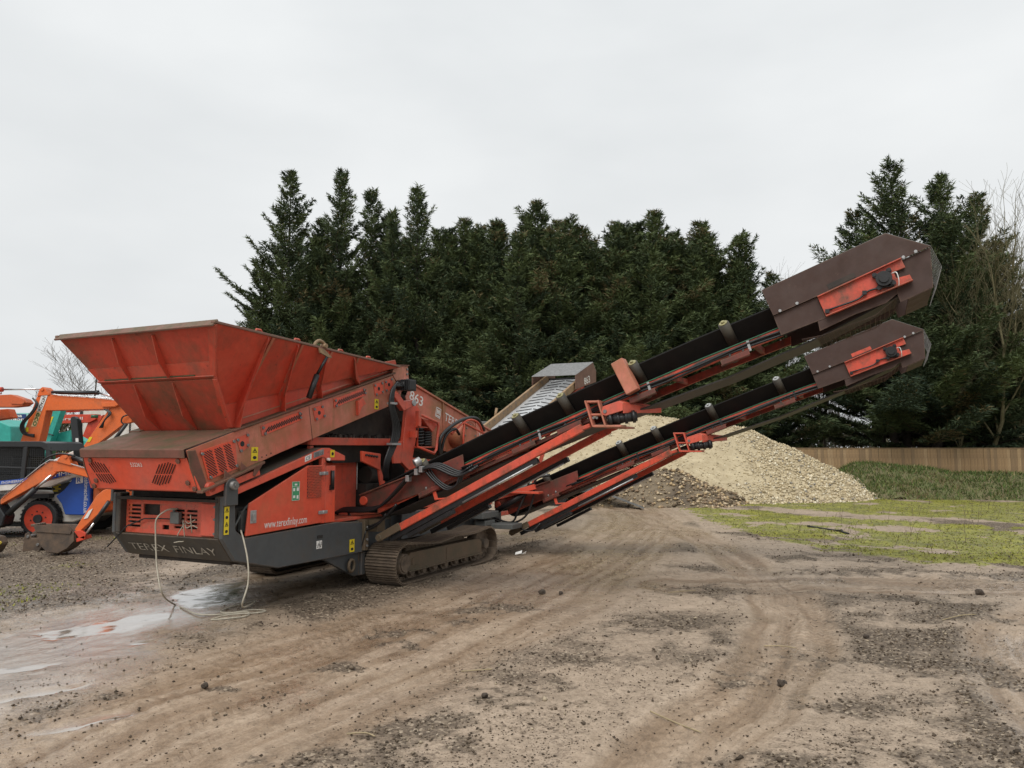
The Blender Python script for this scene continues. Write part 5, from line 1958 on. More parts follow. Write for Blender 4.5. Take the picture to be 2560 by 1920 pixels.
obj('cable_ties', q, CABLE, grille)
q = MB()
q.tube([(-2.40, 1.14, 1.03), (-2.41, 1.40, 1.03), (-2.41, 1.70, 1.02), (-2.43, 1.95, .93), (-2.52, 2.14, .70)], .008, 5)
obj('black_lead', q, BLACK, grille)

# ------------------------------------------------------------------ stone heap, soil mound, grass bank
def ridge_height(x, y, ridge, slope, seed, rough=.25):
    p = np.array(ridge)
    h = np.full(x.shape, -5.0)
    for i in range(len(p) - 1):
        d = p[i + 1, :2] - p[i, :2]
        l2 = (d ** 2).sum()
        t_ = np.clip(((x - p[i, 0]) * d[0] + (y - p[i, 1]) * d[1]) / l2, 0, 1)
        ds = np.hypot(x - p[i, 0] - t_ * d[0], y - p[i, 1] - t_ * d[1])
        ds = np.sqrt(ds * ds + .25) - .5
        sl_ = slope * (1 + (fbm(x * .5, y * .5, 3, seed + 9) - .5) * .35)
        h = np.maximum(h, p[i, 2] + (p[i + 1, 2] - p[i, 2]) * t_ - ds * sl_)
    return h + (fbm(x * .8, y * .8, 4, seed) - .5) * rough


def heap_obj(name, ridge, slope, x0, x1, y0, y1, step, mat, seed, rough=.25, parent=None):
    xs_, ys_ = np.arange(x0, x1, step), np.arange(y0, y1, step)
    X_, Y_ = np.meshgrid(xs_, ys_)
    Z_ = ridge_height(X_, Y_, ridge, slope, seed, rough)
    keep_ = Z_ > -.12
    id_ = np.arange(X_.size).reshape(X_.shape)
    fc = np.stack([id_[:-1, :-1], id_[:-1, 1:], id_[1:, 1:], id_[1:, :-1]], -1)
    km = keep_[:-1, :-1] & keep_[:-1, 1:] & keep_[1:, 1:] & keep_[1:, :-1]
    fc = fc[km]
    used = np.unique(fc)
    rm = np.zeros(X_.size, int)
    rm[used] = np.arange(len(used))
    vv = np.stack([X_, Y_, Z_], -1).reshape(-1, 3)[used]
    l = Vector(parent.location) if parent else Vector((0, 0, 0))
    vv = vv - np.array(l)
    me_ = np_mesh(name, vv, rm[fc])
    me_.polygons.foreach_set('use_smooth', np.ones(len(fc), bool))
    return link(name, me_, mat, parent)


RIDGE = [(-4.0, 33.0, 1.2), (0.5, 31.5, 2.6), (4.6, 30.4, 3.22), (7.2, 29.9, 2.86), (8.8, 29.8, 2.62), (10.0, 29.7, 2.05), (11.6, 29.6, 1.20), (13.6, 29.5, .42), (15.2, 29.3, .05)]
heap = thing('stone_heap', 'tall heap of pale cream crushed stone beyond the yard', 'stone heap', (6, 30, 0))
HEAPM = simple('crushed_stone_fines', (.43, .36, .235), .85, 0, .4, 3, .9, col2=(.31, .25, .155))
heap_obj('heap_body', RIDGE, .60, -9, 18, 23, 38, .22, HEAPM, 5, .22, heap)
n = 44000
x = -2 + 17.5 * rng.random(n)
y = 24 + 8.2 * rng.random(n)
h = ridge_height(x, y, RIDGE, .60, 5, .22)
coarse = sstep(7.6, 9.6, x + (fbm(x, y, 3, 8) - .5) * 3) + .8 * sstep(.8, .2, h)
k_ = (h > -.08) & (rng.random(n) < .45 + .55 * np.clip(coarse, 0, 1))
x, y, h, coarse = x[k_], y[k_], h[k_], np.clip(coarse[k_], 0, 1)
sz = (.012 + .026 * rng.random(len(x)) ** 2.4) * (1 + .7 * coarse)
tn = np.array([(.48, .40, .26), (.40, .325, .205), (.55, .475, .335), (.33, .27, .18), (.20, .185, .165), (.62, .565, .44)])[rng.choice(6, len(x), p=[.34, .22, .16, .14, .04, .10])] * (.85 + .3 * rng.random((len(x), 1)))
me = stones_mesh('stones', np.stack([x - 6, y - 30, np.maximum(h, 0) - .01], -1), sz, tn, .8, .1)
o = link('stones', me, STONEM, heap)
o['kind'] = 'stuff'

SRIDGE = [(2.4, 25.6, .35), (3.6, 25.5, .70), (4.7, 25.5, 1.10), (5.3, 25.4, 1.05), (6.4, 25.3, .55), (7.2, 25.4, .2)]
mound = thing('soil_mound', 'low dark soil and rubble mound at the foot of the stone heap', 'soil mound', (5, 26, 0))
heap_obj('mound_body', SRIDGE, .62, .5, 10, 22.5, 28.5, .12, simple('dark_soil', (.20, .155, .10), .9, 0, .5, 1.6, .9, col2=(.075, .056, .038)), 12, .3, mound)
n = 9000
x, y = 1.4 + 7.4 * rng.random(n), 23.2 + 3.0 * rng.random(n)
h = ridge_height(x, y, SRIDGE, .62, 12, .3)
k_ = (h > -.05) & (rng.random(n) < .30 + .55 * sstep(4.6, 6.2, x) * fbm(x * 2, y * 2, 3, 17))
x, y, h = x[k_], y[k_], h[k_]
tn = np.array([(.38, .28, .16), (.24, .17, .11), (.12, .09, .06), (.45, .36, .24)])[rng.integers(0, 4, len(x))]
o = link('rubble', stones_mesh('rubble', np.stack([x - 5, y - 26, h], -1), .018 + .065 * rng.random(len(x)) ** 3, tn, .7, .1), STONEM, mound)
o['kind'] = 'stuff'

BRIDGE = [(12.5, 30.8, .7), (14.0, 30.4, 1.25), (15.5, 30.0, 1.15), (17.5, 29.3, .80), (19.0, 28.8, .88), (22.0, 27.8, .62), (27, 26.8, .6)]
bank = heap_obj('grass_bank', BRIDGE, .48, 9, 30, 24, 35, .2, simple('bank_turf', (.09, .105, .035), .9, 0, .5, 3, .9, col2=(.13, .10, .055)), 21, .55)
bank['kind'] = 'structure'
n = 90000
x, y = 10 + 18 * rng.random(n), 24.5 + 8 * rng.random(n)
h = ridge_height(x, y, BRIDGE, .48, 21, .55)
k_ = h > -.05
x, y, h = x[k_], y[k_], h[k_]
n = len(x)
tn = 1.25 * np.array([(.055, .085, .02), (.085, .105, .028), (.15, .13, .06), (.035, .055, .015), (.12, .085, .045)])
wgt = fbm(x * .7, y * .7, 4, 66)
tn = tn[np.where(wgt > .485, rng.choice([2, 4, 1, 0], n), rng.choice([0, 1, 3, 0, 2], n))] * (.7 + .6 * rng.random((n, 1)))
o = link('bank_grass', blades('bank_grass', np.stack([x, y, h - .02], -1), .04 + .15 * rng.random(n) ** 1.6, .012 + .012 * rng.random(n), tn, 1.7), GRASSM)
o['kind'] = 'stuff'
o['label'] = 'rough green and brown grass covering the bank by the fence'

# ------------------------------------------------------------------ fence: every board its own part
fence = thing('board_fence', 'brown close board timber fence behind the grass bank', 'fence', (17, 32.5, 0))
fx0, fy0, fx1, fy1 = 9.5, 33.6, 29.0, 31.2
fd = Vector((fx1 - fx0, fy1 - fy0, 0)).normalized()
fn = Vector((fd.y, -fd.x, 0))
nb_ = 150
for mi, mt in enumerate((TIMBER, TIMB2, TIMB3)):
    pass
bmes = []
for mt in (TIMBER, TIMB2, TIMB3, TIMBER):
    q = MB()
    q.box((-.0665, -.009, .04), (.0665, .009, 1.77))
    m_ = q.mesh('board')
    m_.materials.append(mt)
    bmes.append(m_)
flen = math.hypot(fx1 - fx0, fy1 - fy0)
for i in range(nb_):
    s_ = (i + .5) * flen / nb_
    o_ = link('board', bmes[rnd.choice([0, 0, 1, 2, 3])], None, fence)
    pz = Vector((fx0, fy0, 0)) + fd * s_ + fn * (.010 if i % 2 else 0.0)
    o_.location = pz - Vector(fence.location) + Vector((0, 0, rnd.uniform(-.008, .008)))
    o_.rotation_euler = (0, rnd.uniform(-.006, .006), math.atan2(fd.y, fd.x) + rnd.uniform(-.05, .05))
q = MB()
A_, B_ = Vector((fx0, fy0, 0)), Vector((fx1, fy1, 0))
q.beam(A_ + Vector((0, 0, 1.79)), B_ + Vector((0, 0, 1.79)), .07, .035)
obj('capping_rail', q, TIMB3, fence)
q = MB()
for z_ in (.35, 1.4):
    q.beam(A_ + Vector((0, .05, z_)), B_ + Vector((0, .05, z_)), .05, .09)
obj('rail', q, TIMB3, fence)
for i in range(9):
    p_ = A_ + fd * (flen * i / 8) + Vector((0, .12, 0))
    q = MB()
    q.box(p_ + Vector((-.05, -.05, 0)), p_ + Vector((.05, .05, 1.72)))
    obj('post', q, TIMB3, fence)

# ------------------------------------------------------------------ trees
BARK = simple('conifer_bark', (.045, .035, .027), .9, 0, .5, 6, .6)
BARKG = simple('bare_bark', (.105, .088, .062), .9, 0, .45, 6, .5)
BARKL = simple('lichen_bark', (.17, .148, .075), .9, 0, .4, 8, .5)
TWIG = simple('far_twig', (.14, .118, .095), .9, 0, .3, 8, 0)


def conifer_crown(seed, H, leaders, dens=1.0, base=.10, pw=.85):
    """plumes: rising branches with side branchlets, foliage along them, round one or more leaders"""
    g = np.random.default_rng(seed)
    PT, DR, TN = [], [], []
    wood = MB()
    UP = np.array([0, 0, 1.0])
    for li, (lx, ly, top, rad, lean) in enumerate(leaders):
        nb2 = int(top * 13 * dens)
        lobes = g.random(7) * .5 + .72
        for i in range(nb2):
            t_ = base + (1 - base) * (i + g.random()) / nb2
            z_ = t_ * top
            az = (i * 2.399 + g.normal() * .35) % 6.283
            lob = lobes[int((az / 6.283 + t_ * 1.7) * 7) % 7]
            ln = 1.55 * rad * (1 - t_) ** pw * (.42 + .68 * g.random()) * lob + .25
            if g.random() < .10:
                ln *= 1.3
            el = math.radians(6 + 46 * t_ + g.normal() * 11)
            d = np.array([math.cos(az) * math.cos(el), math.sin(az) * math.cos(el), math.sin(el)])
            side = np.cross(d, UP)
            side /= np.linalg.norm(side)
            org = np.array([lx + lean[0] * z_, ly + lean[1] * z_, z_])
            tone = np.clip(.15 + .75 * g.random() + .15 * (t_ - .5), 0, 1)
            m_ = max(3, int(ln / .17))
            s0 = .40 if t_ < .34 else .16
            for k in range(m_):
                f = s0 + (1 - s0) * (k + .5) / m_
                p = org + d * (f * ln) + UP * (f * f * ln * .20)
                bl = (.20 + .34 * ln / 2.2) * (1.15 - .75 * f) * (.7 + .6 * g.random())
                for sg in (-1, 1):
                    bd = d * .75 + side * sg * (.65 + .3 * g.random()) + UP * (.10 + .30 * g.random())
                    bd /= np.linalg.norm(bd)
                    q_ = max(2, int(bl / .085))
                    u = (np.arange(q_) + .6) / q_ * bl
                    PT.append(p + bd * u[:, None] - UP * (.20 * u ** 2)[:, None])
                    DR.append(np.repeat(bd[None], q_, 0))
                    TN.append(np.full(q_, tone))
                PT.append(p[None])
                DR.append((d + UP * .35)[None])
                TN.append(np.array([tone]))
            if g.random() < .4 and z_ < top * .8:
                wood.tube([org, org + d * ln * .5 + UP * .02, org + d * ln * .85 + UP * ln * .12], [.032, .02, .008], 4, False)
        tz = np.linspace(.93, 1.0, 12) * top
        PT.append(np.stack([lx + lean[0] * tz, ly + lean[1] * tz, tz], -1))
        DR.append(np.repeat(UP[None], 12, 0))
        TN.append(np.full(12, .6))
    P0, D0, T0 = np.concatenate(PT), np.concatenate(DR), np.concatenate(TN)
    K = 4
    n_ = len(P0)
    p = np.repeat(P0, K, 0) + g.normal(size=(n_ * K, 3)) * .03
    d = np.repeat(D0, K, 0) + g.normal(size=(n_ * K, 3)) * .42
    d /= np.linalg.norm(d, axis=1, keepdims=True)
    l = .10 + .17 * g.random(n_ * K)
    sdv = np.cross(d, g.normal(size=(n_ * K, 3)))
    sdv /= np.linalg.norm(sdv, axis=1, keepdims=True)
    w_ = (.016 + .018 * g.random(n_ * K))[:, None]
    tip = p + d * l[:, None] - UP * .05 * g.random((n_ * K, 1))
    vv = np.stack([p - sdv * w_, p + sdv * w_, tip], 1).reshape(-1, 3)
    tone = np.clip(np.repeat(T0, K) + .28 * (g.random(n_ * K) - .5), 0, 1)[:, None]
    c_ = np.array([.020, .034, .023]) * (1 - tone) + np.array([.100, .130, .050]) * tone
    br_ = ((g.random(n_ * K) < .03) | (np.repeat(fbm(P0[:, 0] * .9 + 40, P0[:, 2] * .9 + 40, 3, seed) > .70, K) & (g.random(n_ * K) < .5)))[:, None]
    c_ = np.where(br_, np.array([.13, .105, .05]), c_)
    me_ = np_mesh('crown', vv, np.arange(len(vv)).reshape(-1, 3))
    set_attr(me_, 'tint', np.repeat(c_, 3, 0))
    me_.materials.append(LEAFM)
    for (lx, ly, top, rad, lean) in leaders:
        zz = np.linspace(0, top * .95, 7)
        wood.tube([(lx * min(1, .3 + z_ / 3) + lean[0] * z_, ly * min(1, .3 + z_ / 3) + lean[1] * z_, z_) for z_ in zz], list(np.linspace(.19, .015, 7)), 7)
    wm = wood.mesh('trunk')
    wm.materials.append(BARK)
    return me_, wm


PROTO = [conifer_crown(101, 15, [(0, 0, 14.9, 2.7, (.0, 0)), (1.0, .3, 12.6, 2.0, (.03, 0)), (-.9, -.2, 10.5, 1.9, (-.03, 0))]),
         conifer_crown(102, 15, [(0, 0, 15.1, 2.5, (.0, 0)), (1.05, 0, 14.2, 2.1, (.03, 0)), (-.9, .5, 12.0, 2.0, (-.02, 0))]),
         conifer_crown(103, 14, [(0, 0, 13.6, 2.1, (-.01, 0)), (-1.2, .2, 12.4, 1.7, (0, 0)), (1.2, -.3, 11.4, 1.6, (.02, .01))]),
         conifer_crown(104, 13, [(0, 0, 13.3, 2.2, (.01, 0)), (1.1, .2, 12.6, 1.8, (.04, 0)), (-1.1, .2, 12.3, 1.8, (-.04, 0)), (.5, -.7, 11.6, 1.7, (0, -.02)), (-.5, .6, 12.8, 1.6, (.02, 0))], pw=.74),
         conifer_crown(105, 13, [(0, 0, 12.9, 2.4, (.01, 0)), (1.1, -.4, 12.2, 2.0, (.05, 0)), (-1.0, .3, 12.0, 1.9, (-.04, 0)), (.4, .6, 12.5, 1.7, (.03, 0)), (-.4, -.6, 11.2, 1.8, (-.02, 0))], pw=.74)]


def conifer(x_, y_, k, sc, rot, label, group='conifers in the tall evergreen row'):
    r_ = thing('conifer', label, 'tree', (x_, y_, 0), rot, group, world=False)
    r_.scale = (sc[0], sc[0], sc[1])
    cm, wm = PROTO[k]
    link('crown', cm, None, r_)
    link('trunk', wm, None, r_)
    return r_


ROW = [(-10.7, 36.2, 0, (1.05, 1.00), 0.0, 'leftmost conifer of the tall evergreen row, with a tapering outline'),
       (-8.3, 36.6, 1, (1.0, 1.0), .2, 'tallest conifer of the row, second from its left end, with twin tips'),
       (-6.3, 37.6, 2, (1.0, .97), 2.2, 'third conifer from the left end of the row'),
       (-4.4, 36.0, 2, (1.05, 1.03), .3, 'narrow pointed conifer above the rear end of the hopper'),
       (-2.4, 37.2, 3, (1.1, .97), 1.0, 'fifth conifer from the left end of the row'),
       (-.6, 36.3, 4, (1.1, .96), 2.4, 'sixth conifer from the left end, in a dip of the row top'),
       (1.1, 36.6, 3, (1.15, 1.02), .15, 'broad conifer in the middle of the row above the rear conveyor head'),
       (3.4, 37.2, 4, (1.22, .97), 1.3, 'conifer just right of the middle of the row'),
       (5.1, 36.2, 3, (1.1, .93), 2.6, 'fourth conifer from the right end of the row'),
       (6.9, 36.8, 3, (1.2, .99), .7, 'third conifer from the right end of the row, with a raised tip'),
       (9.0, 36.4, 4, (1.2, .97), .25, 'second conifer from the right end of the row'),
       (11.2, 36.8, 4, (.98, .84), 3.4, 'rightmost lower conifer of the row beside the upper conveyor guard')]
for r_ in ROW:
    conifer(*r_)
ROW2 = [(-9.6, 39.5, 3, (1.1, .84), 1.9, 'lower conifer behind the left end of the evergreen row'),
        (-5.4, 40.0, 4, (1.15, .98), 2.9, 'conifer behind the gap above the hopper rear'),
        (-1.6, 39.8, 3, (1.15, 1.0), 2.1, 'conifer behind the dip in the row'),
        (2.4, 40.2, 3, (1.2, 1.03), 1.1, 'conifer behind the middle of the row'),
        (5.9, 39.6, 4, (1.25, 1.02), .5, 'conifer behind the row, above the folding joint of the near conveyor'),
        (9.8, 40.0, 4, (1.2, .98), 1.6, 'conifer behind the right end of the row')]
for r_ in ROW2:
    conifer(*r_, group='conifers behind the evergreen row')
PROTO.append(conifer_crown(106, 15.5, [(0, 0, 15.6, 3.3, (-.015, 0)), (1.3, .2, 15.0, 3.0, (.04, 0)), (-.7, .3, 13.2, 3.3, (-.07, 0)), (1.8, .2, 14.0, 3.0, (.11, 0)), (.6, -.9, 12.5, 3.4, (.06, -.02)), (-.6, -.6, 10.5, 3.4, (-.12, -.02)), (2.2, -.4, 11.5, 3.2, (.12, 0))], .8, .12))
conifer(18.8, 36.6, 5, (1.22, 1.0), 0.0, 'wide many stemmed conifer behind the fence at the right', 'conifers at the right')
conifer(23.0, 38.2, 4, (1.0, .80), .9, 'low conifer behind the fence near the right edge', 'conifers at the right')


def bare_tree_mesh(seed, H, r0, spread=.5, depth=5, up=.25, kids=(3, 5), lenf=.66, first=.30, minr=.0045, sides=5):
    g = random.Random(seed)
    tw = MB()
    cnt = [0]

    def grow(p, d, l, r, lev):
        if lev > depth or cnt[0] > 5200:
            return
        n_ = 4 if lev < 2 else 3
        path = [p]
        q0, dd = Vector(p), Vector(d)
        for i in range(n_):
            dd = (dd + Vector((g.gauss(0, .10), g.gauss(0, .10), g.gauss(0, .06) + up * .14))).normalized()
            q0 = q0 + dd * (l / n_)
            path.append(q0.copy())
        rr_ = [max(minr, r * (1 - .55 * i / n_)) for i in range(n_ + 1)]
        tw.tube(path, rr_, sides if lev < 2 else 3, False)
        cnt[0] += 1
        nk = g.randint(*kids) if lev > 0 else g.randint(7, 10)
        for k in range(nk):
            t_ = (first if lev == 0 else .25) + (1 - (first if lev == 0 else .25)) * (k + g.random() * .8) / nk
            i = min(n_ - 1, int(t_ * n_))
            pp = path[i].lerp(path[i + 1], t_ * n_ - i)
            ax = Vector((g.gauss(0, 1), g.gauss(0, 1), g.gauss(0, .5))).normalized()
            nd = (dd * (1 - spread) + ax * spread + Vector((0, 0, up))).normalized()
            grow(pp, nd, l * lenf * (.65 + .5 * g.random()) * (1 - .25 * t_ if lev == 0 else 1), max(minr, r * .45 * (1 - .3 * t_)), lev + 1)
        grow(path[-1], dd, l * .55, rr_[-1], lev + 1)

    grow(Vector((0, 0, -.1)), Vector((0, 0, 1)), H * .62, r0, 0)
    return tw.mesh('branches')


BT = [bare_tree_mesh(201, 11, .15, .46, 4, .26), bare_tree_mesh(202, 10, .095, .44, 4, .34), bare_tree_mesh(203, 7, .07, .5, 4, .30, first=.12), bare_tree_mesh(204, 6.5, .06, .55, 4, .25, first=.08)]
BT_l = BT[1].copy()
BT_l.materials.append(BARKL)
BT_l0 = BT[0].copy()
BT_l0.materials.append(BARKL)
for m_, mt in zip(BT, (BARKG, BARKG, TWIG, TWIG)):
    m_.materials.append(mt)


def bare(x_, y_, me_, sc, rot, label, group=None):
    o_ = link('bare_tree', me_, None, None, (x_, y_, 0))
    o_.rotation_euler = (0, 0, rot)
    o_.scale = (sc[0], sc[0], sc[1])
    tag(o_, label, 'tree', group)
    return o_


bare(21.0, 34.2, BT_l, (1.25, 1.02), 0.3, 'yellow lichen covered bare tree in front of the right conifer', 'lichen covered bare trees')
bare(19.8, 34.4, BT_l, (.8, .70), 2.0, 'slim lichened bare tree just right of the lower conveyor head', 'lichen covered bare trees')
bare(22.9, 34.3, BT_l0, (1.15, 1.0), 1.2, 'stout bare tree with forked limbs at the right edge', 'lichen covered bare trees')
bare(24.6, 36.0, BT_l, (1.1, 1.05), 4.0, 'bare tree cut by the right edge of the view', 'lichen covered bare trees')
bare(14.4, 40.0, BT[0], (.9, .80), .5, 'bare tree behind the stone heap, left of the right conifer', 'bare trees behind the fence')
bare(15.6, 39.0, BT[1], (1.1, .86), 2.5, 'grey bare tree with two stems left of the right conifer', 'bare trees behind the fence')
for i in range(16):
    bare(9.5 + i * 1.25 + rnd.uniform(-.4, .4), 42 + rnd.uniform(-2, 6), BT[2 + i % 2], (rnd.uniform(1.0, 1.5), rnd.uniform(.75, 1.05)), rnd.random() * 6, 'thin leafless tree of the thicket behind the fence', 'thicket of leafless trees behind the fence')
bare(-36.0, 63.5, BT[2], (2.3, 1.36), .4, 'bare twiggy tree behind the orange digger boom at the left', 'bare trees at the left')
bare(-32.6, 64.5, BT[3], (2.2, 1.34), 2.1, 'bare tree half hidden by the hopper at the left', 'bare trees at the left')

# far hedge closing the view under the trees
n = 46000
x = -75 + 150 * rng.random(n)
top_ = 2.6 + 1.6 * fbm(x * .15, x * .05 + 3, 3, 4)
z = top_ * rng.random(n) ** .8
y = 58 + 4 * rng.random(n)
tn = np.array([(.085, .068, .05), (.06, .055, .035), (.045, .055, .03)])[rng.integers(0, 3, n)] * (.7 + .6 * rng.random((n, 1)))
o = link('hedge', blades('hedge', np.stack([x, y, z], -1), .25 + .3 * rng.random(n), .06 + .05 * rng.random(n), tn, 1.6), GRASSM)
o['kind'] = 'stuff'
o['label'] = 'brown far hedge along the edge of the yard'

# ------------------------------------------------------------------ plant parked at the left
ORANGE = paint('orange_paint', (.72, .135, .020), amt=.35, top=.3, fade=(.66, .15, .04), dirt=(.20, .10, .05), chips=.5, streak=.6)
ORANGE2 = paint('orange_paint_dusty', (.60, .105, .022), amt=.55, top=.4, fade=(.55, .12, .04), dirt=(.16, .09, .05), chips=.6)
ORRED = simple('red_orange_paint', (.60, .060, .025), .45, 0, .3, 4, .05)
TEAL = simple('teal_paint', (.03, .36, .30), .45, 0, .25, 4, .05)
BLUE = simple('blue_paint', (.012, .075, .38), .4, 0, .2, 4, .04)
WHITEP = simple('white_paint', (.66, .65, .62), .45, 0, .18, 3, .04, col2=(.50, .46, .40))
CABBLK = simple('cab_black', (.018, .019, .021), .4, 0, .3, 5, .04)
GREENP = simple('green_container', (.02, .14, .055), .5, 0, .3, 3, .1)
MUDBK = simple('muddy_bucket', (.13, .085, .055), .7, 0, .5, 6, .5, col2=(.06, .045, .035))
GLASS = simple('dark_glass', (.03, .035, .037), .08, 0, .1, 2, 0)
YEL2 = simple('yellow_chain', (.55, .42, .02), .6, 0, .3, 10, .1)
OG = 'orange excavators parked at the left'


def slab(pts, y0, y1, q_=None):
    q_ = q_ or MB()
    q_.prism(pts, 'y', y0, y1)
    return q_


def pipe(pts, y_, r, q_=None, n=10):
    q_ = q_ or MB()
    q_.tube([(x_, y_, z_) for x_, z_ in pts], r, n)
    return q_


def tracks(parent, x0, x1, y0, y1, h, w_, zb=0.0):
    for yy in (y0, y1 - w_):
        q_ = MB()
        rr_ = h / 2
        pl_ = [(x0 + rr_ + rr_ * math.cos(a), zb + rr_ + rr_ * math.sin(a)) for a in np.linspace(math.pi * .5, math.pi * 1.5, 9)]
        pl_ += [(x1 - rr_ + rr_ * math.cos(a), zb + rr_ + rr_ * math.sin(a)) for a in np.linspace(-math.pi * .5, math.pi * .5, 9)]
        q_.prism(pl_, 'y', yy, yy + w_)
        obj('crawler_track', q_, BLACK, parent, .01)


def bucket(parent, pts, y0, y1, mat):
    q_ = MB()
    m_ = len(pts)
    q_.prism(pts, 'y', y0, y0 + .03)
    q_.prism(pts, 'y', y1 - .03, y1)
    for i in range(1, m_ - 1):
        (xa, za), (xb, zb) = pts[i], pts[i + 1] if i + 1 < m_ else pts[0]
        q_.plate([(xa, y0 + .031, za), (xa, y1 - .031, za), (xb, y1 - .031, zb), (xb, y0 + .031, zb)], .025)
    for k in range(5):
        yy = y0 + (y1 - y0) * (k + .5) / 5
        d_ = (Vector((pts[0][0], 0, pts[0][1])) - Vector((pts[-1][0], 0, pts[-1][1])))
        q_.box((pts[0][0] - .05, yy - .025, pts[0][1] - .02), (pts[0][0] + .02, yy + .025, pts[0][1] + .02))
    return obj('bucket', q_, mat, parent, .006)


# big machines stand well back: their outlines below are laid out at a nominal range, FAR carries them to the real one
FAR = 1.43
Z0 = 1.8 - 1.8 / FAR        # ground level in those nominal coordinates
# big orange excavator whose boom crosses behind the hopper
ex1 = thing('excavator', 'orange excavator whose boom with white lettering decal arches behind the hopper', 'excavator', (-13.4, 21.2, 0), 0, OG, k=FAR)
q = slab([(-13.75, 1.0), (-13.41, 1.98), (-13.02, 3.20), (-12.90, 3.27), (-12.68, 3.25), (-11.25, 3.15), (-10.80, 3.09), (-10.72, 3.02), (-10.73, 2.95), (-11.12, 2.86), (-12.75, 2.82), (-12.83, 2.30), (-12.90, 1.94), (-13.0, 1.0)], 21.0, 21.32)
boom = obj('boom', q, ORANGE, ex1, .012)
q = slab([(-13.0, 3.22), (-12.94, 3.40), (-12.86, 3.47), (-12.78, 3.41), (-12.66, 3.25)], 20.97, 21.35)
q.cyl((-12.86, 20.94, 3.40), (-12.86, 21.38, 3.40), .045, 12)
obj('ram_lug', q, ORANGE, boom, .006)
q = slab([(-11.24, 3.03), (-11.20, 2.92), (-10.82, 2.93), (-10.73, 3.0), (-10.78, 3.07)], 20.96, 21.0)
q.cyl((-10.80, 20.93, 3.0), (-10.80, 20.96, 3.0), .05, 12)
obj('pin_boss', q, ORANGE, boom, .006)
q = MB()
q.tube(spline([(-12.6, 20.96, 3.27), (-12.2, 20.96, 3.24), (-11.5, 20.96, 3.20), (-10.9, 20.96, 3.14)]), .012, 5)
obj('steel_line', q, CHROME, boom)
q = slab([(-11.07, 2.85), (-10.78, 3.14), (-10.62, 3.05), (-10.39, 2.72), (-10.43, 2.50), (-10.63, 2.46), (-11.62, 1.68), (-12.10, 1.25), (-12.22, 1.36), (-11.78, 1.74)], 21.05, 21.27)
dip = obj('dipper', q, ORANGE, ex1, .012)
q = pipe([(-12.70, 3.325), (-11.44, 3.325)], 21.16, .055)
q.cyl((-11.50, 21.16, 3.325), (-11.42, 21.16, 3.325), .065, 10)
rm = obj('ram', q, CABBLK, ex1)
obj('ram_rod', pipe([(-11.44, 3.325), (-10.72, 3.15)], 21.16, .03), CHROME, rm)
rm = obj('ram', pipe([(-10.53, 2.46), (-10.98, 1.83)], 21.0, .05), CABBLK, ex1)
obj('ram_rod', pipe([(-10.98, 1.83), (-11.5, 1.2)], 21.0, .025), CHROME, rm)
q = slab([(-12.89, 3.245), (-12.715, 3.245), (-12.865, 2.80), (-13.0, 2.80)], 20.988, 20.996)
dc = obj('decal', q, WHITE, boom)
ddir = Vector((-12.93, 0, 2.81)) - Vector((-12.80, 0, 3.235))
text_obj('HITACHI', SBLK, dc, (-12.845, 20.982, 3.215), ddir, Vector((-ddir.z, 0, ddir.x)), width=.40, height=.085, bold=.012)
q = slab([(-13.0, 2.79), (-12.87, 2.79), (-12.99, 2.385), (-13.13, 2.385)], 20.990, 20.996)
dc2 = obj('decal', q, simple('decal_cream', (.66, .42, .22), .5, 0, .1, 10, 0), boom)
text_obj('eco', simple('decal_green', (.06, .12, .03), .5, 0, .1, 10, 0), dc2, (-12.985, 20.982, 2.78), ddir, Vector((-ddir.z, 0, ddir.x)), width=.38, height=.10, bold=.02)
q = slab([(-13.27, 2.36), (-13.20, 2.36), (-13.20, 2.24), (-13.27, 2.24)], 20.988, 20.996)
obj('warning_label', q, YELL, boom)
q = slab([(-11.55, 2.10), (-11.47, 2.10), (-11.53, 1.97), (-11.61, 1.97)], 21.038, 21.046)
obj('warning_label', q, YELL, dip)
for k in range(3):
    q = MB()
    q.tube(spline([(-13.1, 20.95, 3.16), (-12.98 + .02 * k, 20.92, 3.0), (-13.1 + .03 * k, 20.90, 2.75), (-13.35 + .04 * k, 20.90, 2.45), (-13.3 + .05 * k, 20.92, 2.2), (-13.0, 20.95, 2.1 + .03 * k)]), .022, 6)
    obj('hydraulic_hose', q, BLACK, boom)
for k in range(3):
    q = MB()
    q.tube(spline([(-11.15, 21.0, 2.86), (-11.0 + .03 * k, 20.95, 2.75), (-11.1, 20.93, 2.55), (-11.25 + .04 * k, 20.98, 2.35)]), .02, 6)
    obj('hydraulic_hose', q, BLACK, dip)
q = MB()
q.tube(spline([(-10.45, 21.0, 2.72), (-10.62, 20.97, 2.65), (-10.66, 20.97, 2.52), (-10.58, 20.98, 2.44)]), .02, 6)
obj('hydraulic_hose', q, BLACK, dip)
q = MB()
q.box((-15.6, 21.0, 1.10), (-13.0, 23.0, 1.36))
q.box((-15.0, 20.8, .92), (-13.4, 23.2, 1.12))
obj('body', q, ORANGE2, ex1, .03)
tracks(ex1, -15.9, -12.6, 20.7, 23.2, .55, .5, Z0)
bucket(ex1, [(-12.7, .85), (-12.5, .60), (-12.1, .56), (-11.8, .72), (-11.85, 1.0), (-12.15, 1.3), (-12.35, 1.1)], 20.9, 21.5, MUDBK)

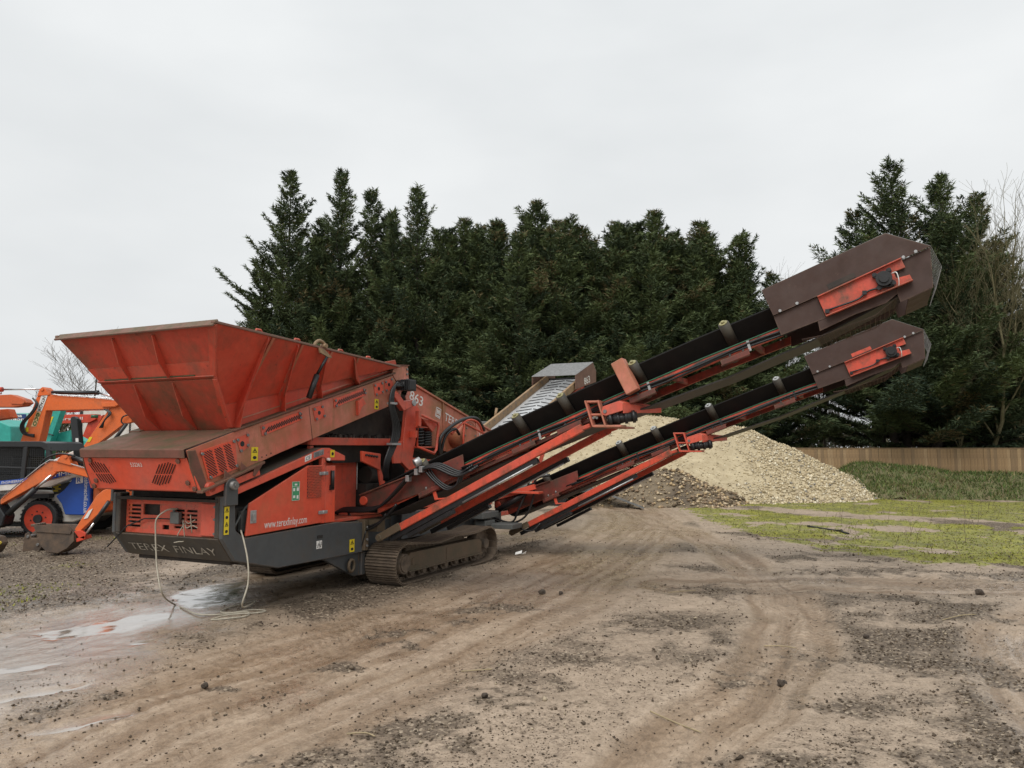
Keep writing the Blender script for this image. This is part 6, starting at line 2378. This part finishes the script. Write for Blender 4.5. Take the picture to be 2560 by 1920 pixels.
# second orange excavator, cut by the left edge
ex2 = thing('excavator', 'orange excavator dipper entering at the left edge below a red ram', 'excavator', (-14.3, 20, 0), 0, OG, k=FAR)
q = slab([(-14.6, 3.12), (-13.36, 3.16), (-12.96, 3.18), (-12.60, 3.06), (-12.52, 2.97), (-12.64, 2.88), (-12.94, 2.85), (-14.6, 2.85)], 19.8, 20.1)
dp2 = obj('dipper', q, ORANGE2, ex2, .012)
q = slab([(-12.92, 3.03), (-12.92, 2.94), (-12.60, 2.92), (-12.55, 2.97), (-12.60, 3.04)], 19.77, 19.8)
q.cyl((-12.60, 19.75, 2.98), (-12.60, 19.77, 2.98), .04, 10)
obj('pin_boss', q, ORANGE2, dp2)
rm = obj('ram', pipe([(-14.9, 3.20), (-13.30, 3.22)], 19.95, .03), CHROME, ex2)
q = slab([(-15.0, 2.3), (-14.2, 2.78), (-13.4, 2.84), (-13.3, 2.6), (-14.3, 2.45), (-15.0, 2.0)], 20.4, 20.7)
q.box((-16.0, 20.2, 1.0), (-14.6, 21.9, 2.2))
obj('body', q, ORANGE2, ex2, .02)
tracks(ex2, -16.6, -14.2, 20.0, 22.0, .5, .45, Z0)
rm = obj('ram', pipe([(-15.0, 3.44), (-14.50, 3.46)], 21.8, .07), ORRED, ex2)
obj('ram_rod', pipe([(-14.50, 3.46), (-13.2, 3.48)], 21.8, .025), CHROME, rm)

# teal excavator
ex3 = thing('excavator', 'teal excavator boom behind the orange lettered boom', 'excavator', (-15.5, 25, 0), 0, 'teal excavators', k=FAR)
q = slab([(-15.25, 3.05), (-14.62, 3.05), (-15.0, 1.8), (-15.3, 1.0), (-15.6, 1.0), (-15.35, 2.0)], 24.9, 25.2)
tb = obj('boom', q, TEAL, ex3, .01)
q = slab([(-14.93, 2.80), (-14.86, 2.82), (-14.96, 2.52), (-15.03, 2.50)], 24.888, 24.896)
obj('decal', q, YELL, tb)
q = slab([(-15.1, 2.25), (-14.52, 2.38), (-14.50, 1.98), (-15.0, 1.95)], 25.3, 25.6)
obj('dipper', q, TEAL, ex3, .01)
q = slab([(-17.4, 2.58), (-16.9, 2.75), (-16.3, 2.5), (-16.2, 1.2), (-17.4, 1.2)], 25.0, 26.5)
obj('body', q, TEAL, ex3, .03)
tracks(ex3, -17.6, -15.0, 24.8, 26.6, .55, .5, Z0)
q = MB()
q.tube(spline([(-15.2, 24.85, 2.75), (-15.0, 24.82, 2.6), (-15.15, 24.82, 2.35), (-14.8, 24.85, 2.2)]), .02, 5)
obj('hydraulic_hose', q, BLACK, ex3)
ex4 = thing('excavator', 'small teal excavator bucket arm right of the black roll bar', 'excavator', (-14.0, 25.6, 0), 0, 'teal excavators', k=FAR)
q = slab([(-14.40, 2.20), (-13.86, 1.92), (-14.12, 1.62), (-14.4, 1.70)], 25.4, 25.8)
q.box((-14.4, 25.4, .9), (-13.6, 26.6, 1.5))
bd_ = obj('body', q, TEAL, ex4, .02)
q = slab([(-14.33, 2.06), (-14.30, 2.08), (-14.14, 1.85), (-14.17, 1.83)], 25.388, 25.396)
obj('decal', q, YELL, bd_)
tracks(ex4, -14.7, -13.3, 25.2, 26.7, .42, .35, Z0)

# far red loader arm
ld = thing('telehandler', 'red loader arm far behind the diggers', 'loader', (-17.0, 30, 0), k=FAR)
q = slab([(-18.6, 3.02), (-17.8, 3.08), (-16.16, 3.11), (-16.15, 2.91), (-16.39, 2.79), (-18.6, 2.72)], 29.8, 30.2)
a_ = obj('arm', q, ORRED, ld, .01)
text_obj('marshall', WHITE, a_, (-17.75, 29.79, 2.86), (1, 0, .03), (0, 0, 1), width=1.1, height=.11)
q = pipe([(-17.7, 3.24), (-16.9, 3.27)], 30.0, .07)
obj('ram', q, ORRED, ld)
obj('ram_rod', pipe([(-16.9, 3.27), (-15.9, 3.30)], 30.0, .035), CHROME, ld)
q = slab([(-16.5, 2.8), (-15.9, 3.1), (-16.4, 2.0), (-16.9, .8), (-17.2, .8)], 29.9, 30.3)
q.box((-18.8, 29.6, .9), (-17.0, 31.4, 1.6))
obj('body', q, ORRED, ld, .02)
q = MB()
for wx in (-18.4, -17.2):
    q.cyl((wx, 29.5, Z0 + .45), (wx, 29.9, Z0 + .45), .45, 18)
obj('wheel', q, BLACK, ld)

# green container, white lorry, van, signboard
ct = thing('container', 'green skip container behind the black loader cab', 'container', (-19.0, 27.5, 0), k=FAR)
q = MB()
q.box((-21.5, 27.0, Z0 + .02), (-17.15, 29.0, 2.40))
ctb = obj('container_body', q, GREENP, ct, .01)
q = MB()
for k in range(26):
    xx = -21.4 + k * .17
    q.box((xx, 26.95, .62), (xx + .08, 27.0, 2.32))
obj('corrugations', q, GREENP, ctb)
q = MB()
q.box((-21.5, 26.93, 2.37), (-17.15, 27.0, 2.46))
obj('top_rail', q, simple('container_rail', (.16, .30, .22), .5), ct)
lr = thing('lorry', 'white box lorry behind the diggers', 'lorry', (-17.0, 34.5, 0), k=FAR)
q = MB()
q.box((-19.1, 34, 1.0), (-13.5, 36.4, 3.55))
obj('box_body', q, WHITEP, lr, .02)
q = MB()
q.box((-19.12, 33.97, 1.0), (-19.0, 34.0, 3.6))
q.box((-16.92, 33.97, 1.0), (-16.86, 34.0, 3.55))
obj('corner_trim', q, CABBLK, lr)
q = MB()
q.box((-19.3, 34.1, .80), (-13.5, 36.3, 1.0))
obj('lorry_frame', q, CABBLK, lr)
for wx in (-18.2, -15.0, -14.0):
    q = MB()
    q.cyl((wx, 34.1, Z0 + .36), (wx, 34.5, Z0 + .36), .36, 18)
    obj('wheel', q, BLACK, lr)
vn = thing('van', 'white van roof and window beside the digger nose', 'van', (-11.0, 23.8, 0), k=FAR)
q = slab([(-14.0, .75), (-14.0, 1.35), (-13.2, 1.72), (-12.6, 1.80), (-9.8, 1.80), (-9.6, 1.7), (-9.6, .75)], 23.2, 25.0)
vb = obj('van_body', q, WHITEP, vn, .03)
q = slab([(-12.6, 1.40), (-12.5, 1.68), (-11.7, 1.68), (-11.7, 1.40)], 23.185, 23.196)
q = slab([(-11.5, 1.40), (-11.5, 1.68), (-10.4, 1.68), (-10.4, 1.40)], 23.185, 23.196, q)
obj('window', q, GLASS, vb)
for wx in (-13.2, -10.5):
    q = MB()
    q.cyl((wx, 23.15, Z0 + .25), (wx, 23.4, Z0 + .25), .25, 16)
    obj('wheel', q, BLACK, vn)
sg = thing('signboard', 'blue and pale teal signboard above the green container', 'sign', (-26.0, 40, 0), k=FAR)
q = MB()
q.box((-27.4, 40, 2.6), (-25.2, 40.08, 3.62))
sb_ = obj('board', q, simple('sign_teal', (.30, .60, .58), .5, 0, .1, 4, 0), sg)
q = MB()
q.box((-27.2, 39.98, 3.20), (-25.3, 39.996, 3.56))
bb = obj('blue_band', q, simple('sign_blue', (.012, .035, .16), .5, 0, .1, 4, 0), sb_)
text_obj('Wona', WHITE, bb, (-26.4, 39.97, 3.40), (1, 0, 0), (0, 0, 1), width=.9, height=.16, bold=.02)
text_obj('comfor', WHITE, bb, (-26.6, 39.97, 3.22), (1, 0, 0), (0, 0, 1), width=1.2, height=.15, bold=.02)
q = MB()
q.box((-27.2, 40.02, Z0), (-27.1, 40.1, 2.7))
q.box((-25.5, 40.02, Z0), (-25.4, 40.1, 2.7))
obj('post', q, BOLT, sg)

# compact loader
sk_ = thing('compact_loader', 'white and blue compact loader with black caged cab and orange wheel', 'loader', (-9.9, 16.3, 0))
q = slab([(-11.6, .30), (-11.6, 1.0), (-9.35, .92), (-8.85, 1.22), (-8.52, 1.22), (-8.50, .44), (-8.9, .30)], 15.75, 17.05)
obj('body', q, WHITEP, sk_, .02)
q = slab([(-9.20, .83), (-9.05, .95), (-8.93, 1.10), (-8.84, 1.27), (-8.52, 1.24), (-8.50, .45), (-9.0, .46), (-9.08, .68)], 15.62, 15.75)
bp = obj('rear_cover', q, BLUE, sk_, .015)
text_obj('ealtimecivil.co.uk', WHITE, bp, (-8.635, 15.612, 1.21), (.02, 0, -1), (1, 0, .02), width=.72, height=.085, name='lettering')
q = slab([(-8.80, 1.22), (-8.66, 1.24), (-8.66, 1.10), (-8.80, 1.08)], 15.608, 15.617)
lgq = obj('logo_plate', q, WHITE, bp)
text_obj('R', BLUE, lgq, (-8.775, 15.604, 1.105), (1, 0, .05), (0, 0, 1), width=.08, height=.10, bold=.02)
q = slab([(-8.50, .45), (-8.34, .50), (-8.33, 1.18), (-8.50, 1.2)], 15.7, 17.0)
obj('tailgate', q, ORANGE, sk_, .02)
q = slab([(-11.6, 1.02), (-9.4, 1.22), (-8.86, 1.32), (-8.55, 1.26), (-8.86, 1.20), (-9.3, 1.02), (-11.6, .82)], 15.58, 15.70)
la = obj('lift_arm', q, WHITEP, sk_, .012)
q = slab([(-11.6, 1.03), (-10.1, 1.16), (-9.3, 1.25), (-8.9, 1.33), (-8.9, 1.27), (-9.3, 1.17), (-10.1, 1.08), (-11.6, .96)], 15.567, 15.578)
bs2 = obj('blue_stripe', q, BLUE, la)
text_obj('CIVIL ENGINEERING', WHITE, bs2, (-10.45, 15.56, 1.06), (1, 0, .10), (0, 0, 1), width=.62, height=.05)
text_obj('REALTIME', WHITE, bs2, (-9.62, 15.56, 1.165), (1, 0, .14), (0, 0, 1), width=.75, height=.075)
q = slab([(-9.36, 1.02), (-8.98, 1.12), (-9.05, .90), (-9.30, .86)], 15.735, 15.748)
o = obj('engine_opening', q, SBLK, sk_)
q = MB()
for k in range(4):
    q.box((-9.33 + .05 * (k % 2), 15.725, .92 + .04 * k), (-9.22 + .05 * (k % 2), 15.733, .945 + .04 * k))
obj('yellow_grille', q, YEL2, o)
q = slab([(-11.7, .84), (-9.3, .88), (-9.3, .80), (-11.7, .74)], 15.56, 15.74)
obj('black_sill', q, CABBLK, sk_)
q = slab([(-11.7, .20), (-8.9, .22), (-8.7, .38), (-11.7, .38)], 15.78, 17.0)
obj('underbody', q, CABBLK, sk_, .01)
# cab: roof, pillars and a grille of bars
q = slab([(-11.7, 1.82), (-9.62, 1.82), (-9.50, 1.74), (-9.40, 1.74), (-9.50, 1.90), (-9.60, 1.935), (-11.7, 1.945)], 15.72, 17.05)
q = slab([(-9.52, 1.75), (-9.42, 1.76), (-9.30, 1.05), (-9.42, 1.05)], 15.72, 15.80, q)
q = slab([(-9.52, 1.75), (-9.42, 1.76), (-9.30, 1.05), (-9.42, 1.05)], 16.95, 17.05, q)
q = slab([(-9.97, 1.83), (-9.88, 1.83), (-9.93, 1.02), (-10.02, 1.02)], 15.72, 15.80, q)
q = slab([(-11.7, 1.46), (-9.44, 1.40), (-9.43, 1.36), (-11.7, 1.42)], 15.74, 15.78, q)
q.box((-11.7, 16.0, 1.0), (-9.45, 16.9, 1.25))
q.box((-10.5, 16.2, 1.2), (-10.1, 16.7, 1.62))
q.box((-11.7, 16.98, 1.2), (-10.3, 17.0, 1.82))
cab = obj('cab', q, CABBLK, sk_, .012)
q = MB()
for k in range(46):
    xx = -11.3 + k * .042
    q.beam((xx, 15.77, 1.03), (xx - .02, 15.77, 1.82), .006, .006)
for k in range(18):
    zz = 1.06 + k * .044
    q.beam((-11.4, 15.775, zz), (-9.45 - (.05 if zz < 1.7 else .1), 15.775, zz), .006, .006)
obj('window_bars', q, CABBLK, cab)
for wx in (-9.50, -10.72):
    q = MB()
    q.tube([(wx, y_, .385) for y_ in (15.58, 15.62, 15.80, 15.84)], [.345, .385, .385, .345], 32)
    for k in range(28):
        a = k * 2 * math.pi / 28
        c_, s_ = math.cos(a), math.sin(a)
        q.beam((wx + .375 * c_, 15.60, .385 + .375 * s_), (wx + .40 * math.cos(a + .08), 15.72, .385 + .40 * math.sin(a + .08)), .035, .03, (c_, 0, s_))
    wh = obj('wheel', q, BLACK, sk_)
    q = MB()
    q.tube([(wx, 15.60, .385), (wx, 15.575, .385)], [.27, .285], 30)
    q.tube([(wx, 15.575, .385), (wx, 15.57, .385)], [.285, .285], 30)
    obj('rim', q, ORRED, wh)
    q = MB()
    q.cyl((wx, 15.53, .385), (wx, 15.575, .385), .085, 16)
    for k in range(8):
        a = k * math.pi / 4 + .2
        q.cyl((wx + .15 * math.cos(a), 15.555, .385 + .15 * math.sin(a)), (wx + .15 * math.cos(a), 15.572, .385 + .15 * math.sin(a)), .014, 6)
    obj('hub', q, CABBLK, wh)
q = MB()
pl_ = [(-10.72 - .39 * math.cos(a), .385 - .39 * math.sin(a)) for a in np.linspace(-1.57, 1.57, 9)] + [(-9.5 + .39 * math.cos(a), .385 + .39 * math.sin(a)) for a in np.linspace(-1.57, 1.57, 9)]
q.box((-10.7, 15.62, .012), (-9.5, 15.82, .05))
obj('belt_run', q, BLACK, sk_)

# dumper roll bar
rb = thing('site_dumper', 'site dumper with tall black roll bar and green beacon', 'dumper', (-9.7, 18.2, 0))
for dx, dy in ((0, 0), (-.46, .9)):
    q = slab([(-9.95 + dx, 2.44), (-9.93 + dx, 2.50), (-9.86 + dx, 2.51), (-9.80 + dx, 2.46), (-9.62 + dx, 1.2), (-9.78 + dx, 1.2)], 17.3 + dy, 17.42 + dy)
    rp = obj('roll_bar', q, CABBLK, rb, .01)
    if not dx:
        q = slab([(-9.80, 2.02), (-9.74, 2.02), (-9.73, 1.90), (-9.79, 1.90)], 17.285, 17.296)
        obj('label', q, WHITE, rp)
q = MB()
q.beam((-9.88, 17.42, 2.47), (-10.34, 18.2, 2.47), .10, .06)
obj('cross_bar', q, CABBLK, rb, .01)
q = MB()
q.cyl((-9.62, 17.7, 2.49), (-9.62, 17.7, 2.56), .075, 14)
obj('beacon', q, simple('beacon_green', (.02, .10, .05), .4), rb)
q = MB()
q.box((-10.6, 17.3, .5), (-9.0, 18.8, 1.30))
obj('body', q, CABG, rb, .03)
for wx in (-10.3, -9.2):
    q = MB()
    q.cyl((wx, 17.15, .45), (wx, 17.5, .45), .45, 18)
    obj('wheel', q, BLACK, rb)

# mini digger with the bent boom in front of the loader
m1_ = thing('mini_digger', 'orange mini digger with bent boom reaching left in front of the blue loader', 'mini digger', (-7.6, 13.8, 0), 0, 'orange mini diggers', k=1.12)
q = slab([(-8.98, .80), (-8.98, .90), (-8.25, 1.50), (-8.14, 1.57), (-7.97, 1.57), (-7.43, 1.41), (-7.39, 1.34), (-7.43, 1.27), (-7.90, 1.39), (-8.06, 1.37), (-8.20, 1.24)], 13.6, 13.76)
bm_ = obj('boom', q, ORANGE, m1_, .012)
q = slab([(-8.02, 1.56), (-7.94, 1.66), (-7.88, 1.69), (-7.82, 1.67), (-7.74, 1.49)], 13.57, 13.79)
q.cyl((-7.85, 13.55, 1.64), (-7.85, 13.81, 1.64), .03, 10)
obj('ram_lug', q, ORANGE, bm_, .004)
q = slab([(-8.20, 1.28), (-8.05, 1.40), (-8.01, 1.36), (-8.14, 1.22)], 13.55, 13.6)
obj('ram_bracket', q, ORANGE, bm_, .004)
q = MB()
q.tube([(-8.95, 13.58, .93), (-8.28, 13.58, 1.50), (-8.14, 13.58, 1.59), (-7.97, 13.58, 1.585), (-7.45, 13.58, 1.43)], .010, 5)
obj('steel_line', q, CHROME, bm_)
rm = obj('ram', pipe([(-8.80, .65), (-8.34, 1.09)], 13.55, .05), CABBLK, m1_)
obj('ram_rod', pipe([(-8.34, 1.09), (-8.07, 1.33)], 13.55, .022), CHROME, rm)
rm = obj('ram', pipe([(-7.80, 1.63), (-7.38, 1.50)], 13.68, .045), CABBLK, m1_)
q = slab([(-9.3, .80), (-8.98, .84), (-8.82, .62), (-8.86, .45), (-9.0, .40), (-9.3, .42)], 13.5, 13.8)
obj('attachment', q, CABBLK, m1_, .02)
q = MB()
q.tube(spline([(-8.35, 13.6, 1.45), (-8.2, 13.58, 1.62), (-7.95, 13.57, 1.70), (-7.7, 13.6, 1.66)]), .018, 6)
obj('hydraulic_hose', q, BLACK, m1_)
q = MB()
q.box((-7.15, 14.3, .57), (-6.3, 15.3, .78))
q.beam((-7.45, 13.68, 1.32), (-7.30, 14.2, .85), .14, .14)
q.beam((-7.30, 14.2, .85), (-7.0, 14.6, .60), .15, .17)
obj('body', q, ORANGE, m1_, .04)
tracks(m1_, -7.2, -6.1, 14.2, 15.35, .38, .28, .193)

m2_ = thing('mini_digger', 'orange mini digger lowering a rusty bucket left of the machine bumper', 'mini digger', (-6.4, 13.4, 0), 0, 'orange mini diggers')
q = slab([(-7.05, 1.0), (-6.95, 1.08), (-6.80, 1.14), (-6.70, 1.04), (-6.80, .94), (-6.86, .82), (-7.30, .40), (-7.44, .36)], 13.15, 13.27)
d2 = obj('dipper', q, ORANGE, m2_, .01)
q = slab([(-7.17, .74), (-7.10, .78), (-7.18, .62), (-7.25, .60)], 13.138, 13.146)
obj('label', q, WHITE, d2)
q = MB()
q.beam((-6.80, 13.2, 1.0), (-6.72, 13.9, .62), .12, .14)
q.beam((-6.72, 13.9, .62), (-6.9, 15.7, .62), .12, .14)
obj('boom', q, ORANGE, m2_, .01)
rm = obj('ram', pipe([(-6.82, .90), (-7.05, .55)], 13.12, .035), CABBLK, m2_)
obj('ram_rod', pipe([(-7.05, .55), (-7.20, .34)], 13.12, .017), CHROME, rm)
q = slab([(-7.38, .40), (-7.28, .42), (-7.18, .36), (-7.20, .27), (-7.30, .30)], 13.10, 13.16)
q = slab([(-7.34, .28), (-7.20, .33), (-7.19, .27), (-7.33, .22)], 13.10, 13.32, q)
obj('link', q, ORRED, m2_, .004)
bk = bucket(m2_, [(-8.06, .50), (-7.98, .33), (-7.90, .14), (-7.80, .05), (-7.62, .04), (-7.47, .12), (-7.36, .24), (-7.37, .38), (-7.48, .49)], 13.08, 13.42, MUDBK)
q = slab([(-8.05, .51), (-7.47, .50), (-7.40, .42), (-7.42, .36), (-8.0, .40)], 13.06, 13.079)
obj('lip_plate', q, MUDBK, bk)
q = MB()
q.box((-7.45, 15.5, .40), (-6.5, 16.8, .76))
obj('body', q, ORANGE, m2_, .04)
tracks(m2_, -7.6, -6.4, 15.4, 16.9, .4, .28)

lb = thing('digger_bucket', 'loose muddy bucket with yellow chain lying at the left edge', 'bucket', (-8.5, 12.9, 0))
bucket(lb, [(-9.02, .40), (-9.17, .20), (-9.07, .04), (-8.72, .0), (-8.55, .08), (-8.47, .22), (-8.52, .32), (-8.72, .36)], 12.75, 13.1, MUDBK)
q = MB()
for k in range(8):
    q.tube([(-8.67 + .035 * k + .03 * math.cos(a), 12.80, .40 - .022 * k + .022 * math.sin(a)) for a in np.linspace(0, 6.28, 7)], .010, 5, False)
obj('yellow_chain', q, YEL2, lb)
hc = thing('quick_hitch', 'small rusty quick hitch standing beside the loose bucket', 'hitch', (-8.35, 13.7, 0))
q = MB()
q.prism([(-8.55, .0), (-8.52, .30), (-8.46, .34), (-8.40, .22), (-8.28, .24), (-8.22, .33), (-8.20, .10), (-8.26, .0)], 'y', 13.6, 13.63)
q.prism([(-8.55, .0), (-8.52, .30), (-8.46, .34), (-8.40, .22), (-8.28, .24), (-8.22, .33), (-8.20, .10), (-8.26, .0)], 'y', 13.8, 13.83)
q.box((-8.5, 13.631, .12), (-8.27, 13.799, .17))
obj('hitch_plates', q, MUDBK, hc, .006)
q = MB()
q.cyl((-8.46, 13.58, .26), (-8.46, 13.85, .26), .025, 8)
q.cyl((-8.28, 13.58, .12), (-8.28, 13.85, .12), .025, 8)
obj('pin', q, BOLT, hc)

# ------------------------------------------------------------------ low trailer and container behind the machine
tr = thing('low_trailer', 'low grey trailer with lowered ramps behind the side conveyors', 'trailer', (1.8, 25, 0))
q = MB()
q.box((.2, 24.2, .42), (2.5, 26.2, .62))
q.box((1.4, 24.1, .55), (2.3, 24.18, .68))
obj('deck', q, CABG, tr, .01)
q = MB()
q.plate([(2.5, 24.2, .55), (2.5, 24.8, .55), (3.9, 23.6, .03), (3.9, 22.9, .03)], .05)
q.plate([(2.4, 23.8, .50), (2.4, 24.2, .50), (2.0, 23.2, .03), (1.6, 23.2, .03)], .05)
obj('ramp', q, simple('ramp_grey', (.13, .13, .125), .6), tr)
q = MB()
for wx in (.6, 1.4):
    q.cyl((wx, 24.1, .33), (wx, 24.3, .33), .33, 16)
obj('wheel', q, BLACK, tr)
q = MB()
q.box((1.6, 24.08, .58), (2.2, 24.098, .66))
pq = obj('number_plate', q, WHITE, tr)
cn = thing('store_container', 'dark grey store container behind the screenbox', 'container', (-.4, 31, 0))
q = MB()
q.box((-1.7, 30.2, .1), (.6, 33.0, 2.85))
cb2 = obj('container_body', q, CABG, cn, .01)
q = MB()
for k in range(12):
    q.box((-1.66 + k * .19, 30.16, .2), (-1.57 + k * .19, 30.2, 2.7))
obj('corrugations', q, CABG, cb2)

# ------------------------------------------------------------------ small things on the ground
q = MB()
pz = [(6.85, 18.0), (7.0, 17.6), (7.15, 17.1), (7.12, 16.8), (7.05, 16.6), (7.1, 16.4)]
q.tube(spline([(x_, y_, gzf(x_, y_) - .004 + .04 * (i == 3)) for i, (x_, y_) in enumerate(pz)]), .024, 8)
tag(obj('drain_pipe', q, BLACK), 'short length of black plastic pipe lying in the verge', 'pipe')
q = MB()
q.plate([(.05, 12.98, .03), (.16, 13.0, .05), (.17, 13.06, .09), (.06, 13.05, .06)], .004)
q.plate([(.17, 13.0, .04), (.24, 13.02, .08), (.23, 13.07, .03)], .004)
tag(obj('litter', q, WHITE), 'scrap of white litter on the mud right of the track', 'litter')
STICK = simple('pale_stick', (.34, .27, .16), .8, 0, .3, 10, .2)
for (x0, y0, x1, y1, lb_) in ((4.55, 8.30, 5.05, 8.52, 'pale stick on the dark straw patch at the right'), (-.42, 6.52, -.16, 6.47, 'short pale stick on the mud below the track'), (.95, 5.45, 1.22, 5.12, 'thin brown stick in the foreground'), (1.95, 9.75, 2.35, 9.98, 'thin twig lying on the curved lane'), (2.35, 7.35, 2.62, 7.25, 'dark stick on the lane at the lower right'), (-1.05, 5.05, -.86, 5.0, 'short stick beside the foreground gravel')):
    q = MB()
    ln = math.hypot(x1 - x0, y1 - y0)
    q.tube(spline([(x0, y0, gzf(x0, y0)), ((x0 + x1) / 2 + .02, (y0 + y1) / 2 + .02, gzf((x0 + x1) / 2, (y0 + y1) / 2) + .01), (x1, y1, gzf(x1, y1))]), [.0055] * 12 + [.003], 5)
    tag(obj('stick', q, STICK), lb_, 'stick', 'sticks on the ground')
CLOD = simple('dark_clod', (.07, .052, .038), .9, 0, .5, 20, .6)
for i, (x_, y_, s_, lb_) in enumerate(((.38, 10.0, .075, 'large dark clod on the mud right of the track'), (.62, 9.95, .05, 'smaller dark clod beside the large one right of the track'), (5.85, 9.8, .09, 'dark clod standing alone at the right'), (3.4, 7.55, .045, 'dark stone on the straw patch lane'), (-.2, 5.75, .04, 'dark stone in the foreground gravel'), (2.1, 6.15, .06, 'dark clod on the gravel heap at the lower right'), (-2.35, 6.05, .045, 'dark clod on the wet mud at the lower left'))):
    bm = bmesh.new()
    bmesh.ops.create_icosphere(bm, subdivisions=2, radius=s_ * .6)
    rr2 = random.Random(i)
    for v_ in bm.verts:
        v_.co *= .75 + .5 * rr2.random()
        v_.co.z *= .8
    m_ = bpy.data.meshes.new('clod')
    bm.to_mesh(m_)
    bm.free()
    tag(link('clod', m_, CLOD, None, (x_, y_, gzf(x_, y_) + s_ * .12)), lb_, 'clod', 'clods on the ground')
q = MB()
for k in range(150):
    x_ = 5.6 + 10 * rnd.random()
    y_ = 13.2 + 13 * rnd.random()
    if x_ > .68 * y_ or x_ < 4.7 + max(0, (15 - y_)) * .5:
        continue
    z_ = gzf(x_, y_)
    h_ = .12 + .4 * rnd.random() ** 2
    dx, dy = rnd.gauss(0, .12), rnd.gauss(0, .12)
    q.tube([(x_, y_, z_ - .02), (x_ + dx * .4, y_ + dy * .4, z_ + h_ * .6), (x_ + dx, y_ + dy, z_ + h_)], [.0045, .0035, .002], 3, False)
    if rnd.random() < .6:
        q.tube([(x_ + dx * .3, y_ + dy * .3, z_ + h_ * .45), (x_ + dx * .3 + rnd.gauss(0, .07), y_ + rnd.gauss(0, .07), z_ + h_ * .8)], [.004, .002], 3, False)
o = obj('weed_stems', q, simple('dead_stem', (.16, .12, .075), .9))
o['kind'] = 'stuff'
o['label'] = 'dead brown weed stems standing in the mossy verge'
for o in bpy.data.objects:
    for k_ in ('_w', '_k'):
        if k_ in o:
            del o[k_]
    if o.get('kind') == 'stuff' and o.parent is None and 'category' not in o:
        o['category'] = 'ground cover'
